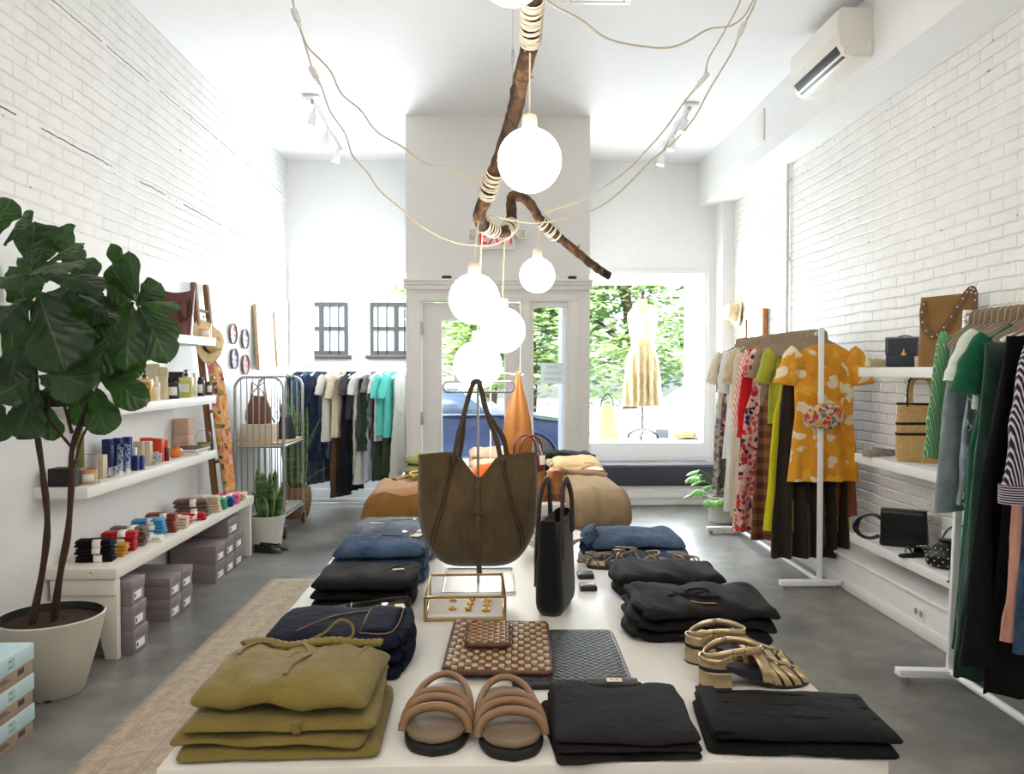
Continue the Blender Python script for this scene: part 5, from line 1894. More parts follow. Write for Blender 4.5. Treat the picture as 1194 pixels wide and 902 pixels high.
BRBAG = mat('chestnut_leather', (118, 72, 50), .45, var=.12, vs=14, bump=.15, bs=60)
t = thing('leather_tote_bag', 'chestnut leather bag standing on a pale box in the cart', 'bag', (-2.055, 7.12, .834 + .153), R(10))
rings = []
for i in range(10):
    v = i / 9
    w, d = interp([(0, .2), (.15, .235), (.5, .22), (1, .13)], v), interp([(0, .13), (.2, .15), (1, .05)], v)
    rings.append([(w / 2 * math.copysign(abs(cos(2 * PI * j / 28)) ** .75, cos(2 * PI * j / 28)), d / 2 * sin(2 * PI * j / 28) + .006 * nz(j * .5, v * 3), .245 * v + .012 * v * nz(j * .3, 4)) for j in range(28)])
obj('body', MB().loft(rings), BRBAG, t, smooth=70)
for s in (-1, 1):
    obj('handle', MB().sweep(spline([(-.06 * s, -.03, .2), (-.04 * s, -.03, .28), (.03 * s, -.02, .35), (.055 * s, -.01, .36), (.06 * s, 0, .3), (.07 * s, .0, .2)], 6), .0055, n=8), BRBAG, t)
t = thing('display_box', 'pale wooden box under the chestnut bag in the cart', 'box', (-2.05, 7.13, .834))
obj('box', MB().box((0, 0, .075), (.27, .25, .15), .003), mat('pale_card', (222, 208, 190), .6, var=.03), t)
obj('lid', MB().box((0, 0, .1505), (.262, .242, .003), .001), mat('pale_card', (222, 208, 190)), t)
NAVYL = mat('midnight_leather', (30, 34, 46), .35, var=.15, vs=16)
t = thing('slouchy_clutch', 'slouchy midnight blue leather bag on the cart shelf', 'bag', (-1.865, 7.32, .834), R(25))
rings = []
for i in range(9):
    v = i / 8
    w, d = lerp(.165, .10, v ** 2), lerp(.1, .03, v)
    rings.append([(w / 2 * cos(2 * PI * j / 24) + .01 * nz(j * .5, v * 4), d / 2 * sin(2 * PI * j / 24) + .012 * nz(j * .6, v * 5, 2), .2 * v + .03 * v * nz(j * .25, 1)) for j in range(24)])
obj('body', MB().loft(rings), NAVYL, t, smooth=70)
obj('strap', MB().sweep(spline([(-.05, .02, .17), (-.085, .0, .24), (-.06, .02, .28), (-.01, .02, .2)], 5), .004, n=8), NAVYL, t)
for i, (c, nm, dx) in enumerate(((( 40, 110, 84), 'green hardback book on the lower cart shelf, underneath', .0), ((34, 38, 44), 'dark notebook on the lower cart shelf, on top of the green one', .02))):
    t = thing('book', nm, 'book', (-1.93 + dx, 7.12 + dx, .2235 + .037 * i), R(8 - 10 * i))
    obj('pages', MB().box((.0, 0, .018), (.15, .21, .028), .001), PAPER, t)
    cm = mat('book_%d' % c[0], c, .5)
    obj('cover', MB().box((0, 0, .034), (.16, .22, .003), .0006).box((0, 0, .002), (.16, .22, .003), .0006).box((-.079, 0, .018), (.003, .22, .034), .0006), cm, t)

# ------------------------------------------------------------------ snake plants
def sword_mat():
    t = NT('snake_plant_leaf')
    tc = t.n('ShaderNodeTexCoord')
    sp = t.n('ShaderNodeSeparateXYZ')
    t.l(tc.outputs['UV'], sp.inputs[0])
    e = t.math('ABSOLUTE', t.math('SUBTRACT', t.math('MULTIPLY', sp.outputs[0], 2), 1))
    w = t.noise(t.coord('Object', (3, 3, 26)), 2, 3)
    g = t.ramp(w, [(.38, lin((28, 58, 32))), (.55, lin((58, 98, 54))), (.66, lin((96, 130, 84)))])
    col = t.mix(t.ramp(e, [(.72, (0, 0, 0, 1)), (.8, (1, 1, 1, 1))]), g, lin((150, 160, 74)))
    return t.bsdf(col, .35, 0, w, .1, .004, 0, .5)


SWORD = sword_mat()


def sword_leaves(specs):
    mb = MB()
    for (bx, by, tx, ty, h, w, tw) in specs:
        n = 12

        def f(u, v):
            z = h * v
            cx, cy = lerp(bx, tx, v ** 1.5), lerp(by, ty, v ** 1.5)
            ww = w * interp([(0, .55), (.3, 1), (.7, .85), (.92, .35), (1, .02)], v)
            a = tw + v * .6
            s = (u - .5)
            k = .35 * ww * (4 * s * s)
            return V((cx + ww * s * cos(a) - k * sin(a), cy + ww * s * sin(a) + k * cos(a), z))
        mb.grid(f, 4, n)
        mb.uv += [(i / 4, j / n) for i in range(5) for j in range(n + 1)]
    return mb


rg_ = random.Random(5)
pt = thing('snake_plant', 'short snake plant in a white pot by the far bench end', 'potted plant', (-1.865, 6.68, 0))
PW = mat('white_pot', (218, 214, 206), .5, var=.03)
obj('pot', MB().lathe([(.108, 0), (.114, .004), (.15, .25), (.152, .256), (.146, .258), (.14, .235), (0, .232)], 36), PW, pt)
obj('soil', MB().lathe([(.139, .225), (.138, .238), (0.0, .242)], 30), mat('potting_soil', (44, 32, 24), .95, var=.4, vs=90, bump=.8, bs=120), pt)
sp_ = []
for i in range(15):
    a, r = rg_.uniform(0, 2 * PI), rg_.uniform(.02, .1)
    sp_.append((r * cos(a), r * sin(a), r * cos(a) * 1.6, r * sin(a) * 1.5, rg_.uniform(.2, .4), rg_.uniform(.055, .078), rg_.uniform(-.6, .6)))
sp_[0] = (-.03, -.05, -.06, -.06, .41, .075, .1)
obj('foliage', sword_leaves(sp_), SWORD, pt, loc=(0, 0, .235), solid=.004)

pt = thing('snake_plant', 'tall snake plant in a woven basket behind the steel cart', 'potted plant', (-1.95, 7.98, 0))
bsk = MB()
pr = []
for i in range(15):
    v = i / 14
    pr.append((.125 + .035 * sin(PI * v * .8) + .004 * (i % 2), .30 * v))
pr += [(.12, .3), (.115, .27), (0, .27)]
obj('basket', bsk.lathe(pr, 36), mat('wicker', (148, 112, 76), .8, var=.2, vs=40, bump=.6, bs=120), pt)
for s in (-1, 1):
    obj('basket_handle', MB().sweep(spline([(s * .1, -.1, .27), (s * .105, -.11, .34), (s * .05, -.14, .36), (s * .02, -.145, .29)], 5), .008, n=8), mat('wicker', (148, 112, 76)), pt)
obj('soil', MB().lathe([(.114, .262), (.113, .276), (0, .28)], 24), mat('potting_soil', (44, 32, 24)), pt)
sp_ = []
for i in range(20):
    a, r = rg_.uniform(0, 2 * PI), rg_.uniform(.01, .09)
    sp_.append((r * cos(a), r * sin(a), r * cos(a) * 1.3 + rg_.uniform(-.06, .06), r * sin(a) * 1.5, rg_.uniform(.6, 1.05), rg_.uniform(.045, .07), rg_.uniform(-.7, .7)))
sp_ += [(.03, 0, .3, -.1, .75, .03, .2), (-.02, 0, -.22, -.12, .8, .035, -.3), (.05, -.03, .38, -.05, .25, .025, .1)]
obj('foliage', sword_leaves(sp_), SWORD, pt, loc=(0, 0, .275), solid=.003)

# black flats left on the floor
for i in range(2):
    s = thing('ballet_flat', 'black leather flat on the concrete by the bench end, ' + ('nearer the bench' if i == 0 else 'nearer the white pot'), 'shoe', (-1.79 + .03 * i, 6.42 + .09 * i, 0), R(78 + 8 * i), group='black floor flats')
    obj('upper', shoe_mb(.25, .085, .04, .06, .36, .72), mat('black_leather', (24, 23, 22)), s)
    obj('bow', MB().sweep(spline([(-.02, -.036, .045), (0, -.036, .05), (.02, -.036, .045)], 4), .006, n=8), mat('black_leather', (24, 23, 22)), s)

# ------------------------------------------------------------------ fiddle leaf fig
def fig_leaf_mat():
    t = NT('fig_leaf')
    tc = t.n('ShaderNodeTexCoord')
    sp = t.n('ShaderNodeSeparateXYZ')
    t.l(tc.outputs['UV'], sp.inputs[0])
    s = t.math('SUBTRACT', t.math('MULTIPLY', sp.outputs[0], 2), 1)
    a = t.math('ABSOLUTE', s)
    mid = t.math('LESS_THAN', a, .035)
    q = t.math('SUBTRACT', t.math('MULTIPLY', sp.outputs[1], 6.5), t.math('MULTIPLY', a, 2.0))
    fr = t.math('ABSOLUTE', t.math('SUBTRACT', t.math('FRACT', q), .5))
    side = t.math('LESS_THAN', fr, .025)
    vein = t.math('MAXIMUM', mid, t.math('MULTIPLY', side, .55))
    n1 = t.noise(tc.outputs['Object'], 5, 4)
    base = t.ramp(n1, [(.3, lin((17, 36, 19))), (.7, lin((34, 60, 32)))])
    col = t.mix(t.math('MULTIPLY', vein, .6), base, lin((92, 118, 74)))
    h = t.math('SUBTRACT', t.ramp(fr, [(0, (0, 0, 0, 1)), (.5, (1, 1, 1, 1))]), vein)
    b = t.n('ShaderNodeBsdfPrincipled')
    t.l(col, b.inputs['Base Color'])
    b.inputs['Roughness'].default_value = .36
    b.inputs['Specular IOR Level'].default_value = .45
    bp = t.n('ShaderNodeBump')
    bp.inputs['Strength'].default_value = .28
    bp.inputs['Distance'].default_value = .012
    t.l(h, bp.inputs['Height'])
    t.l(bp.outputs[0], b.inputs['Normal'])
    tr = t.n('ShaderNodeBsdfTranslucent')
    tr.inputs[0].default_value = lin((70, 124, 30))
    mx = t.n('ShaderNodeMixShader')
    mx.inputs[0].default_value = .16
    t.l(b.outputs[0], mx.inputs[1])
    t.l(tr.outputs[0], mx.inputs[2])
    t.l(mx.outputs[0], t.out.inputs[0])
    return t.m


FIGW = [(0, .02), (.05, .2), (.14, .36), (.28, .5), (.42, .62), (.55, .84), (.7, 1.0), (.82, .96), (.92, .7), (.97, .42), (1, .06)]


def fig_leaf(mb, base, tip, w, hint, cup=.18, sag=.05, seed=0.0, sx=10, sy=22):
    base, tip = V(base), V(tip)
    d = tip - base
    L = d.length
    mid = (base + tip) / 2 + V((0, 0, sag * L * 1.6)) + V(hint).normalized() * (.05 * L)
    n0 = V(hint)

    def f(u, v):
        p = base * (1 - v) ** 2 + mid * (2 * v * (1 - v)) + tip * v ** 2
        t = ((mid - base) * (2 * (1 - v)) + (tip - mid) * (2 * v)).normalized()
        nrm = (n0 - t * n0.dot(t)).normalized()
        side = t.cross(nrm)
        s = 2 * u - 1
        hw = w / 2 * interp(FIGW, v) * (1 + .05 * sin(v * 17 + seed))
        edge = abs(s) ** 1.6
        wave = .035 * w * sin(v * 21 + seed * 3 + (2 if s > 0 else 0)) * edge + .05 * w * nz(s * 2 + seed, v * 4, seed)
        lift_ = -cup * w * .5 * (abs(s) - .12) + wave
        return p + side * (hw * s) + nrm * (lift_)
    mb.grid(f, sx, sy)
    mb.uv += [(i / sx, j / sy) for i in range(sx + 1) for j in range(sy + 1)]


fig = thing('fiddle_leaf_fig', 'tall fiddle leaf fig with big dark leaves in a cream pot', 'potted plant', (-2.0, 3.66, 0))
FO = V((-2.0, 3.66, 0))
POTC = mat('cream_pot', (190, 185, 172), .5, var=.04, vs=4, stretch=(1, 1, .1))
obj('pot', MB().lathe([(.125, 0.0), (.135, .012), (.19, .2), (.222, .335), (.226, .352), (.221, .358), (.215, .35), (.205, .31), (0, .305)], 48, 1.0, 1.0), POTC, fig)
for a in range(3):
    an = a * 2.1 - 1.2
    obj('pot_foot', MB().box((.118 * cos(an), .118 * sin(an), .004), (.04, .03, .008), .002, rz=an), mat('pot_foot_dark', (60, 54, 46), .8), fig)
soil = MB().grid(lambda u, v: V((max(.001, u) * .204 * cos(2 * PI * v), max(.001, u) * .204 * sin(2 * PI * v), .318 + .008 * nz(u * 8 * cos(2 * PI * v), u * 8 * sin(2 * PI * v), 3))), 14, 40)
obj('pot_inner_ring', MB().lathe([(.2145, .352), (.2135, .354), (.2045, .312), (.206, .310)], 48, cap=False), BLACKP, fig)  # black ring around the inner wall of the pot
obj('soil', soil, mat('bark_soil', (58, 40, 30), .95, var=.6, vs=140, bump=1.0, bs=160), fig)
BARK = mat('fig_bark', (60, 40, 31), .8, var=.25, vs=30, bump=.4, bs=90)


def fp(px, py, dy=0.0):
    return at(px, py, 3.63 + dy) - FO


def stem(pts, r0, r1, k=5):
    q = spline(pts, k)
    obj('stem', MB().sweep(q, lambda t: .85 * lerp(r0, r1, t) * (1 + .12 * sin(t * 40)), n=10), BARK, fig)


b1, b2 = V((-.07, -.03, .31)), V((.0, .02, .31))
stem([b1, fp(52, 650), fp(55, 600), fp(49, 545), fp(43, 500), fp(44, 465), fp(40, 420, -.05), fp(38, 360, -.1)], .019, .011)
stem([b2, fp(70, 670), fp(79, 622), fp(83, 570), fp(84, 525), fp(95, 490), fp(110, 452), fp(120, 436), fp(138, 395), fp(155, 352)], .02, .008)
stem([fp(84, 522), fp(70, 505), fp(57, 488), fp(48, 466)], .008, .006)
stem([fp(86, 545), fp(94, 515), fp(104, 492), fp(108, 470)], .007, .005)
stem([fp(84, 505), fp(78, 482), fp(74, 462), fp(80, 400, .05)], .010, .006)
stem([fp(46, 505), fp(53, 485), fp(58, 465), fp(66, 420, .05)], .009, .006)

LV = [  # base px, tip px, width px, depth base, depth tip, hint tilt (x, z)
    (37, 314, 41, 258, 54, -.1, -.05, (0, .15)), (4, 286, 38, 246, 26, -.12, -.15, (-.5, .5)), (-8, 275, 14, 232, 32, -.05, -.05, (.2, .3)),
    (48, 312, 97, 286, 24, -.12, -.2, (.1, .9)), (34, 320, 92, 312, 34, -.18, -.42, (0, 1.3)), (48, 322, 122, 336, 34, -.15, -.2, (.1, 1.2)),
    (36, 318, -6, 334, 36, -.15, -.3, (0, .8)), (44, 338, 76, 434, 76, -.22, -.25, (.1, .0)), (36, 345, -6, 385, 52, -.2, -.3, (-.2, .3)),
    (62, 284, 98, 306, 26, .0, .05, (0, .6)), (152, 344, 128, 284, 24, .0, -.05, (-.5, .1)), (158, 352, 128, 310, 32, -.03, -.1, (-.3, .4)),
    (158, 353, 208, 362, 20, -.03, -.15, (.0, 1.0)), (158, 356, 188, 330, 30, .05, .1, (.2, .3)), (160, 356, 196, 422, 36, -.05, -.12, (.35, .2)),
    (166, 350, 204, 400, 26, .03, .08, (.3, .2)),
    (154, 358, 148, 432, 48, -.08, -.14, (.0, .1)), (138, 372, 112, 442, 34, -.06, -.1, (-.2, .1)), (142, 372, 92, 346, 28, -.04, -.2, (0, 1.0)),
    (98, 398, 100, 360, 44, .12, .1, (0, .2)), (92, 380, 106, 424, 40, .1, .12, (0, .0)), (44, 440, -6, 466, 50, -.16, -.32, (-.1, .6)), (43, 438, 104, 452, 52, -.16, -.34, (.1, .7)),
    (44, 456, 20, 512, 50, -.06, -.12, (-.1, .0)), (52, 470, 62, 514, 26, .0, .0, (.2, 0)), (114, 434, 168, 474, 36, -.03, -.1, (.2, .5)),
    (108, 450, 124, 506, 38, -.02, -.08, (.2, .1)), (86, 448, 100, 498, 36, .0, .0, (0, .1)), (0, 470, -4, 516, 30, -.05, -.05, (.1, 0)),
    (110, 440, 150, 415, 28, .08, .1, (.1, .3)), (60, 430, 95, 470, 40, .08, .1, (.1, .2)), (24, 400, 10, 452, 48, -.05, -.08, (0, .1)),
    (100, 335, 128, 378, 34, .02, -.02, (.1, .4)), (70, 330, 110, 366, 42, .05, .02, (0, .4)), (20, 350, 12, 420, 52, .05, .05, (0, .1)),
    (60, 360, 92, 400, 40, .12, .15, (0, .2)), (128, 380, 150, 350, 30, .1, .1, (0, .3)), (122, 400, 162, 440, 34, .1, .12, (.1, .3)),
    (20, 300, 52, 330, 46, .05, .0, (0, .6)), (90, 330, 60, 360, 40, .0, -.05, (0, .5)), (130, 350, 105, 400, 36, .03, .0, (0, .2)), (108, 372, 130, 420, 40, .05, .03, (.1, .2)), (80, 400, 60, 440, 44, .08, .05, (-.1, .1)), (96, 440, 76, 402, 36, .1, .12, (0, .2)), (14, 440, 40, 490, 44, .05, .0, (0, .1)), (2, 410, 26, 455, 40, .0, -.05, (.2, .1)), (112, 312, 84, 340, 34, .06, .02, (-.1, .6)), (150, 372, 172, 420, 36, .06, .02, (.2, .1)), (140, 400, 120, 442, 34, .06, .02, (0, .1)), (70, 300, 112, 322, 34, .06, .04, (.1, .5)), (30, 280, 60, 300, 36, .06, .06, (.1, .4)), (172, 380, 178, 338, 26, .08, .1, (.2, .2)),
    (84, 296, 64, 266, 34, .08, .1, (-.2, .2)), (120, 320, 150, 352, 30, .04, .0, (.2, .5)), (10, 310, 30, 352, 44, .08, .1, (0, .3)),
    (100, 420, 82, 470, 44, .05, .03, (0, .1)), (70, 440, 56, 474, 34, .02, .0, (0, .2)), (160, 352, 150, 292, 18, .06, .1, (.6, .1)),
]
fol = MB()
for i, (bx, by, tx, ty, wpx, d0, d1, (hx, hz)) in enumerate(LV):
    a, b = fp(bx, by, d0), fp(tx, ty, d1)
    for q in (a, b):
        q.x = max(q.x, WX + .012 - FO.x)
    fig_leaf(fol, a, b, wpx / 930 * (3.63 + (d0 + d1) / 2) * 1.08, (hx, -1, hz), seed=i * 1.37, cup=.16 + .12 * ((i * 7) % 5) / 5)
fol.v = [V((max(p.x, WX + .01 - FO.x), p.y, p.z)) for p in fol.v]
obj('foliage', fol, fig_leaf_mat(), fig, smooth=80, recalc=False)
# ================================================================== HANGING CLOTHES
def hang_loft(prof, folds=6, seed=0.0, amp=1.0, rows=34, n=56, M=None, mb=None, lean=0.0):
    """prof rows: (z, half width, half thickness, fold depth)"""
    mb = mb or MB()
    z0, z1 = prof[0][0], prof[-1][0]
    rings = []
    tabs = [[(-(r[0]), r[i]) for r in prof] for i in (1, 2, 3)]
    hmax = max(r[1] for r in prof)
    for i in range(rows + 1):
        z = lerp(z0, z1, (i / rows) ** .85)
        hw, ht, fa = (interp(tb, -z) for tb in tabs)
        ring = []
        for j in range(n):
            th = 2 * PI * j / n
            c, s = cos(th), sin(th)
            x = hw * math.copysign(abs(c) ** .8, c)
            q = x / hmax
            sd = 1 if s >= 0 else -1
            w = sin(q * folds * PI / 2 + seed + .5 * nz(z * 2, seed)) * .8 + 1.2 * nz(q * folds * .7, z * 1.3, seed + sd * 3) + .9 * nz(q * 5 + z * 6, z * 9, seed + sd) * (hw < .24)
            y = ht * math.copysign(abs(s) ** .8, s) + 1.25 * fa * amp * w * (.35 + .65 * abs(s))
            xx = x + fa * .5 * nz(z * 3, s * 2, seed) + lean * z
            zz = z + (.010 * nz(q * 4, sd, seed) if i == rows else 0)
            ring.append((xx, y, zz))
        rings.append(ring)
    return mb.loft(rings, True, True, True, M)


def sleeve_mb(s, long=False, r0=.075, r1=.05, x0=.17, z0=-.085, drop=None, out=None, seed=0.0, cuff=0):
    L = drop if drop else (.56 if long else .17)
    o = out if out is not None else (.05 if long else .10)
    mb = MB()
    pts = []
    k = 14
    for i in range(k + 1):
        v = i / k
        pts.append(V((s * (x0 + o * v ** .6 + .012 * nz(v * 4, seed)), .012 * nz(v * 3, seed, 4), z0 - L * v)))
    rings = []
    for i, p in enumerate(pts):
        v = i / k
        r = lerp(r0, r1, v ** .7) * (1 + .10 * nz(v * 6, seed, 9))
        a = lerp(.9, .15, min(1, v * 2.2)) if not long else lerp(.9, .1, min(1, v * 3))
        ring = []
        for j in range(22):
            th = 2 * PI * j / 22
            ux, uz = cos(a), sin(a)
            y = r * .52 * sin(th) + .006 * nz(j * .7, v * 7, seed)
            ring.append((p.x + s * r * cos(th) * ux * .9, p.y + y, p.z + r * cos(th) * uz * .9))
        rings.append(ring)
    return mb.loft(rings)


def make_hanger(label, x, y, zr, rz, m=None, group=None, style='board'):
    """hanger over a rail that runs along y; wide board style with a slot, or slim"""
    t = thing('clothes_hanger', label, 'hanger', (x, y, zr), rz, group)
    M = Matrix.Rotation(PI / 2, 4, 'X')
    if style == 'board':
        # the outline is one simple loop: outer edge, slit, hole
        loop = [(.072, .015), (.078, -.035), (.12, -.062), (.19, -.10), (.215, -.128), (.205, -.15), (.17, -.142), (0, -.105), (-.17, -.142), (-.205, -.15), (-.215, -.128), (-.19, -.10), (-.12, -.062), (-.078, -.035), (-.072, .015), (-.05, .032), (-.003, .032)]
        hole = [(.020 * cos(R(a)), .020 * sin(R(a))) for a in (98, 140, 180, 220, 270, 320, 0, 40, 82)]
        loop = loop + hole + [(.003, .032), (.05, .032)]
        obj('board', MB().prism(loop, -.003, .003, M), m or TAN_HANGER, t, smooth=30)
    else:
        pts = spline([(0, 0, -.06), (.012, 0, -.04), (.02, 0, -.005), (.012, 0, .018), (-.006, 0, .020), (-.018, 0, .006)], 4)
        obj('hook', MB().sweep(pts, .0018, n=7), CHROME, t)
        obj('arms', MB().sweep(spline([(-.2, 0, -.135), (-.19, 0, -.118), (-.1, 0, -.085), (0, 0, -.06), (.1, 0, -.085), (.19, 0, -.118), (.2, 0, -.135)], 5), .007, .011, up=(0, 0, 1), n=10), m or WHITEMETAL, t)
    return t


def shirt(label, x, y, z, rz, m, group, L=.6, hw=.2, flare=.22, long=False, cat='shirt', seed=1.0, name='hanging_shirt', sl=True, depth=.03, neck=.075, fold=.012, cuffm=None, drop=None, out=None, r0=.075, r1=.055, placket=None, zdrop=0.0):
    t = thing(name, label, cat, (x, y, z - zdrop), rz, group)
    prof = [(-.055, neck, .012, 0), (-.07, neck + .03, .02, .0), (-.10, hw * .78, depth * .8, .002), (-.13, hw * .98, depth, .004), (-.2, hw, depth, fold * .5), (-L * .55, hw * .98, depth, fold), (-L, flare, depth * 1.1, fold * 1.3)]
    obj('body', hang_loft(prof, 7, seed), m, t, smooth=80)
    if sl:
        for s in (-1, 1):
            so = obj('sleeve', sleeve_mb(s, long, x0=hw * .84, z0=-.135, seed=seed + s, drop=drop, out=out, r0=r0, r1=r1), m, t, smooth=80)
            if cuffm:
                L_ = drop or .56
                o_ = out if out is not None else .05
                obj('cuff', MB().loft([[(s * (hw * .84 + o_) + (r1 + .006) * .95 * cos(2 * PI * j / 20), (r1 + .006) * .6 * sin(2 * PI * j / 20), zz) for j in range(20)] for zz in (-.135 - L_ - .035, -.135 - L_ + .03)]), cuffm, so)
    cl = MB().sweep(spline([(-neck, 0, -.055), (-neck * .7, -.02, -.075), (0, -.028, -.098), (neck * .7, -.02, -.075), (neck, 0, -.055)], 5), .004, .009, up=(0, 0, 1), n=8)
    obj('neckband', cl, m, t)
    if placket:
        obj('placket', MB().box((0, -depth - .004, -.1 - (L - .14) / 2), (.028, .004, L - .16), .001), m, t)
    return t


def dress(label, x, y, z, rz, m, group, L=1.2, hw=.18, waist=.17, flare=.28, cat='dress', seed=1.0, name='hanging_dress', sl=False, depth=.03, fold=.02, folds=8, neck=.07, long=False, drop=None, r1=.05, out=None, tie=None, zdrop=0.0):
    t = thing(name, label, cat, (x, y, z - zdrop), rz, group)
    prof = [(-.055, neck, .012, 0), (-.07, neck + .03, .02, 0), (-.10, hw * .8, depth * .8, .002), (-.14, hw, depth, .004), (-.42, waist, depth * .9, fold * .5), (-.55, lerp(waist, flare, .35), depth, fold * .8), (-L, flare, depth * 1.2, fold * 1.4)]
    obj('body', hang_loft(prof, folds, seed), m, t, smooth=80)
    obj('neckband', MB().sweep(spline([(-neck, 0, -.055), (-neck * .7, -.02, -.075), (0, -.028, -.1), (neck * .7, -.02, -.075), (neck, 0, -.055)], 5), .004, .007, up=(0, 0, 1), n=8), m, t)
    if sl:
        for s in (-1, 1):
            obj('sleeve', sleeve_mb(s, long, x0=hw * .84, z0=-.135, seed=seed + s, drop=drop, r1=r1, out=out), m, t, smooth=80)
    return t


def lower(label, x, y, z, rz, m, group, L=.9, hw=.17, flare=.2, cat='skirt', seed=1.0, name='hanging_skirt', depth=.022, fold=.018, folds=7, band=True, split=False, zdrop=.1):
    """skirt or trousers clipped under a hanger"""
    t = thing(name, label, cat, (x, y, z - zdrop), rz, group)
    prof = [(-.03, hw, .012, .0), (-.08, hw * 1.02, depth, fold * .3), (-L * .4, lerp(hw, flare, .5), depth, fold), (-L, flare, depth, fold * 1.25)]
    if split:
        for s in (-1, 1):
            p2 = [(a, b * .52, c, d) for a, b, c, d in prof]
            mb = hang_loft(p2, 3, seed + s)
            mb.move(lambda p: V((p.x + s * interp([(0, hw * .49), (L, flare * .52)], -p.z), p.y + .006 * s, p.z)))
            obj('trouser_leg', mb, m, t, smooth=80)
    else:
        obj('body', hang_loft(prof, folds, seed), m, t, smooth=80)
    if band:
        obj('waistband', MB().loft([[(hw * 1.01 * cos(2 * PI * j / 28), .016 * sin(2 * PI * j / 28), zz) for j in range(28)] for zz in (-.075, -.03)]), m, t)
    return t


def rack(label, x, y0, y1, h, foot=(-.26, .2), square=True):
    t = thing('clothes_rack', label, 'clothes rack', (x, (y0 + y1) / 2, 0))
    L = (y1 - y0) / 2
    for s in (-1, 1):
        obj('post', MB().box((0, s * L, h / 2 + .04), (.034, .022, h), .003), WHITEMETAL, t)
        ft = obj('foot', MB().box(((foot[0] + foot[1]) / 2, s * L, .042), (foot[1] - foot[0], .055, .035), .003), WHITEMETAL, t)
        for q in (foot[0] + .04, foot[1] - .04):
            obj('glide', MB().lathe([(.017, 0), (.018, .004), (.016, .026)], 14, M=Matrix.Translation((q, s * L, 0))), mat('grey_glide', (150, 150, 148), .6), ft)
        obj('rail_flange', MB().lathe([(.024, -.004), (.024, .004)], 18, M=Matrix.Translation((0, s * (L - .012), h)) @ Matrix.Rotation(PI / 2, 4, 'X')), CHROME, t)
    obj('hanging_rail', MB().sweep([(0, -L, h), (0, L, h)], .015, n=14), WHITEMETAL, t)
    obj('floor_bar', MB().sweep([(0, -L, .05), (0, L, .05)], .018, n=14), WHITEMETAL, t)
    return t


RZ = 1.705
AX, AY0, AY1 = 2.20, 5.255, 7.06
rack('long white clothes rack beside the brick wall, full of warm coloured clothes', AX, AY0, AY1, RZ, (-.265, .14))
BXR, BY0_, BY1_ = 2.225, 2.15, 3.66
rkb = rack('white clothes rack nearest the camera, full of green and dark clothes', 2.155, BY0_, BY1_, RZ, (-.25, .19))
rkb.rotation_euler = (0, R(2.1), 0)

ORFL = floral('orange_flower_print', (214, 148, 42), [(224, 208, 176), (226, 166, 58), (224, 208, 176), (206, 134, 30)], 10.5, thr=.47)
BRN = cloth('espresso_cloth', (42, 30, 22), .12)
CHART = cloth('chartreuse_satin', (198, 190, 22), .08)
LIME = cloth('lime_linen', (164, 166, 56), .1)


def plaid_mat():
    t = NT('brown_plaid')
    v = t.coord('Object')
    sp = t.n('ShaderNodeSeparateXYZ')
    t.l(v, sp.inputs[0])
    a = t.math('GREATER_THAN', t.math('FRACT', t.math('MULTIPLY', sp.outputs[0], 11)), .5)
    b = t.math('GREATER_THAN', t.math('FRACT', t.math('MULTIPLY', sp.outputs[2], 11)), .5)
    col = t.ramp(t.math('MULTIPLY', t.math('ADD', a, b), .5), [(0, lin((70, 40, 28))), (.4, lin((102, 62, 40))), (.9, lin((128, 82, 54)))], 'CONSTANT')
    return t.bsdf(col, .85, 0, t.noise(v, 22, 4), .3, .02, .1, .2)


PLAID = plaid_mat()
KHAKI = cloth('khaki_cotton', (134, 118, 92), .1)
DSTRIPE = stripes('dark_pinstripe', [(0, (34, 26, 24)), (.85, (70, 54, 46))], .012)
REDFL = floral('red_rose_print', (222, 168, 156), [(176, 44, 50), (206, 92, 92), (40, 44, 70), (232, 196, 186), (190, 60, 64)], 24, thr=.5)
REDC_ = cloth('red_crepe', (192, 22, 28), .1)
PINKST = stripes('pink_white_stripe', [(0, (232, 216, 206)), (.55, (206, 130, 122))], .018, (1, 0, .25))
BRNT = cloth('mocha_twill', (98, 76, 58), .1)
ORG = cloth('bright_orange', (222, 106, 18), .08)
CRM = cloth('cream_cotton', (222, 208, 182), .06)
CRM2 = cloth('ecru_linen', (206, 186, 154), .08)
WHT = cloth('white_cotton', (228, 226, 220), .04)
DKFL = floral('dark_garden_print', (96, 84, 78), [(168, 96, 96), (86, 96, 66), (188, 160, 142), (60, 52, 52)], 30, thr=.5)
PALEG = cloth('pale_sage_voile', (206, 208, 188), .06)
RUST = cloth('rust_cloth', (126, 66, 36), .1)
GA = 'clothes on the long rack'
A_ = lambda i: AY0 + .075 + i * .0815


def hangA(i, rz=0.0, style='board', m=None):
    make_hanger('tan board hanger on the long rack by the brick wall', AX, A_(i), RZ, rz, m, 'tan hangers on the long rack', style)


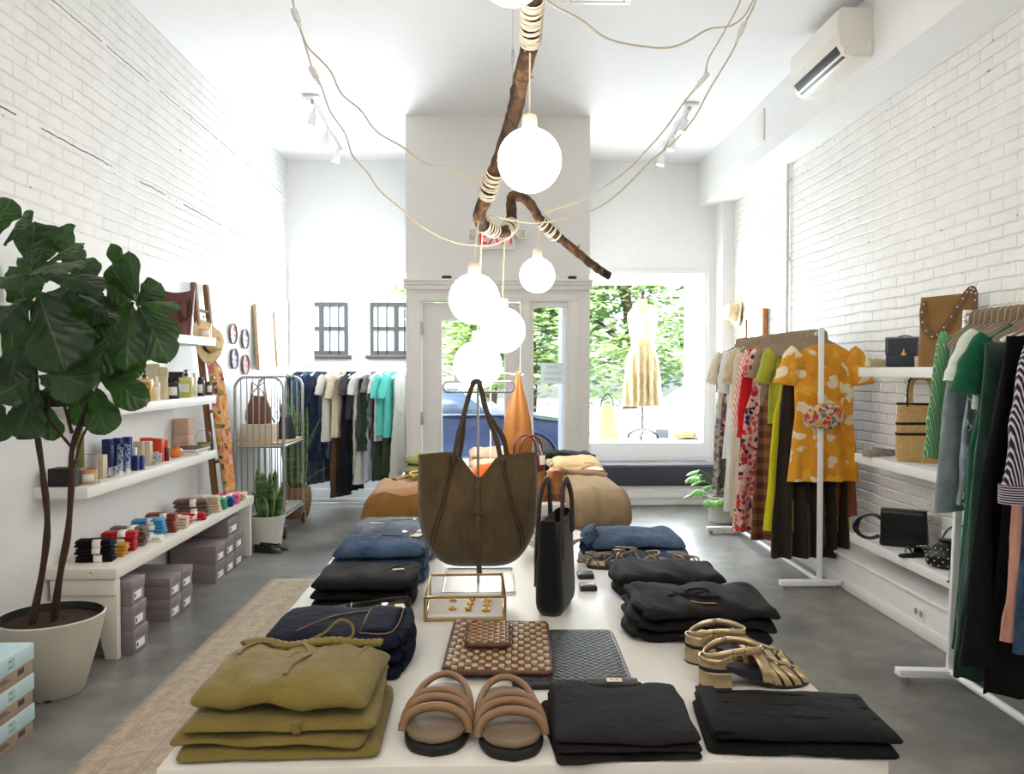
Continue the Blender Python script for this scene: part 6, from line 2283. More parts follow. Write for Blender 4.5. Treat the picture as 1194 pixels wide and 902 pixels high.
shirt('short sleeved orange flowered blouse at the front of the long rack', AX + .055, A_(0) + .01, RZ, R(2), ORFL, GA, L=.99, hw=.205, flare=.25, seed=1.2, drop=.2, out=.10, r0=.09, r1=.085, depth=.035, cat='blouse', fold=.01, zdrop=.005)
hangA(0, R(1))
lower('wide dark brown pleated trousers hanging below the orange flowered blouse', AX + .0, A_(1), RZ, R(2), BRN, GA, L=1.43, hw=.18, flare=.285, cat='trousers', name='hanging_trousers', fold=.028, depth=.03, folds=11, seed=2.2)
hangA(1)
dress('long chartreuse satin dress behind the dark brown trousers', AX + .01, A_(2), RZ, R(-2), CHART, GA, L=1.36, hw=.17, waist=.2, flare=.305, seed=3.1, fold=.014)
hangA(2)
shirt('lime green linen blouse just behind the orange flowered blouse', AX - .02, A_(3), RZ, R(-4), LIME, GA, L=.62, hw=.21, flare=.22, seed=4.4, drop=.2, out=.08, cat='blouse')
hangA(3)
dress('long brown checked dress behind the chartreuse dress', AX - .02, A_(4), RZ, R(0), PLAID, GA, L=1.46, hw=.18, waist=.21, flare=.32, seed=5.2)
hangA(4)
shirt('khaki short jacket with a collar behind the lime blouse', AX - .015, A_(5) - .01, RZ, R(-5), KHAKI, GA, L=.5, hw=.22, flare=.23, seed=6.1, drop=.17, out=.07, cat='jacket', name='hanging_jacket', depth=.036)
hangA(5)
dress('long dark pinstriped dress behind the khaki jacket', AX - .0, A_(6), RZ, R(2), DSTRIPE, GA, L=1.3, hw=.19, waist=.2, flare=.27, seed=7.5)
hangA(6)
dress('long red and pink rose print dress in the middle of the long rack', AX - .03, A_(7), RZ, R(-2), REDFL, GA, L=1.45, hw=.19, waist=.22, flare=.36, seed=8.8, sl=True, drop=.16)
hangA(7)
shirt('bright red long sleeved blouse in the middle of the long rack', AX - .025, A_(8), RZ, R(3), REDC_, GA, L=.66, hw=.21, flare=.23, long=True, seed=9.3, drop=.62, out=.09, r1=.06, cat='blouse')
make_hanger('red hanger holding the bright red blouse', AX, A_(8), RZ, R(2), REDC_, None, 'slim')
shirt('pink and white striped shirt behind the red blouse', AX - .02, A_(9.1), RZ, R(-3), PINKST, GA, L=.82, hw=.21, flare=.24, long=True, seed=10.1, drop=.55, out=.1, r1=.055)
hangA(9)
lower('mocha brown trousers below the pink and white striped shirt', AX - .045, A_(10), RZ, R(2), BRNT, GA, L=1.22, hw=.19, flare=.225, cat='trousers', name='hanging_trousers', seed=11.2, split=True)
hangA(10)
shirt('orange sleeveless top between the cream dress and the striped shirt', AX - .03, A_(11), RZ, R(0), ORG, GA, L=.62, hw=.2, flare=.22, sl=False, seed=12.6, cat='top', name='sleeveless_blouse')
hangA(11)
dress('long cream dress at the far half of the long rack', AX - .01, A_(12), RZ, R(-3), CRM, GA, L=1.42, hw=.2, waist=.22, flare=.275, seed=13.2, sl=True, drop=.42, long=True, out=.07)
hangA(12)
shirt('beige linen shirt behind the long cream dress', AX - .02, A_(13), RZ, R(2), CRM2, GA, L=.78, hw=.21, flare=.24, seed=14.7, drop=.22, out=.09)
hangA(13)
lower('long white trousers behind the cream dress', AX - .05, A_(14), RZ, R(0), WHT, GA, L=1.3, hw=.18, flare=.23, cat='trousers', name='hanging_trousers', seed=15.3, split=True)
hangA(14)
shirt('white cotton shirt in the far half of the long rack', AX - .035, A_(15), RZ, R(-2), WHT, GA, L=.98, hw=.21, flare=.24, seed=16.3, drop=.3, out=.07)
hangA(15)
dress('long dark garden print dress near the far end of the rack', AX - .035, A_(16), RZ, R(3), DKFL, GA, L=1.3, hw=.2, waist=.21, flare=.27, seed=17.9, sl=True, drop=.3, out=.07)
hangA(16)
shirt('cream ruffled blouse near the far end of the rack', AX - .03, A_(17), RZ, R(-2), CRM, GA, L=.55, hw=.22, flare=.24, seed=18.4, drop=.24, out=.06, r1=.085, cat='blouse')
hangA(17)
shirt('pale sage voile blouse behind the ruffled cream blouse', AX - .03, A_(18), RZ, R(0), PALEG, GA, L=.66, hw=.21, flare=.23, seed=19.4, drop=.22, cat='blouse')
hangA(18)
dress('last garment on the long rack, a faded grey flowered dress', AX - .02, A_(19), RZ, R(0), floral('grey_flower_print', (176, 168, 160), [(120, 112, 108), (206, 190, 176), (150, 120, 112)], 26), GA, L=1.25, hw=.2, waist=.2, flare=.25, seed=20.4)
hangA(19)
dress('rust brown dress peeking out beside the dark brown trousers', AX + .1, A_(1.55), RZ, R(0), RUST, GA, L=1.25, hw=.15, waist=.17, flare=.25, seed=21.4, fold=.01)
for i in (2.5, 3.5, 4.5, 5.5, 6.5, 7.5, 9.5, 10.5, 12.5, 14.5):
    make_hanger('tan board hanger on the long rack by the brick wall', AX, A_(i), RZ, 0, None, 'tan hangers on the long rack')
# small flowered pouch hooked on the front post
t = thing('flowered_pouch', 'rounded flowered pouch hooked on the front post of the long rack', 'pouch', (AX + .01, AY0 - .04, 1.155), R(-2))
rings = []
for i in range(13):
    v = i / 12
    a = PI * v
    w = .137 * max(.12, sin(a)) ** .38
    d = .032 * max(.1, sin(a)) ** .6
    rings.append([(w * cos(2 * PI * j / 30), d * sin(2 * PI * j / 30), -.077 + .154 * v + .006 * cos(6 * PI * j / 30)) for j in range(30)])
obj('bag', MB().loft(rings), floral('bright_garden_print', (206, 178, 150), [(206, 84, 56), (90, 112, 128), (196, 60, 82), (140, 136, 58), (226, 168, 90), (70, 78, 96)], 34, thr=.55), t, smooth=70)
obj('zip', MB().sweep([(-.09, -.0, .079), (-.04, 0, .083), (.04, 0, .083), (.09, 0, .079)], .003, n=6), BRASS, t)

# ---------------------------------------------------------------- nearest rack
GREENP = stripes('green_ikat', [(0, (44, 116, 84)), (.3, (186, 182, 116)), (.42, (70, 140, 104)), (.72, (30, 70, 76)), (.8, (110, 160, 112))], .014, (1, 0, .12), .8)
PALED = denim('pale_grey_denim', (112, 126, 132), (150, 162, 164))
FRAY = cloth('frayed_pale_denim', (150, 164, 172), .2)
SHEERW = cloth('sheer_white_voile', (202, 212, 200), .06)
EMER = cloth('emerald_crepe', (12, 84, 56), .12)
FOREST = cloth('forest_velvet', (22, 52, 42), .18, sheen=.4)
BWST = stripes('black_lilac_stripe', [(0, (24, 22, 32)), (.58, (190, 178, 196))], .0085, (1, 0, .12))
INK = cloth('ink_black_cloth', (13, 13, 18), .2, sheen=0)
GING = floral('navy_gingham', (44, 46, 84), [(190, 190, 206)], 120, rnd=0, thr=.3)
BLUSH = cloth('blush_pink', (196, 142, 126), .08)
GB = 'clothes on the nearest rack'
hB = lambda y, rz=0.0, style='board', m=None: make_hanger('tan board hanger on the nearest rack' if style == 'board' else 'white hanger on the nearest rack', BXR, y, RZ, rz, m, 'tan hangers on the nearest rack' if style == 'board' else 'white hangers on the nearest rack', style)
shirt('green and yellow patterned long sleeved shirt at the far end of the nearest rack', BXR + .01, 3.545, RZ, R(6), GREENP, GB, L=.7, hw=.2, flare=.22, long=True, seed=2.5, drop=.52, out=.075, r0=.07, r1=.055, depth=.03, zdrop=-.02)
hB(3.545, R(5))
lower('pale grey denim skirt behind the shredded light blue one', BXR - .04, 3.46, RZ, R(3), PALED, GB, L=.76, hw=.165, flare=.235, seed=3.4, fold=.01, folds=4, name='hanging_skirt')
hB(3.46)
o = lower('pale blue shredded denim skirt with ragged edges', BXR - .0, 3.375, RZ, R(-5), FRAY, GB, L=.72, hw=.15, flare=.21, seed=4.9, fold=.03, folds=9)
fr = MB()
rg_ = random.Random(8)
for i in range(60):
    z = rg_.uniform(-.72, -.12)
    x = -.14 - .05 * (-z / .7) + rg_.uniform(-.02, .08)
    fr.sweep([(x, -.035 + rg_.uniform(-.01, .01), z), (x + rg_.uniform(-.012, .012), -.05, z - .012), (x + rg_.uniform(-.015, .015), -.045, z - .028)], .0035, n=5)
obj('frayed_threads', fr, FRAY, o)['kind'] = 'stuff'
hB(3.375)
shirt('sheer white cap sleeved top hanging before the emerald dress', BXR - .015, 3.295, RZ, R(10), SHEERW, GB, L=.4, hw=.2, flare=.2, seed=6.2, drop=.16, out=.09, r0=.095, r1=.1, cat='top', name='sleeveless_blouse', depth=.035)
hB(3.295, R(6))
dress('long emerald green dress with flutter sleeves on the nearest rack', BXR - .045, 3.205, RZ, R(4), EMER, GB, L=1.38, hw=.19, waist=.2, flare=.285, seed=7.7, sl=True, drop=.2, r1=.09, out=.08, fold=.024)
hB(3.205)
lower('long forest green velvet trousers behind the black and lilac shirt', BXR - .07, 3.11, RZ, R(2), FOREST, GB, L=1.36, hw=.2, flare=.30, cat='trousers', name='hanging_trousers', seed=8.3, fold=.02, split=True)
hB(3.11, 0, 'slim')
dress('navy gingham dress mostly hidden behind the black skirt', BXR - .03, 3.04, RZ, R(0), GING, GB, L=1.15, hw=.18, waist=.2, flare=.28, seed=9.9)
hB(3.04, 0, 'slim')
lower('long ink black skirt below the striped shirt', BXR - .06, 2.975, RZ, R(4), INK, GB, L=1.27, hw=.22, flare=.40, seed=12.1, fold=.03, folds=6, zdrop=.08)
hB(2.975, 0, 'slim')
lower('long black trousers reaching lowest on the nearest rack', BXR - .04, 2.91, RZ, R(0), BLACKL, GB, L=1.38, hw=.2, flare=.33, cat='trousers', name='hanging_trousers', seed=13.1, split=True, zdrop=.07)
hB(2.91)
lower('blush pink trousers at the picture edge below the striped shirt', BXR - .09, 2.855, RZ, R(0), BLUSH, GB, L=1.13, hw=.17, flare=.255, cat='trousers', name='hanging_trousers', seed=15.1, split=True)
hB(2.855)
lower('blue denim skirt at the picture edge below the striped shirt', BXR - .07, 2.81, RZ, R(0), BLUED, GB, L=1.16, hw=.18, flare=.27, seed=16.1)
hB(2.81)
shirt('black and lilac striped shirt with a wide cuffed sleeve', BXR - .085, 2.755, RZ, R(8), BWST, GB, L=.8, hw=.22, flare=.26, long=True, seed=11.3, drop=.53, out=.11, r0=.095, r1=.085, cuffm=stripes('black_lilac_cross_stripe', [(0, (24, 22, 32)), (.58, (190, 178, 196))], .0085, (0, 0, 1)), depth=.04)
hB(2.755, R(5))
for y in (3.50, 3.42, 3.33, 3.25, 3.16, 3.07, 2.98, 2.89):
    make_hanger('tan board hanger on the nearest rack', BXR, y, RZ, R(rnd.uniform(-3, 3)), None, 'tan hangers on the nearest rack')

# ================================================================== SHELVES ON THE BRICK WALL
RX0 = 2.34
for z, y1, nm in ((1.48, 5.02, 'highest white shelf on the brick wall, holding the studded suede bag'), (.93, 5.06, 'middle white shelf on the brick wall, holding the straw tote'), (.405, 5.12, 'lowest white shelf on the brick wall, holding black bags')):
    tag(obj('wall_shelf', MB().span(RX0, XR, 3.2, y1, z - .058, z, .003), WHITE), nm, 'shelf')


def xsh(px, x):
    d = _ray(px, 470)
    return x * d.y / d.x


Q1, Q2, Q3 = 1.4805, .9305, .4055
# studded suede tote
CAMEL = mat('camel_suede', (134, 102, 62), .9, var=.15, vs=8, bump=.3, bs=240, sheen=.3, spec=.1)
t = thing('studded_tote_bag', 'tall camel suede tote with a studded strap on the highest brick wall shelf', 'bag', (2.495, xsh(1105, 2.495), Q1), R(-38))
rings = []
for i in range(12):
    v = i / 11
    w, d = lerp(.285, .275, v), lerp(.115, .06, v)
    rings.append([(x, y + .006 * nz(x * 12, v * 4, 3), .385 * v + (.0 if v < .6 else (v - .6) / .4 * (-.05 * math.exp(-((x + .02) / .05) ** 2) + .012 * (x > .1)))) for x, y in rrect(w, d, .028 + .0 * v, 7)])
rings += [[(x * .95, y * .85, z - .006) for x, y, z in rings[-1]], [(x * .9, y * .8, .03) for x, y, z in rings[0]]]
obj('body', MB().loft(rings), CAMEL, t, smooth=70)
sp_ = spline([(-.115, -.035, .36), (-.122, -.055, .30), (-.112, -.066, .22), (-.07, -.07, .165), (-.03, -.07, .19), (.02, -.062, .27), (.06, -.05, .345), (.09, -.04, .40), (.115, -.04, .42), (.13, -.042, .39)], 6)
sp2 = spline([(.13, -.042, .395), (.128, -.048, .32), (.126, -.056, .235)], 5)
ss = obj('strap', MB().sweep(sp_ + sp2, .0135, .002, up=(0, -1, 0), n=8, e=.6), mat('camel_strap', (104, 74, 42), .6, var=.1), t)
for i, p in enumerate((sp_ + sp2)[2::4]):
    obj('stud', MB().sphere((p.x, p.y - .003, p.z), .0052, 8, (1, .6, 1)), CHROME, ss)
# navy satchel
NVY = mat('navy_calf', (42, 48, 60), .32, var=.06)
t = thing('navy_satchel', 'small navy satchel with a gold clasp on the highest brick wall shelf', 'bag', (2.485, xsh(1054, 2.485), Q1), R(-32))
obj('body', MB().box((0, .01, .085), (.20, .075, .168), .012), BLKL, t)
fl = MB().grid(lambda u, v: V((lerp(-.102, .102, u), lerp(.04, -.036, min(1, v * 3)) - (.004 if v > .33 else 0), .172 - (0 if v < .33 else (v - .33) * .145) + .008 * sin(PI * min(1, v * 3)))), 10, 18)
obj('flap', fl, NVY, t, solid=.006)
obj('front_panel', MB().box((0, -.03, .065), (.198, .012, .118), .004), NVY, t)
obj('clasp', MB().sphere((0, -.045, .078), .016, 14, (1, .35, .7)).sweep([(0, -.045, .11), (0, -.047, .085)], lambda u: .003 + .006 * u, n=10), GOLD, t)
obj('shoulder_strap', MB().sweep(spline([(.1, .02, .15), (.125, .01, .17), (.135, 0, .1), (.125, .0, .03)], 5), .010, .003, up=(1, 0, 0), n=8).sweep(spline([(-.05, .03, .178), (0, .03, .192), (.05, .03, .178)], 5), .009, .004, up=(0, 0, 1), n=8), BLKL, t)
SNAKE = floral('snake_print_leather', (214, 200, 160), [(96, 84, 66), (176, 160, 122)], 70, thr=.3)
for i in range(2):
    s = thing('snake_print_flat', 'pale snake print flat by the navy satchel, ' + ('outer one of the pair' if i == 0 else 'inner one of the pair'), 'shoe', (2.42 + .075 * i, xsh(1022 + 8 * i, 2.42 + .075 * i) - .02, Q1), R(118), group='snake print flats')
    obj('upper', shoe_mb(.235, .078, .035, .055, .40, .7, tab=POINTY), SNAKE, s)
    obj('straps', MB().sweep(spline([(-.03, -.02, .04), (0, -.02, .052), (.03, -.02, .04)], 5), .004, .0012, up=(0, 0, 1), n=6), BLKL, s)
t = thing('small_cup', 'little pale wooden cup with a leather tag beside the navy satchel', 'cup', (2.40, xsh(1072, 2.40), Q1))
obj('cup', MB().lathe([(.022, 0), (.025, .003), (.028, .06), (.024, .06), (.021, .01), (0, .008)], 20), mat('pale_ash', (196, 172, 140), .6, var=.1), t)
obj('strap', MB().sweep(spline([(-.015, 0, .06), (-.012, .0, .11), (.0, .01, .15), (.01, .02, .17)], 5), .006, .0015, up=(1, 0, 0), n=6), BLKL, t)
# straw tote
RAF = mat('raffia', (178, 146, 96), .85, var=.15, vs=50, bump=.7, bs=130)
BYARN = mat('black_yarn', (22, 20, 20), .9)
t = thing('straw_tote_bag', 'straw tote with black stripes and braided handles on the middle brick wall shelf', 'bag', (2.50, xsh(1072, 2.50) - .02, Q2), R(-30))
rings, hts = [], []
for i in range(12):
    v = i / 11
    w, d = interp([(0, .24), (.12, .27), (1, .25)], v), interp([(0, .1), (.15, .13), (1, .06)], v)
    rings.append([(x, y, .335 * v + .012 * nz(x * 9, v, 2)) for x, y in rrect(w, d, d * .45, 7)])
body = rings + [[(x * .96, y * .8, z - .005) for x, y, z in rings[-1]], [(x * .9, y * .7, .03) for x, y, z in rings[0]]]
obj('body', MB().loft(body), RAF, t, smooth=70)
for q in (5, 7):
    rr = [V(((p[0]) * 1.012, p[1] * 1.02, p[2] + .012)) for p in rings[q]]
    obj('stripe', MB().sweep(rr, .004, .008, up=(0, 0, 1), n=8, closed=True), BYARN, t)
rr = [V((p[0] * 1.01, p[1] * 1.02, p[2] + .002 * (j % 2))) for j, p in enumerate(rings[-1])]
obj('rim', MB().sweep(rr, .005, .006, up=(0, 0, 1), n=8, closed=True), BYARN, t)
for s in (-1, 1):
    hp = spline([(-.055, s * .028, .32), (-.055, s * .03, .42), (-.04, s * .03, .475), (0, s * .03, .49), (.04, s * .03, .475), (.055, s * .03, .42), (.055, s * .028, .32)], 6)
    hd = obj('handle', MB().sweep(hp, .013, .006, up=(0, s, 0), n=8), RAF, t)
    ed = [p + V(((.013 if j % 2 else .017) * (1 if p.x > 0 else -1), 0, .01 * (p.z > .46))) for j, p in enumerate(hp)]
    obj('braid', MB().sweep(ed, .0055, n=8), BYARN, hd)
for i in range(2):
    s = thing('silver_flat', 'sparkling silver pointed flat on the middle brick wall shelf, ' + ('outer one' if i == 0 else 'inner one by the straw tote'), 'shoe', (2.405 + .085 * i, xsh(1026 + 8 * i, 2.42 + .075 * i) - .01, Q2), R(112), group='silver flats')
    obj('upper', shoe_mb(.24, .08, .035, .055, .42, .7, tab=POINTY), floral('silver_glitter', (150, 142, 132), [(214, 208, 200), (110, 104, 98)], 160, thr=.35), s)
# lowest shelf
BLKBAG = mat('black_smooth_leather', (14, 14, 15), .3, var=.1)
t = thing('black_shoulder_bag', 'black leather flap bag with a wide looped strap on the lowest brick wall shelf', 'bag', (2.49, xsh(1056, 2.49), Q3), R(-32))
obj('body', MB().loft([[(a, b, z) for a, b in rrect(w, d, .02, 4)] for z, w, d in ((0, .25, .11), (.012, .265, .12), (.15, .25, .1), (.205, .225, .06), (.21, .215, .05))]), BLKBAG, t, smooth=60)
obj('flap', MB().grid(lambda u, v: V((lerp(-.125, .125, u), lerp(.03, -.064, min(1, v * 2.4)) - .006 * v, .216 - max(0, v - .4) * .2 + .006 * sin(PI * min(1, v * 2.4)))), 12, 18), BLKBAG, t, solid=.007)
obj('ring', MB().sweep([(.135 + .012 * cos(a * PI / 7), -.01, .18 + .012 * sin(a * PI / 7)) for a in range(14)], .002, n=6, closed=True), STEEL, t)
obj('shoulder_strap', MB().sweep(spline([(-.12, 0, .15), (-.17, -.02, .175), (-.235, -.05, .155), (-.262, -.07, .10), (-.235, -.075, .055), (-.18, -.07, .04), (-.13, -.065, .06)], 7), .02, .002, up=(0, .6, .8), n=8, e=.6), BLKBAG, t)
t = thing('studded_slide', 'flat black sandal with a studded band on the lowest brick wall shelf', 'sandal', (2.425, xsh(1066, 2.425) - .05, Q3), R(100))
obj('sole', MB().prism(foot_outline(.235, .078), 0, .014, bev=.004), BSOLE, t)
bdm = obj('band', MB().grid(lambda u, v: V((.043 * cos(PI * u), lerp(-.085, -.01, v), .012 + .042 * sin(PI * u) ** .8)), 16, 6), BLKBAG, t, solid=.004)
for i in range(5):
    for j in range(3):
        u = .14 + .18 * i
        obj('stud', MB().sphere((.043 * cos(PI * u) * 1.05, -.075 + .028 * j, .016 + .042 * sin(PI * u) ** .8), .0048, 8), CHROME, bdm)
obj('toe_strap', MB().sweep(spline([(-.034, .05, .014), (-.02, .06, .045), (.0, .062, .052), (.02, .06, .045), (.034, .05, .014)], 5), .007, .0016, up=(0, 1, .3), n=8), BLKBAG, t)
t = thing('dotted_pouch', 'black drawstring pouch with white dots on the lowest brick wall shelf', 'pouch', (2.44, xsh(1106, 2.44), Q3), R(-25))
rings = []
for i in range(11):
    v = i / 10
    r = interp([(0, .05), (.1, .085), (.4, .09), (.75, .06), (.85, .028), (1, .04)], v)
    rings.append([(r * 1.15 * cos(2 * PI * j / 28) * (1 + .06 * nz(j * .8, v)), r * .75 * sin(2 * PI * j / 28), .155 * v) for j in range(28)])
obj('body', MB().loft(rings), BLKBAG, t, smooth=70)
dt = obj('strap', MB().sweep(spline([(-.03, 0, .14), (0, 0, .2), (.05, 0, .235), (.09, 0, .21), (.07, 0, .13)], 5), .006, .003, n=8), BLKBAG, t)
for i in range(7):
    for j in range(5):
        a = R(-165 + 25 * i + 12 * (j % 2))
        v = .14 + .14 * j
        r = interp([(0, .05), (.1, .085), (.4, .09), (.75, .06), (.85, .028), (1, .04)], v)
        obj('dot', MB().sphere((r * 1.17 * cos(a), r * .77 * sin(a), .155 * v), .0042, 8), mat('ivory_dot', (226, 220, 208), .4), t)
for i in range(2):
    s = thing('black_pump', 'black pointed leather shoe beside the dotted pouch, ' + ('front one' if i == 0 else 'rear one'), 'shoe', (2.405 + .035 * i, xsh(1106 + 8 * i, 2.40) - .22 + .085 * i, Q3), R(95), group='black shoes on the brick wall shelf')
    obj('upper', shoe_mb(.25, .082, .042, .062, .36, .72, tab=POINTY), BLKBAG, s)
    obj('heel', MB().box((0, .105, .004), (.045, .04, .008), .002), BSOLE, s)

# ---------------------------------------------------------------- far end of the brick wall
straw_hat('pale straw hat hung high on the pier at the far end of the brick wall', (2.634, 8.46, 2.07), (0, R(-84), R(4)), .15, .12, .09, band=mat('cream_ribbon', (206, 190, 160), .7), m=mat('pale_straw', (224, 208, 170), .8, var=.1, vs=60, bump=.4, bs=180))
c0 = atx(868, 392, XR - .04)
c1 = atx(891, 392, XR - .04)
mr = thing('wall_mirror', 'wood framed mirror on the brick wall behind the long rack', 'mirror', (XR - .03, (c0.y + c1.y) / 2, 1.05))
mw = abs(c0.y - c1.y)
fr = MB()
mh = 2.05 - 1.05
for (y0, y1, z0, z1) in ((-mw / 2, mw / 2, 0, .08), (-mw / 2, mw / 2, mh - .08, mh), (-mw / 2, -mw / 2 + .08, .08, mh - .08), (mw / 2 - .08, mw / 2, .08, mh - .08)):
    fr.span(-.022, .022, y0, y1, z0, z1, .003)
obj('frame', fr, mat('teak_frame', (176, 116, 74), .5, var=.12, vs=18), mr)
obj('glass', MB().span(-.012, -.006, -mw / 2 + .07, mw / 2 - .07, .07, mh - .07), mat('mirror_glass', (226, 230, 230), .04, 1.0, .01), mr)

pt = thing('split_leaf_plant', 'bright green split leaf plant in a white pot beyond the long rack', 'potted plant', (2.24, 7.62, 0))
obj('pot', MB().lathe([(.12, 0), (.128, .004), (.14, .24), (.143, .246), (.137, .248), (.13, .22), (0, .218)], 32), PW, pt)
obj('soil', MB().lathe([(.128, .21), (.127, .226), (0, .23)], 24), mat('potting_soil', (44, 32, 24)), pt)
lv = MB()
rg_ = random.Random(31)
stm = MB()
for i in range(13):
    a = rg_.uniform(PI * .55, PI * 1.6)
    r, h = rg_.uniform(.16, .30), rg_.uniform(.20, .50)
    tip = V((r * cos(a), r * sin(a), h))
    stm.sweep(spline([(0, 0, .22), (tip.x * .45, tip.y * .45, h * .85), tip], 5), .004, n=6)
    d = V((cos(a), sin(a), -.3)).normalized()
    side = d.cross(V((0, 0, 1))).normalized()
    for q in range(7):
        an = (q - 3) * .36
        dd = (d * cos(an) + side * sin(an)).normalized()
        L = .15 * (1 - .09 * abs(q - 3))
        fig_leaf(lv, tip + dd * .01, tip + dd * L + V((0, 0, -.02)), .034, (0, -.4, 1), cup=.2, sag=.1, seed=q + i, sx=4, sy=8)
obj('stems', stm, mat('plant_stem', (88, 120, 50), .5), pt)
obj('foliage', lv, mat('bright_leaf', (92, 156, 48), .45, var=.25, vs=9), pt, smooth=80, recalc=False)
# ================================================================== FAR DISPLAY TABLE
OCHRE = cloth('ochre_twill', (132, 92, 46), .12)
SAGE = cloth('moss_knit', (112, 116, 68), .1)
KHAK = cloth('khaki_canvas', (138, 118, 88), .1)
T2Y = 3.83

c = atz(470, 600, TZ)
g = thing('folded_trousers', 'ochre drawstring trousers spilling over the corner of the far table', 'trousers', (-.345, T2Y + .17, TZ + .004), R(0))
mb = folded_mb(.52, .62, .06, 1, 71.3, .014, dome=.012, gather=.01, nx=40, m=44)
mb.move(lambda p: V((p.x, p.y + .02, p.z)))
bend(mb, -.175, .03, 0)
mb.move(lambda p: V((p.x - (.05 if p.x < 0 else 0) * max(0, -p.z) / .1 * .3, p.y, p.z - (max(0, -(p.x + .205)) ** 1.2 * .9 if p.x < -.205 else 0) + .012 * nz(p.x * 7, p.y * 7, 3) * (p.z > .02))))
obj('cloth', mb, OCHRE, g)
f = surf_z(.52, .62, .06, 1, 71.3, .014, .012)
obj('waistband', MB().sweep(topline(f, [(-.16, .19), (-.1, .24), (0, .26), (.1, .25), (.2, .24)], .006), .024, .008, up=(0, 0, 1), n=10), OCHRE, g)
obj('drawstring', MB().sweep(spline([(-.09, .22, .085), (-.06, .16, .098), (-.01, .15, .1), (.02, .2, .1), (-.03, .24, .105), (-.08, .2, .1), (-.05, .12, .09)], 6), .0038, n=7), cloth('cream_cord', (206, 172, 108), .1), g)
obj('pocket_welt', MB().sweep(topline(f, [(-.05, .15), (-.08, .05)], .001), .004, .0015, up=(0, 0, 1), n=8), OCHRE, g)

for i in range(3):
    garment('folded_sweater', 'folded moss green sweater on the far table, ' + ('lowest of the pile', 'middle of the pile', 'topmost of the pile')[i], 'sweater', SAGE, -.345 + .006 * i, 4.66, TZ + .05 * i, .33 - .01 * i, .27, .052, 1, 81 + i * 1.3, R(3 - 3 * i), .006, 'moss green sweaters', dome=.012)
CREAMK = cloth('blush_cream_knit', (222, 192, 168), .1)
for i in range(3):
    garment('folded_sweater', 'folded blush cream sweater beside the moss green pile, ' + ('lowest', 'middle', 'topmost')[i], 'sweater', CREAMK, .0 + .01 * i, 5.0, TZ + .05 * i, .30, .27, .05, 1, 84 + i * 1.3, R(4 * i - 3), .008, 'blush cream sweaters', dome=.012)
for i, (m, nm) in enumerate(((cloth('amber_cotton', (196, 116, 44), .1), 'amber folded shirt, lowest in the pile seen through the suede bag handles'), (floral('jungle_print', (196, 186, 150), [(70, 112, 60), (40, 78, 50), (206, 120, 60), (226, 206, 170)], 40, thr=.55), 'jungle print folded scarf in the pile behind the suede bag'), (cloth('tangerine_silk', (222, 96, 30), .1), 'crumpled tangerine scarf in the pile behind the suede bag'), (cloth('peach_knit', (226, 190, 156), .1), 'peach folded sweater topmost behind the suede bag'))):
    garment('folded_scarf' if i in (1, 2) else 'folded_shirt', nm, 'scarf' if i in (1, 2) else 'shirt', m, (.03, .09, -.035, .03)[i], 4.42 + (0, -.06, -.07, .09)[i], TZ + (.0, .042, .042, .078)[i], (.34, .17, .13, .28)[i], (.24, .15, .13, .2)[i], (.042, .045, .07, .05)[i], 1, 91 + i, R(4 * i), (.006, .014, .02, .01)[i], None, dome=(.004, .01, .016, .012)[i])

# khaki trousers over the other corner
g = thing('folded_trousers', 'khaki canvas trousers hanging over the corner of the far table', 'trousers', (.50, T2Y + .19, TZ + .004), R(4))
mb = folded_mb(.30, .60, .06, 1, 77.7, .014, dome=.012, nx=34, m=48)
mb.move(lambda p: V((p.x * (1 + .14 * max(0, -p.y)), p.y - .03, p.z + .02 * max(0, p.y) / .3)))
bend(mb, -.19, .05, 0)
mb.move(lambda p: V((p.x, p.y, p.z + .008 * nz(p.x * 9, p.y * 8, 5))))
obj('cloth', mb, KHAK, g)
obj('waistband', MB().sweep(spline([(-.150, .02, .045), (-.145, .1, .075), (-.12, .18, .105), (-.04, .225, .085), (.06, .235, .08), (.14, .22, .07)], 6), .016, .02, up=(0, 0, 1), n=10), KHAK, g)
obj('elastic_gathers', MB().sweep([(lerp(-.153, -.118, i / 30), lerp(.02, .18, i / 30), lerp(.048, .11, i / 30) + .006 * (i % 2)) for i in range(31)], .012, .016, up=(0, 0, 1), n=8), KHAK, g)

BEJ = cloth('ecru_denim', (206, 184, 138), .1)
for i in range(2):
    gj = garment('folded_jeans', 'folded ecru jeans on the far table, ' + ('lower pair' if i == 0 else 'upper pair, under the black folded pair'), 'jeans', BEJ, .50, 4.62 + .03 * i, TZ + .065 * i, .31 - .02 * i, .30, .065, 1, 95 + i, R(3 - 4 * i), .008, 'ecru jeans', dome=.008)
    obj('waistband', MB().sweep(spline([(-.14, -.12, .03), (-.158, -.04, .04), (-.15, .04, .036), (-.155, .12, .03)], 5), .018, .02, up=(1, 0, 0), n=8), floral('washed_hem', (196, 176, 136), [(150, 130, 96), (120, 106, 84)], 60, thr=.4), gj)
gj = garment('folded_jeans', 'folded black white stitched jeans at the far end of the far table', 'jeans', BLACKD, .50, 5.15, TZ, .34, .3, .11, 2, 97.2, R(2), .010, None, dome=.004)
obj('waistband', MB().sweep(spline([(-.15, -.12, .06), (-.08, -.145, .095), (0, -.14, .08), (.1, -.145, .10), (.155, -.12, .09)], 5), .012, .018, up=(0, 0, 1), n=8), BLACKD, gj)
obj('size_tag', MB().box((.1, -.15, .1), (.05, .002, .02), .0005), TAGM, gj)
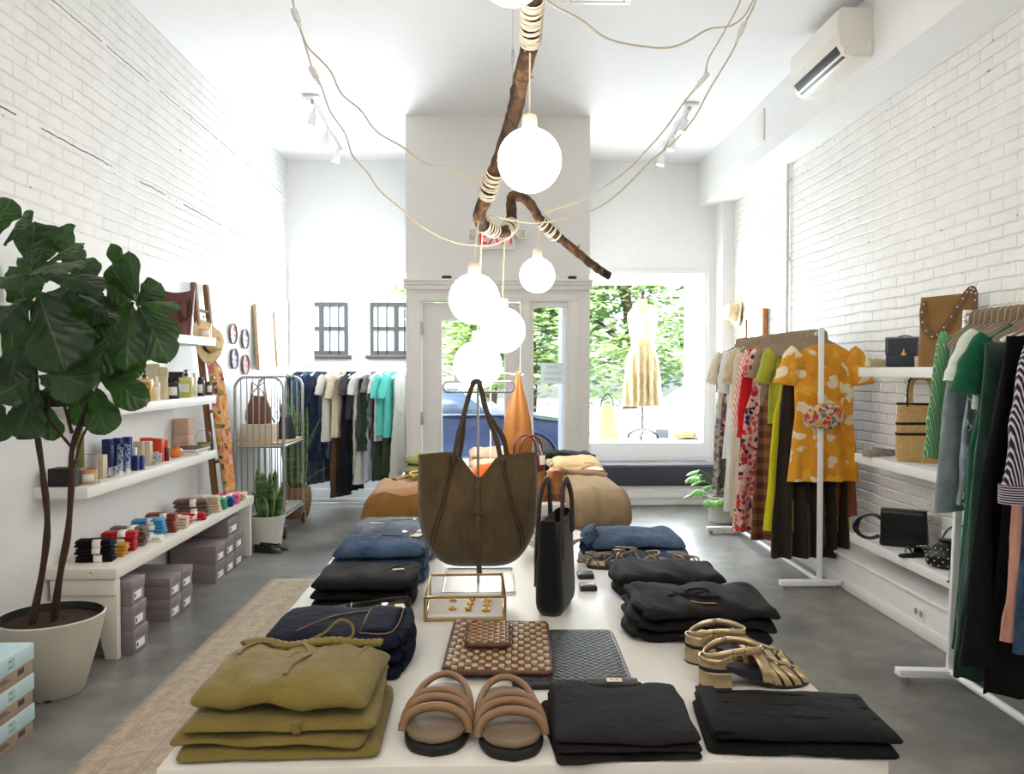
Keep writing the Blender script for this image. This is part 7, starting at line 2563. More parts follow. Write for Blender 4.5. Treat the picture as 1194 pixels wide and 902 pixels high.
for i in range(2):
    garment('folded_blouse', 'folded dusty rose top under the caramel purse, ' + ('lower' if i == 0 else 'upper'), 'blouse', cloth('dusty_rose_cotton', (176, 132, 108), .1), .42, 4.24 + .0 * i, TZ + .022 * i, .24, .2, .021, 1, 99 + i, R(3), .004, 'dusty rose tops')
CARA = mat('caramel_leather', (160, 102, 48), .45, var=.12, vs=12)
t = thing('caramel_purse', 'flat caramel leather purse with a laced edge lying beside the khaki trousers', 'purse', (.47, 4.34, TZ + .045), R(4))
obj('body', MB().loft([[(a, b, z) for a, b in rrect(.30 * s, .16 * s, .02, 4)] for z, s in ((0, .96), (.012, 1), (.05, .98), (.062, .92))]), CARA, t, smooth=60)
obj('lacing', MB().sweep([(-.14 + .28 * i / 24, -.083, .02 + .012 * (i % 2)) for i in range(25)], .004, n=6), mat('dark_lace', (70, 44, 26), .6), t)
obj('strap', MB().sweep(spline([(.02, -.06, .066), (.06, -.03, .08), (.1, .02, .09), (.06, .06, .085)], 5), .014, .003, up=(0, 0, 1), n=8), CARA, t)

# tan ankle boots standing at the table's near edge
BOOT = mat('tan_boot_leather', (136, 88, 44), .4, var=.14, vs=16)
for i in range(2):
    s = thing('ankle_boot', 'tan leather ankle boot on the far table, ' + ('partly behind the suede bag' if i == 0 else 'nearer the khaki trousers'), 'boot', (.245 + .095 * i, 4.00 + .01 * i, TZ), R(186 - 12 * i), 'tan ankle boots')
    obj('upper', shoe_mb(.235, .084, .058, .075, .50, .84, shaft=.055, lift=.022), BOOT, s, smooth=70)
    obj('sole', MB().prism(foot_outline(.238, .086), 0.0, .010).move(lambda p: V((p.x, p.y, p.z + .02 * max(0, (p.y + .03) / .15) ** 1.0 * (p.z > .005)))), mat('stacked_leather', (110, 68, 38), .5), s)
    obj('heel', MB().prism([(a * .95, b) for a, b in foot_outline(.238, .086) if b > .045], 0, .034), mat('stacked_leather', (110, 68, 38)), s)
    obj('elastic', MB().box((.031, .06, .085), (.004, .03, .05), .001, rz=0), mat('brown_elastic', (88, 54, 30), .8), s)

# slim hook stand with the tan leather bag
hs = thing('bag_stand', 'white hook stand holding the tan leather bag on the far table', 'display stand', (.06, 4.55, TZ))
obj('base', MB().box((.0, .05, .004), (.20, .16, .008), .002), WHITEMETAL, hs)
obj('rod', MB().sweep([(-.06, .05, .006), (-.06, .05, .62)], .005, n=8), WHITEMETAL, hs)
obj('arm', MB().sweep(spline([(-.06, .05, .62), (-.05, .03, .635), (.0, .0, .63), (.11, -.01, .615), (.125, -.01, .625)], 5), .004, n=8), WHITEMETAL, hs)
TANB = mat('tan_smooth_leather', (150, 98, 46), .4, var=.1, vs=8)
c = at(604, 480, 4.54)
t = thing('tan_leather_bag', 'slouchy tan leather bag hanging from the white hook stand', 'bag', (c.x, 4.535, .955), R(10))
rings = []
for i in range(20):
    v = i / 19
    w = interp([(0, .10), (.06, .15), (.25, .165), (.45, .145), (.65, .10), (.82, .058), (.93, .034), (1, .022)], v)
    d = interp([(0, .07), (.2, .10), (.6, .06), (1, .016)], v)
    rings.append([(w * .5 * 1.1 * cos(2 * PI * j / 32) * (1 + .06 * nz(j * .5, v * 2)), d * .5 * sin(2 * PI * j / 32) * (1 - .35 * math.exp(-((cos(2 * PI * j / 32)) / .18) ** 2) * (v > .3)), .485 * v) for j in range(32)])
obj('body', MB().loft(rings), TANB, t, smooth=75)
obj('strap_loop', MB().sweep(spline([(-.006, 0, .46), (-.008, 0, .49), (0, .012, .502), (.008, 0, .49), (.006, 0, .46)], 5), .007, .003, up=(0, 1, 0), n=8), TANB, t)
BURG2 = mat('oxblood_woven', (96, 30, 32), .4, var=.2, vs=40, bump=.5, bs=120)
t = thing('oxblood_bag', 'oxblood red handbag with round handles and a price tag on the far table', 'bag', (.205, 4.36, TZ), R(30))
obj('body', MB().loft([[(a, b, z) for a, b in rrect(w, d, .03, 5)] for z, w, d in ((0, .2, .10), (.02, .22, .12), (.14, .18, .08), (.185, .14, .04))]), BURG2, t, smooth=60)
for s in (-1, 1):
    obj('handle', MB().sweep(spline([(-.07, s * .025, .16), (-.07, s * .03, .23), (-.03, s * .03, .28), (.03, s * .03, .28), (.07, s * .03, .23), (.07, s * .025, .16)], 6), .006, n=8), BURG2, t)
obj('price_tag', MB().box((.045, -.075, .155), (.034, .002, .05), .0005).sweep([(.045, -.074, .18), (.04, -.05, .24)], .001, n=5), PAPER, t)

# ================================================================== BRANCH WITH GLOBE LAMPS
def barkbranch():
    t = NT('driftwood_bark')
    v = t.coord('Object')
    n1 = t.noise(v, 9, 6, .7)
    n2 = t.noise(t.coord('Object', (1, 1, .35)), 34, 4)
    col = t.ramp(t.math('ADD', t.math('MULTIPLY', n1, .6), t.math('MULTIPLY', n2, .4)), [(.38, lin((44, 33, 27))), (.52, lin((84, 65, 51))), (.64, lin((142, 102, 62)))])
    return t.bsdf(col, .85, 0, t.math('ADD', n1, n2), .8, .015, 0, .2)


DRIFT = barkbranch()
CORD = mat('cream_cable', (208, 194, 168), .6, var=.05)
ROPE = mat('cream_wrapped_cord', (214, 204, 184), .7, var=.08, vs=40)
BP = [(628, -60, 2.72), (621, 0, 2.95), (618, 50, 3.14), (607, 95, 3.32), (600, 130, 3.45), (588, 170, 3.6), (577, 200, 3.72), (567, 228, 3.84), (559, 250, 3.94), (563, 262, 4.08), (576, 268, 4.2), (589, 270, 4.34), (596, 262, 4.42), (596, 245, 4.46), (597, 230, 4.5), (605, 229, 4.58), (617, 236, 4.66), (630, 256, 4.74), (650, 275, 4.84), (672, 293, 4.95), (694, 311, 5.05), (710, 322, 5.12)]
bpts = [at(*q) for q in BP]
O = bpts[8].copy()
br = thing('driftwood_branch', 'crooked brown branch hanging from the ceiling above the table', 'branch', O)
sp_ = spline([p - O for p in bpts], 7)
rad = lambda t: lerp(.036, .030, min(1, t * 2)) * (1 if t < .5 else lerp(1, .86, (t - .5) * 2))
bm_ = MB()
bm_.sweep(sp_, lambda t: rad(t) * (1 + .12 * nz(t * 30, 1.0) + .06 * nz(t * 90, 2.0)), lambda t: rad(t) * (1 + .12 * nz(t * 26, 5.0)), n=14)
bm_.move(lambda p: p + V((nz(p.x * 30, p.y * 30, p.z * 30), nz(p.x * 30 + 7, p.y * 30, p.z * 30), nz(p.x * 30, p.y * 30 + 5, p.z * 30))) * .006)
obj('wood', bm_, DRIFT, br, smooth=60)
for (i, d) in ((3, V((.05, 0, .02))), (7, V((-.02, 0, .05))), (15, V((-.035, 0, .03))), (19, V((.02, 0, .04)))):
    p = bpts[i] - O
    obj('twig', MB().sweep(spline([p, p + d * .6, p + d], 4), lambda t: lerp(.007, .003, t), n=7), DRIFT, br)


def wrap(i0, i1, turns, seed):
    q = [bpts[i] - O for i in range(i0, i1 + 1)]
    q = spline(q, 8)
    n = turns * 12
    pts = []
    rg = random.Random(seed)
    for k in range(n + 1):
        t = k / n
        a = t * (len(q) - 1)
        i = min(int(a), len(q) - 2)
        p = q[i].lerp(q[i + 1], a - i)
        d = (q[i + 1] - q[i]).normalized()
        u = d.orthogonal().normalized()
        w = d.cross(u)
        th = 2 * PI * turns * t
        pts.append(p + (u * cos(th) + w * sin(th)) * (.042 + .004 * nz(k * .3, seed)) + d * (.010 * sin(th * .37 + seed)))
    return MB().sweep(pts, .0038, n=6)


for nm, i0, i1, tn, sd in (('top', 1, 2, 24, 1), ('mid', 6, 7, 15, 2), ('bend', 9, 10, 8, 3), ('low', 11, 12, 8, 4), ('end', 17, 18, 8, 5)):
    q0, q1 = i0, i1
    obj('cord_wrap', wrap(q0, q1, tn, sd), ROPE, br)
# two steel wires to the ceiling
for (px, py, Y) in ((598, 110, 3.4), (612, 60, 3.1)):
    p = at(px, py, Y) - O
    obj('hanging_wire', MB().sweep([p, V((p.x, p.y, ZC - O.z))], .0016, n=5), STEEL, br)
    obj('turnbuckle', MB().lathe([(.003, -.03), (.006, -.025), (.006, .025), (.003, .03)], 8, M=Matrix.Translation(p + V((0, 0, .16)))), STEEL, br)

GLOBE = lampmat('opal_globe_light', (1, .945, .86, 1), 24.0)


def globe(label, px, py, Y, r, top):
    c = at(px, py, Y)
    t = thing('globe_lamp', label, 'pendant lamp', c, group='globe lamps')
    prof = []
    for i in range(2, 25):
        a = -PI / 2 + PI * i / 24
        prof.append((r * cos(a), r * sin(a)))
    prof = [(0.001, prof[0][1])] + prof[:-1] + [(.02, r * .985)]
    obj('globe', MB().lathe(prof, 36, cap=False), GLOBE, t)
    obj('socket', MB().lathe([(.0, r - .01), (.03, r - .01), (.03, r + .045), (.026, r + .05), (.006, r + .052)], 20), mat('pale_wood_socket', (222, 206, 182), .5), t)
    tp = top - c if top is not None else V((0, 0, 1.2))
    obj('cord', MB().sweep(spline([V((0, 0, r + .05)), V((tp.x * .3, tp.y * .3, lerp(r + .05, tp.z, .4))), tp], 6), .0038, n=7), CORD, t)
    return t


globe('largest globe lamp, hanging highest under the thick end of the branch', 617.5, 187, 3.14, .125, bpts[2])
globe('globe lamp hanging under the bend of the branch', 553, 348.5, 3.94, .125, bpts[8])
globe('globe lamp hanging third, just beside the tan bag stand', 586, 385, 4.39, .125, bpts[11])
globe('smallest globe lamp hanging from the thin end of the branch', 626.5, 321, 4.74, .104, bpts[17])
globe('lowest globe lamp, right above the suede bag handles', 557, 425, 4.15, .125, bpts[9])
globe('globe lamp cut by the top edge, hanging nearest the camera', 597, -33, 2.6, .106, None)

# ---- lighting cables swagged from the ceiling
def cable(name, label, pix, Ys, r=.0048, plugs=()):
    n = len(pix)
    pts = []
    for i, (px, py) in enumerate(pix):
        t = i / (n - 1)
        pts.append(at(px, py, interp(Ys, t)))
    o = pts[0].copy()
    t = thing('lamp_cable', label, 'cable', o)
    sp = spline([p - o for p in pts], 6)
    if pts[0].z < ZC - .02:
        sp = [V((sp[0].x, sp[0].y - .1, ZC - o.z))] + sp
    obj('cable', MB().sweep(sp, r, n=7), CORD, t)
    for k in plugs:
        p, d = pts[k] - o, (pts[k + 1] - pts[k]).normalized()
        q = d.to_track_quat('Z', 'Y').to_matrix().to_4x4()
        obj('plug', MB().box((0, 0, 0), (.034, .026, .085), .006, M=Matrix.Translation(p) @ q).box((0, 0, .06), (.02, .016, .05), .004, M=Matrix.Translation(p) @ q), PAPER, t)
    return t


cable('c', 'cream cable swagging from the ceiling to the middle of the branch', [(340, -12), (345, 18), (358, 53), (372, 68), (386, 84), (398, 109), (420, 128), (439, 153), (469, 171), (496, 190), (522, 196), (552, 208), (571, 204), (577, 203)], [(0, 4.5), (.3, 4.3), (1, 3.72)], plugs=(1,))
cable('c', 'cream cable drooping lowest from the ceiling down past the exit sign', [(337, -14), (347, 23), (358, 60), (366, 85), (375, 102), (385, 130), (402, 155), (411, 181), (428, 200), (443, 222), (470, 245), (492, 264), (526, 281), (556, 286), (575, 285), (591, 278), (597, 268)], [(0, 4.55), (.3, 4.4), (1, 4.4)], plugs=(3,))
cable('c', 'cream cable running along the ceiling to the thick end of the branch', [(884, -12), (869, 17), (852, 30), (826, 34), (800, 49), (775, 56), (736, 52), (706, 44), (680, 25), (662, 15), (645, 6), (628, -8)], [(0, 4.5), (.5, 3.8), (1, 2.97)])
cable('c', 'cream cable swagging from the soffit side to the low bend of the branch', [(884, -12), (878, 9), (865, 34), (854, 60), (828, 103), (809, 138), (783, 168), (757, 189), (732, 215), (707, 236), (680, 249), (650, 256), (624, 260), (594, 256), (571, 251), (566, 262)], [(0, 4.55), (.4, 4.5), (1, 4.08)], plugs=(2,))
cable('c', 'cream cable swagging from the soffit side to the thin end of the branch', [(864, -12), (861, 6), (841, 43), (826, 69), (820, 92), (800, 116), (775, 151), (753, 176), (727, 202), (688, 228), (662, 239), (639, 246), (628, 252)], [(0, 4.6), (.5, 4.7), (1, 4.72)], plugs=(4,))

# ================================================================== STREET WINDOW DISPLAY
# rack of clothes in front of the first window
WRX0, WRX1, WRY, WRZ = -2.12, -.88, 8.45, 1.50
wr = thing('window_rack', 'slim white clothes rail in front of the first shop window', 'clothes rack', ((WRX0 + WRX1) / 2, WRY, 0))
Lw = (WRX1 - WRX0) / 2
obj('hanging_rail', MB().sweep([(-Lw, 0, WRZ), (Lw, 0, WRZ)], .012, n=10), WHITEMETAL, wr)
for s in (-1, 1):
    obj('post', MB().sweep([(s * Lw, 0, .03), (s * Lw, 0, WRZ)], .013, n=10), WHITEMETAL, wr)
    obj('foot', MB().box((s * Lw, 0, .02), (.04, .40, .03), .003), WHITEMETAL, wr)
obj('floor_bar', MB().sweep([(-Lw, 0, .05), (Lw, 0, .05)], .011, n=10), WHITEMETAL, wr)
SLATE = cloth('slate_blue_cotton', (56, 62, 80), .1)
NAVC = denim('navy_rail_denim', (28, 36, 56), (46, 58, 84))
MIDD = denim('rail_denim', (50, 70, 100), (76, 98, 128))
AQUA = cloth('aqua_jersey', (98, 204, 196), .06)
DKOL = cloth('dark_olive_twill', (62, 72, 58), .1)
GRN = cloth('bottle_green_crepe', (52, 70, 54), .1)
BRNW = cloth('walnut_cord', (92, 68, 48), .12)
INKW = cloth('ink_rail_cloth', (22, 24, 32), .15)
PLUM = cloth('plum_grey_cotton', (64, 58, 70), .1)
GREYW = cloth('mid_grey_marl', (120, 118, 120), .1)
LAVW = cloth('pale_lavender', (196, 196, 216), .06)
GW = 'clothes on the window rail'
WANG = R(62)


def wp(px):
    return at(px, 470, WRY).x


def wtop(kind, px, L, m, lab, hw=.18, seed=1.0, **k):
    x = wp(px)
    make_hanger('white hanger on the window rail', x, WRY, WRZ, WANG, None, 'white hangers on the window rail', 'slim')
    if kind == 'shirt':
        return shirt(lab, x, WRY, WRZ, WANG, m, GW, L=L, hw=hw, flare=k.pop('flare', hw + .02), seed=seed, **k)
    if kind == 'dress':
        return dress(lab, x, WRY, WRZ, WANG, m, GW, L=L, hw=hw, seed=seed, **k)
    return lower(lab, x, WRY, WRZ, WANG, m, GW, L=L, hw=hw, seed=seed, **k)


wtop('shirt', 351, .98, NAVC, 'dark navy denim jacket, first on the window rail by the cart', seed=1, drop=.5, long=True, cat='jacket', name='hanging_jacket', hw=.2)
wtop('shirt', 363, 1.02, MIDD, 'mid blue denim dress behind the first navy jacket on the window rail', seed=2, drop=.35, hw=.2)
wtop('shirt', 375, .98, NAVC, 'dark navy shirt beside the white tee on the window rail', seed=3, drop=.25, hw=.2)
wtop('lower', 372, 1.13, SLATE, 'long slate blue trousers below the white tee on the window rail', seed=4, flare=.2, cat='trousers', name='hanging_trousers')
wtop('shirt', 390, .78, WHT, 'white long tee, first white garment on the window rail', seed=5, drop=.16, hw=.19)
wtop('shirt', 401, .74, CRM, 'cream tee beside the walnut brown trousers', seed=6, drop=.2, hw=.19)
wtop('lower', 397, 1.27, BRNW, 'long walnut brown trousers on the window rail', seed=7, flare=.16, hw=.13, cat='trousers', name='hanging_trousers')
wtop('dress', 409, 1.31, INKW, 'long ink black dress on the window rail', seed=8, flare=.2, waist=.14, hw=.15)
wtop('shirt', 416, .55, PLUM, 'plum grey short top beside the ink black dress', seed=9, drop=.16, hw=.17, cat='top', name='sleeveless_blouse')
wtop('shirt', 424, .56, WHT, 'white top between the plum grey top and the green skirt', seed=10, drop=.16, hw=.15)
wtop('lower', 421, 1.14, WHT, 'long white trousers in the middle of the window rail', seed=11, flare=.12, hw=.11, cat='trousers', name='hanging_trousers')
wtop('lower', 430, .78, GRN, 'short bottle green pleated skirt on the window rail', seed=12, flare=.21, hw=.16, folds=9, fold=.03)
wtop('lower', 433, 1.10, LAVW, 'long pale lavender trousers behind the green skirt', seed=13, flare=.13, hw=.11, cat='trousers', name='hanging_trousers')
wtop('shirt', 439, .5, GREYW, 'grey marl top beside the green skirt', seed=14, drop=.14, hw=.14)
wtop('lower', 444, 1.10, DKOL, 'long dark olive trousers on the window rail, the nearer pair', seed=15, flare=.16, hw=.13, cat='trousers', name='hanging_trousers')
wtop('shirt', 447, .78, WHT, 'white long top before the aqua tees', seed=16, drop=.15, hw=.15)
wtop('shirt', 453, .72, AQUA, 'aqua tee on the window rail, nearer the olive trousers', seed=17, drop=.2, hw=.19)
wtop('lower', 456, 1.04, DKOL, 'long dark olive trousers on the window rail, below the aqua tees', seed=18, flare=.15, hw=.12, cat='trousers', name='hanging_trousers')
wtop('shirt', 461, .74, AQUA, 'aqua tee on the window rail, nearer the white dress', seed=19, drop=.2, hw=.19)
wtop('dress', 470, 1.2, WHT, 'long white dress, last on the window rail by the entrance', seed=20, flare=.24, waist=.16, hw=.17)

# padded bench below the second window
wb_ = thing('window_bench', 'low white bench with a charcoal cushion under the second window', 'bench', (1.68, 8.66, 0))
obj('base', MB().box((0, .03, .11), (1.46, .36, .21), .004).box((0, -.155, .115), (1.46, .02, .07), .004), WHITE, wb_)
CHAR = cloth('charcoal_canvas', (58, 58, 66), .08)
obj('cushion', MB().box((0, 0, .335), (1.48, .44, .225), .03, seg=4), CHAR, wb_)
obj('cushion_welt', MB().sweep([(x, y, .425) for x, y in rrect(1.485, .445, .03)], .005, n=7, closed=True), CHAR, wb_)

# dress form in the window
df = thing('dress_form', 'headless dress form in a white top and cream skirt in the window', 'dress form', (at(749, 480, 9.2).x, 9.2, WB), R(-8), scale=(1, 1, 1.035))
LIN = mat('linen_form', (222, 196, 152), .8, var=.06)
body = [(.9, .10, .08), (.97, .125, .095), (1.06, .115, .09), (1.13, .12, .09), (1.24, .148, .105), (1.33, .16, .10), (1.40, .17, .085), (1.44, .14, .075), (1.465, .075, .06), (1.50, .052, .052), (1.555, .05, .05), (1.565, .046, .046)]
obj('torso', MB().loft([[(w * cos(2 * PI * j / 32), d * sin(2 * PI * j / 32) - (.03 * max(0, -sin(2 * PI * j / 32)) if 1.2 < z < 1.36 else 0), z) for j in range(32)] for z, w, d in body]), LIN, df, smooth=70)
obj('cap', MB().lathe([(.047, 1.562), (.045, 1.575), (.02, 1.585), (.014, 1.60), (.026, 1.615), (.03, 1.64), (.02, 1.66), (.006, 1.672), (.0, 1.69)], 20), mat('dark_turned_wood', (52, 40, 34), .4), df)
obj('tank_top', MB().loft([[((w + .008) * cos(2 * PI * j / 40), (d + .008) * sin(2 * PI * j / 40) - (.03 * max(0, -sin(2 * PI * j / 40)) if 1.2 < z < 1.36 else 0), z + (.0 if z < 1.40 else .05 * (abs(cos(2 * PI * j / 40)) - .55))) for j in range(40)] for z, w, d in ((1.05, .125, .1), (1.12, .126, .096), (1.24, .15, .107), (1.33, .162, .103), (1.385, .165, .09), (1.42, .135, .08))], False, False), WHT, df, smooth=70, solid=.003)
for s in (-1, 1):
    obj('shoulder_strap', MB().sweep(spline([(s * .115, -.07, 1.40), (s * .112, -.04, 1.45), (s * .112, .02, 1.455), (s * .115, .06, 1.41)], 5), .022, .003, up=(0, 0, 1), n=8), WHT, df)
SKM = cloth('cream_sateen', (224, 206, 164), .05)
obj('skirt', hang_loft([(1.09, .118, .1, .0), (1.04, .125, .105, .004), (.92, .18, .15, .014), (.65, .21, .18, .024), (.37, .235, .19, .03)], 13, 3.3, rows=30, n=110), SKM, df, smooth=80)
obj('sash', MB().lathe([(.12, 1.03), (.128, 1.04), (.127, 1.10), (.119, 1.108)], 30, 1, .86, cap=False), SKM, df, solid=.004)
obj('pole', MB().lathe([(.012, .05), (.012, .92)], 12), mat('dark_iron', (48, 46, 46), .5, .6), df)
for k in range(3):
    a = k * 2 * PI / 3 + .4
    lg = obj('leg', MB().sweep(spline([(0, 0, .11), (.1 * cos(a), .1 * sin(a), .09), (.19 * cos(a), .19 * sin(a), .04)], 5), .009, n=8), mat('dark_iron', (48, 46, 46)), df)
    obj('castor', MB().lathe([(.012, -.009), (.02, -.009), (.02, .009), (.012, .009)], 14, M=Matrix.Translation((.195 * cos(a), .195 * sin(a), .02)) @ Matrix.Rotation(PI / 2, 4, 'Y')), BLACKP, lg)

c = at(699, 505, 9.25)
t = thing('raffia_bag', 'tall pale raffia bag with black straps standing in the window by the entrance', 'bag', (c.x + .09, 9.25, WB), R(10))
obj('body', MB().loft([[(a, b, z) for a, b in rrect(w, d, .03, 5)] for z, w, d in ((0, .22, .12), (.02, .24, .13), (.34, .20, .06), (.4, .12, .04))]), mat('pale_raffia', (206, 188, 148), .8, var=.1, vs=50, bump=.5, bs=140), t, smooth=60)
obj('strap', MB().sweep(spline([(-.08, 0, .36), (-.06, 0, .46), (0, 0, .52), (.06, 0, .46), (.08, 0, .34)], 6), .008, .003, up=(0, 1, 0), n=8), BLKL, t)
straw_hat('pale straw hat lying on the sill of the second window', (at(799, 505, 9.25).x, 9.25, WB + .004), (0, 0, 0), .17, .1, .09, band=mat('tan_ribbon', (176, 136, 90), .6))
t = thing('reflection_box', 'small blue and white boxed set on the window sill beside the dress form', 'box', (at(772, 500, 9.35).x, 9.35, WB))  # added box in place of a small blue reflection in the window
obj('box', MB().box((0, 0, .05), (.14, .06, .1), .003), mat('grey_blue_reflection', (110, 122, 140), .5), t)
obj('lid', MB().box((0, 0, .107), (.146, .066, .014), .003), PAPER, t)

# ================================================================== STREET
CARB = mat('metallic_blue_paint', (34, 44, 68), .25, .2, .04, coat=.8)
CARW = mat('white_car_paint', (226, 228, 232), .25, 0, .02, coat=.8)
TYRE = mat('tyre_rubber', (24, 24, 25), .8)
CGL = mat('car_window_tint', (56, 70, 84), .1, 0, .05, coat=.5)


def car(label, m, x, y, flip=1, zg=-.2, kind=0):
    t = thing('parked_car', label, 'car', (x, y, zg))
    side = [(-2.15, .32), (-2.2, .55), (-2.12, .82), (-1.5, .93), (-1.05, .98), (1.75, .95), (2.12, .9), (2.2, .6), (2.15, .32)]
    M = Matrix.Rotation(PI / 2, 4, 'X')
    fl = lambda pts: [(flip * a, b) for a, b in pts]
    pr = spline([(a, b, 0) for a, b in side], 4)
    rings = []
    for yy, sc_ in ((-.86, .9), (-.9, .97), (-.88, 1), (.88, 1), (.9, .97), (.86, .9)):
        rings.append([(flip * p.x * lerp(1, sc_, .3), yy, .62 + (p.y - .62) * sc_) for p in pr])
    obj('body', MB().loft(rings), m, t, smooth=50)
    cab = [(-1.0, .95), (-.35, 1.42), (-.1, 1.47), (.9, 1.46), (1.2, 1.40), (1.85, .95)]
    pc = [(p.x, p.y) for p in spline([(a, b, 0) for a, b in cab], 4)]
    rings = [[(flip * a, s * lerp(.86, .64, (b - .95) / .52), b) for a, b in pc] for s in (-1, 1)]
    obj('cabin', MB().loft(rings), m, t, smooth=50)
    for (a0, a1) in ((-.72, .32), (.40, 1.42)):
        vs = []
        for s in (-1, 1):
            def yy(z):
                return s * (lerp(.86, .64, (z - .95) / .52) + .006)
            q = [(a0 + (.0 if a0 > 0 else 0), 1.0), (a1 - .0, 1.0), (min(a1, 1.2) if a1 > .5 else a1, 1.37), (max(a0, -.25), 1.37)]
            w = MB()
            w.add([(flip * a, yy(b), b) for a, b in q], [(0, 1, 2, 3)])
            obj('side_window', w, CGL, t, solid=.008)
    for a in (-1.38, 1.35):
        for s in (-1, 1):
            T = Matrix.Translation((flip * a, s * .82, .34)) @ Matrix.Rotation(PI / 2, 4, 'X')
            wh = obj('wheel', MB().lathe([(.2, -.1), (.31, -.1), (.34, -.07), (.34, .07), (.31, .1), (.2, .1)], 28, M=T), TYRE, t)
            rm_ = MB().lathe([(.0, -.06), (.2, -.06), (.22, -.09), (.22, .09), (.2, .06), (0, .06)], 24, M=T)
            for k in range(5):
                an = k * 2 * PI / 5
                rm_.box((.11 * cos(an), .11 * sin(an), s * .075), (.2, .035, .03), .004, rz=an, M=T)
            obj('rim', rm_, STEEL, wh)
            arch = MB().sweep([(flip * (a + .38 * cos(PI * k / 14)), s * .895, .34 + .38 * sin(PI * k / 14)) for k in range(15)], .02, n=8)
            obj('wheel_arch', arch, m, t)
    obj('door_line', MB().sweep([(flip * .36, -.902, .40), (flip * .36, -.902, .93)], .006, n=6), TYRE, t)
    for a in (.12, 1.15):
        obj('door_handle', MB().box((flip * a, -.908, .82), (.16, .02, .03), .008), STEEL, t)
    return t


car('dark blue car parked outside the entrance door', CARB, -.75, 12.9, -1)
car('white car parked outside the second window', CARW, 3.75, 13.1, 1)

# trees beyond the street
TRK = mat('tree_bark', (96, 82, 66), .9, var=.3, vs=20, bump=.5)


def leafm(nm, c):
    t = NT(nm)
    col = t.ramp(t.noise(t.coord('Object'), 1.3, 4), [(.3, lin(tuple(x * .75 for x in c))), (.7, lin(c))])
    d, tr, mx = t.n('ShaderNodeBsdfDiffuse'), t.n('ShaderNodeBsdfTranslucent'), t.n('ShaderNodeMixShader')
    t.l(col, d.inputs[0])
    t.l(col, tr.inputs[0])
    mx.inputs[0].default_value = .5
    t.l(d.outputs[0], mx.inputs[1])
    t.l(tr.outputs[0], mx.inputs[2])
    t.l(mx.outputs[0], t.out.inputs[0])
    return t.m


def tree(label, x, y, h, r, seed, m, n=2600, zg=-.2, trunk=True, z0=None):
    rg = random.Random(seed)
    t = thing('street_tree', label, 'tree', (x, y, zg), group='street trees')
    tk = MB()
    tk.sweep(spline([(0, 0, 0), (.1, .05, h * .25), (-.05, 0, h * .5), (.1, .1, h * .85)], 5), lambda u: lerp(.2, .05, u), n=10)
    for k in range(5):
        a = k * 1.3 + seed
        tk.sweep(spline([(0, 0, h * (.3 + .09 * k)), (r * .4 * cos(a), r * .4 * sin(a), h * (.42 + .09 * k)), (r * .75 * cos(a), r * .75 * sin(a), h * (.55 + .08 * k))], 4), lambda u: lerp(.08, .02, u), n=7)
    obj('trunk', tk, TRK, t)
    lv = MB()
    cl = [(rg.gauss(0, r * .5), rg.gauss(0, r * .45), rg.uniform(1.5 if z0 is None else z0, h * .95), rg.uniform(.3, .6) * r * .7) for _ in range(44)]
    for i in range(n):
        cx, cy, cz, cr = cl[rg.randrange(len(cl))]
        d = V((rg.gauss(0, 1), rg.gauss(0, 1), rg.gauss(0, .8))).normalized() * cr * rg.uniform(.6, 1)
        p = V((cx, cy, cz)) + d
        a, b = rg.uniform(0, 2 * PI), rg.uniform(-.7, .7)
        u = V((cos(a), sin(a), b * .5)).normalized()
        w = u.cross(V((rg.gauss(0, .5), rg.gauss(0, .5), 1))).normalized()
        s = rg.uniform(.16, .32)
        lv.add([p, p + u * s * .5 + w * s * .28, p + u * s, p + u * s * .5 - w * s * .28], [(0, 1, 2, 3)])
    obj('foliage', lv, m, t, smooth=0, recalc=False)
    return t


LG = leafm('summer_leaves', (180, 210, 142))
LG2 = leafm('pale_summer_leaves', (200, 222, 174))
tree('leafy street tree seen through the second window behind the dress form', 3.2, 18.5, 7.5, 3.2, 3, LG, 9000)
tree('leafy street tree to one side of the dress form', 5.8, 20.0, 8.0, 3.4, 5, LG2, 9000)
tree('leafy street tree seen through the narrow sidelight', .9, 19.5, 7.5, 2.8, 8, LG2, 8000)
tree('leafy street tree partly seen through the entrance door', -.1, 17.6, 6.0, 1.3, 12, LG, 5000)
tree('small leafy tree before the building across the street', -5.6, 17.0, 3.0, 1.1, 15, LG2, 1800, z0=.6)

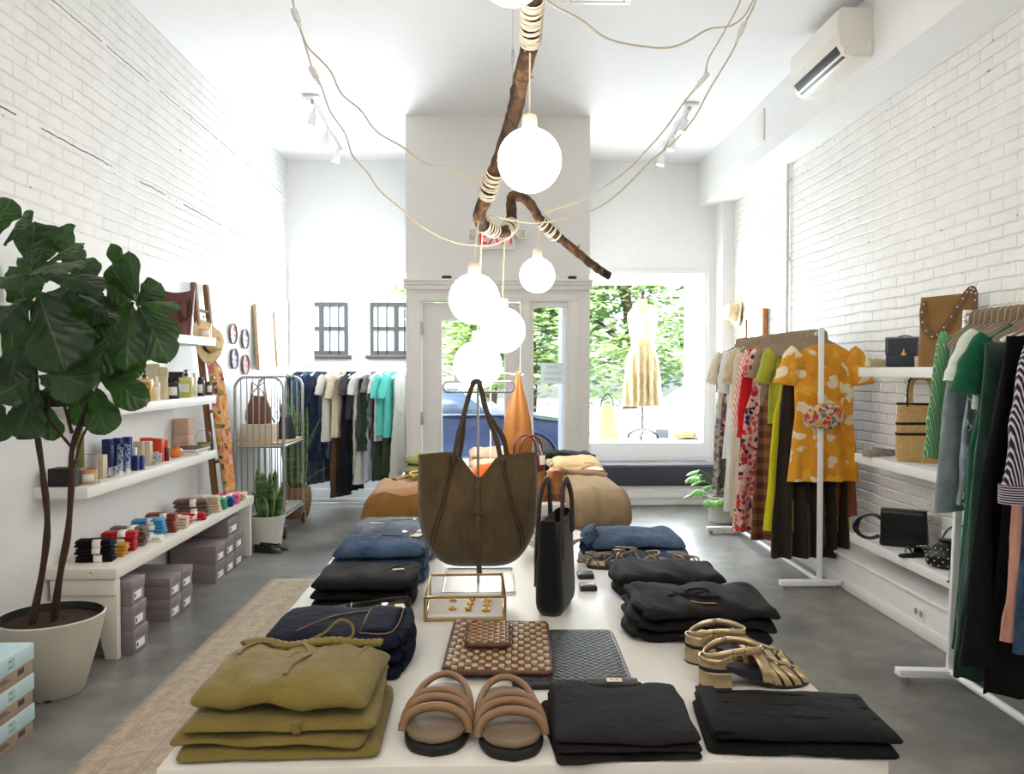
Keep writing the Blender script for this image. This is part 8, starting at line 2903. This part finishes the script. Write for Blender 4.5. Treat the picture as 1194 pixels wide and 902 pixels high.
# pale building across the street
bd_ = thing('building', 'pale building across the street with dark framed windows', 'building', (-8.0, 20.0, -.2))
PALEW = mat('pale_render', (206, 204, 200), .9, var=.04)
obj('facade', MB().box((.75, 2, 4.5), (12.7, 4, 9)), PALEW, bd_)
obj('cornice', MB().box((.75, -.1, 8.8), (12.9, .3, .3), .03), PALEW, bd_)
WFR = mat('dark_window_frame', (20, 22, 27), .5)
for wx in (-.4, 1.7, 3.8, 5.65):
    for wz in (2.68, 5.6):
        w_, h_ = 1.3, 1.3
        f_ = MB()
        for (x0, x1, z0, z1) in ((-w_ / 2, w_ / 2, -h_ / 2, -h_ / 2 + .09), (-w_ / 2, w_ / 2, h_ / 2 - .09, h_ / 2), (-w_ / 2, -w_ / 2 + .08, -h_ / 2 + .09, h_ / 2 - .09), (w_ / 2 - .08, w_ / 2, -h_ / 2 + .09, h_ / 2 - .09), (-.05, .05, -h_ / 2 + .09, h_ / 2 - .09), (-w_ / 2 + .08, w_ / 2 - .08, -.04, .04)):
            f_.span(wx + x0, wx + x1, -.08 + (.01 if abs(z1 - .04) < .001 else 0), -.0, wz + z0, wz + z1)
        fo = obj('window', f_, WFR, bd_)
        obj('pane', MB().span(wx - w_ / 2 + .05, wx + w_ / 2 - .05, -.03, -.01, wz - h_ / 2 + .05, wz + h_ / 2 - .05), mat('far_glass', (120, 130, 140), .1), fo)
        for k in range(5):
            xb = wx - w_ / 2 + .2 + .22 * k
            if abs(xb - wx) > .07:
                obj('bar', MB().box((xb, -.10, wz), (.022, .022, h_), .004), WFR, fo)
        obj('sill', MB().box((wx, -.09, wz - h_ / 2 - .06), (w_ + .2, .2, .1), .01), WFR, bd_)
obj('balcony_rail', MB().box((.75, -.4, 1.55), (12.4, .05, .07), .01), mat('pale_steel_rail', (190, 190, 192), .5), bd_)
# ================================================================== LIGHT AND CAMERA
w = bpy.data.worlds.new('sky')
scn.world = w
w.use_nodes = True
nt_ = w.node_tree
nt_.nodes.clear()
so = nt_.nodes.new('ShaderNodeOutputWorld')
bg = nt_.nodes.new('ShaderNodeBackground')
sky = nt_.nodes.new('ShaderNodeTexSky')
sky.sky_type = 'NISHITA'
sky.sun_disc = False
sky.sun_elevation = R(48)
sky.sun_rotation = R(200)
sky.air_density = 1.0
sky.dust_density = 3.0
bg.inputs[1].default_value = 1.5
nt_.links.new(sky.outputs[0], bg.inputs[0])
nt_.links.new(bg.outputs[0], so.inputs[0])


def lamp(name, typ, loc, energy, col=(1, 1, 1), rot=(0, 0, 0), **k):
    l = bpy.data.lights.new(name, typ)
    l.energy = energy
    l.color = col
    for a, b in k.items():
        setattr(l, a, b)
    o = bpy.data.objects.new(name, l)
    COL.objects.link(o)
    o.location = loc
    o.rotation_euler = rot
    return o


# the sun stands high behind the shop and lights the street, not the room
lamp('sun', 'SUN', (0, 0, 20), 14, (1, .97, .92), (R(38), 0, R(-14)), angle=R(1))
# daylight coming in through the two shop windows and the door
DAY = (.86, .94, 1.0)
lamp('window_daylight', 'AREA', ((WL0 + WL1) / 2, 9.5, 1.6), 260, DAY, (R(-108), 0, 0), shape='RECTANGLE', size=1.25, size_y=1.75)
lamp('window_daylight', 'AREA', ((WR0 + WR1) / 2, 9.5, 1.6), 260, DAY, (R(-108), 0, 0), shape='RECTANGLE', size=1.35, size_y=1.75)
lamp('door_daylight', 'AREA', (0, 7.5, 1.3), 28, DAY, (R(-90), 0, 0), shape='RECTANGLE', size=.6, size_y=1.5)

# unseen fill panels added behind the photographer to brighten the room
for i, (x, y) in enumerate(((-1.1, -1.7), (1.1, -1.7), (-1.1, -.1), (1.1, -.1))):
    cl = thing('fill_panel', 'flat white ceiling light panel above the back of the shop', 'ceiling light', (x, y, ZC - .06), group='ceiling panels')
    obj('frame', MB().box((0, 0, .04), (.94, .94, .04), .004), WHITEMETAL, cl)
    obj('diffuser', MB().box((0, 0, .017), (.88, .88, .006)), mat('opal_acrylic', (240, 238, 232), .5), cl)
    lamp('fill_panel_glow', 'AREA', (x, y, ZC - .05), 23, (1, .93, .84), shape='SQUARE', size=.86)

cam = bpy.data.cameras.new('camera')
cam.sensor_width = 36
cam.sensor_fit = 'HORIZONTAL'
cam.lens = FPX / 1194 * 36
cam.clip_start = .05
co = bpy.data.objects.new('camera', cam)
COL.objects.link(co)
co.location = EYE
rm = Matrix((RGT, UPV, -FWD)).transposed()
co.rotation_euler = rm.to_euler()
scn.camera = co

scn.view_settings.view_transform = 'Standard'
scn.view_settings.look = 'None'
scn.view_settings.gamma = 1
scn.view_settings.use_curve_mapping = False
scn.view_settings.exposure = -.1
scn.cycles.use_denoising = True
scn.cycles.denoiser = 'OPENIMAGEDENOISE'
scn.cycles.max_bounces = 8
scn.cycles.diffuse_bounces = 5
scn.cycles.glossy_bounces = 4
scn.cycles.transparent_max_bounces = 16
scn.cycles.transmission_bounces = 8
scn.cycles.sample_clamp_indirect = 5
scn.cycles.caustics_reflective = False
scn.cycles.caustics_refractive = False
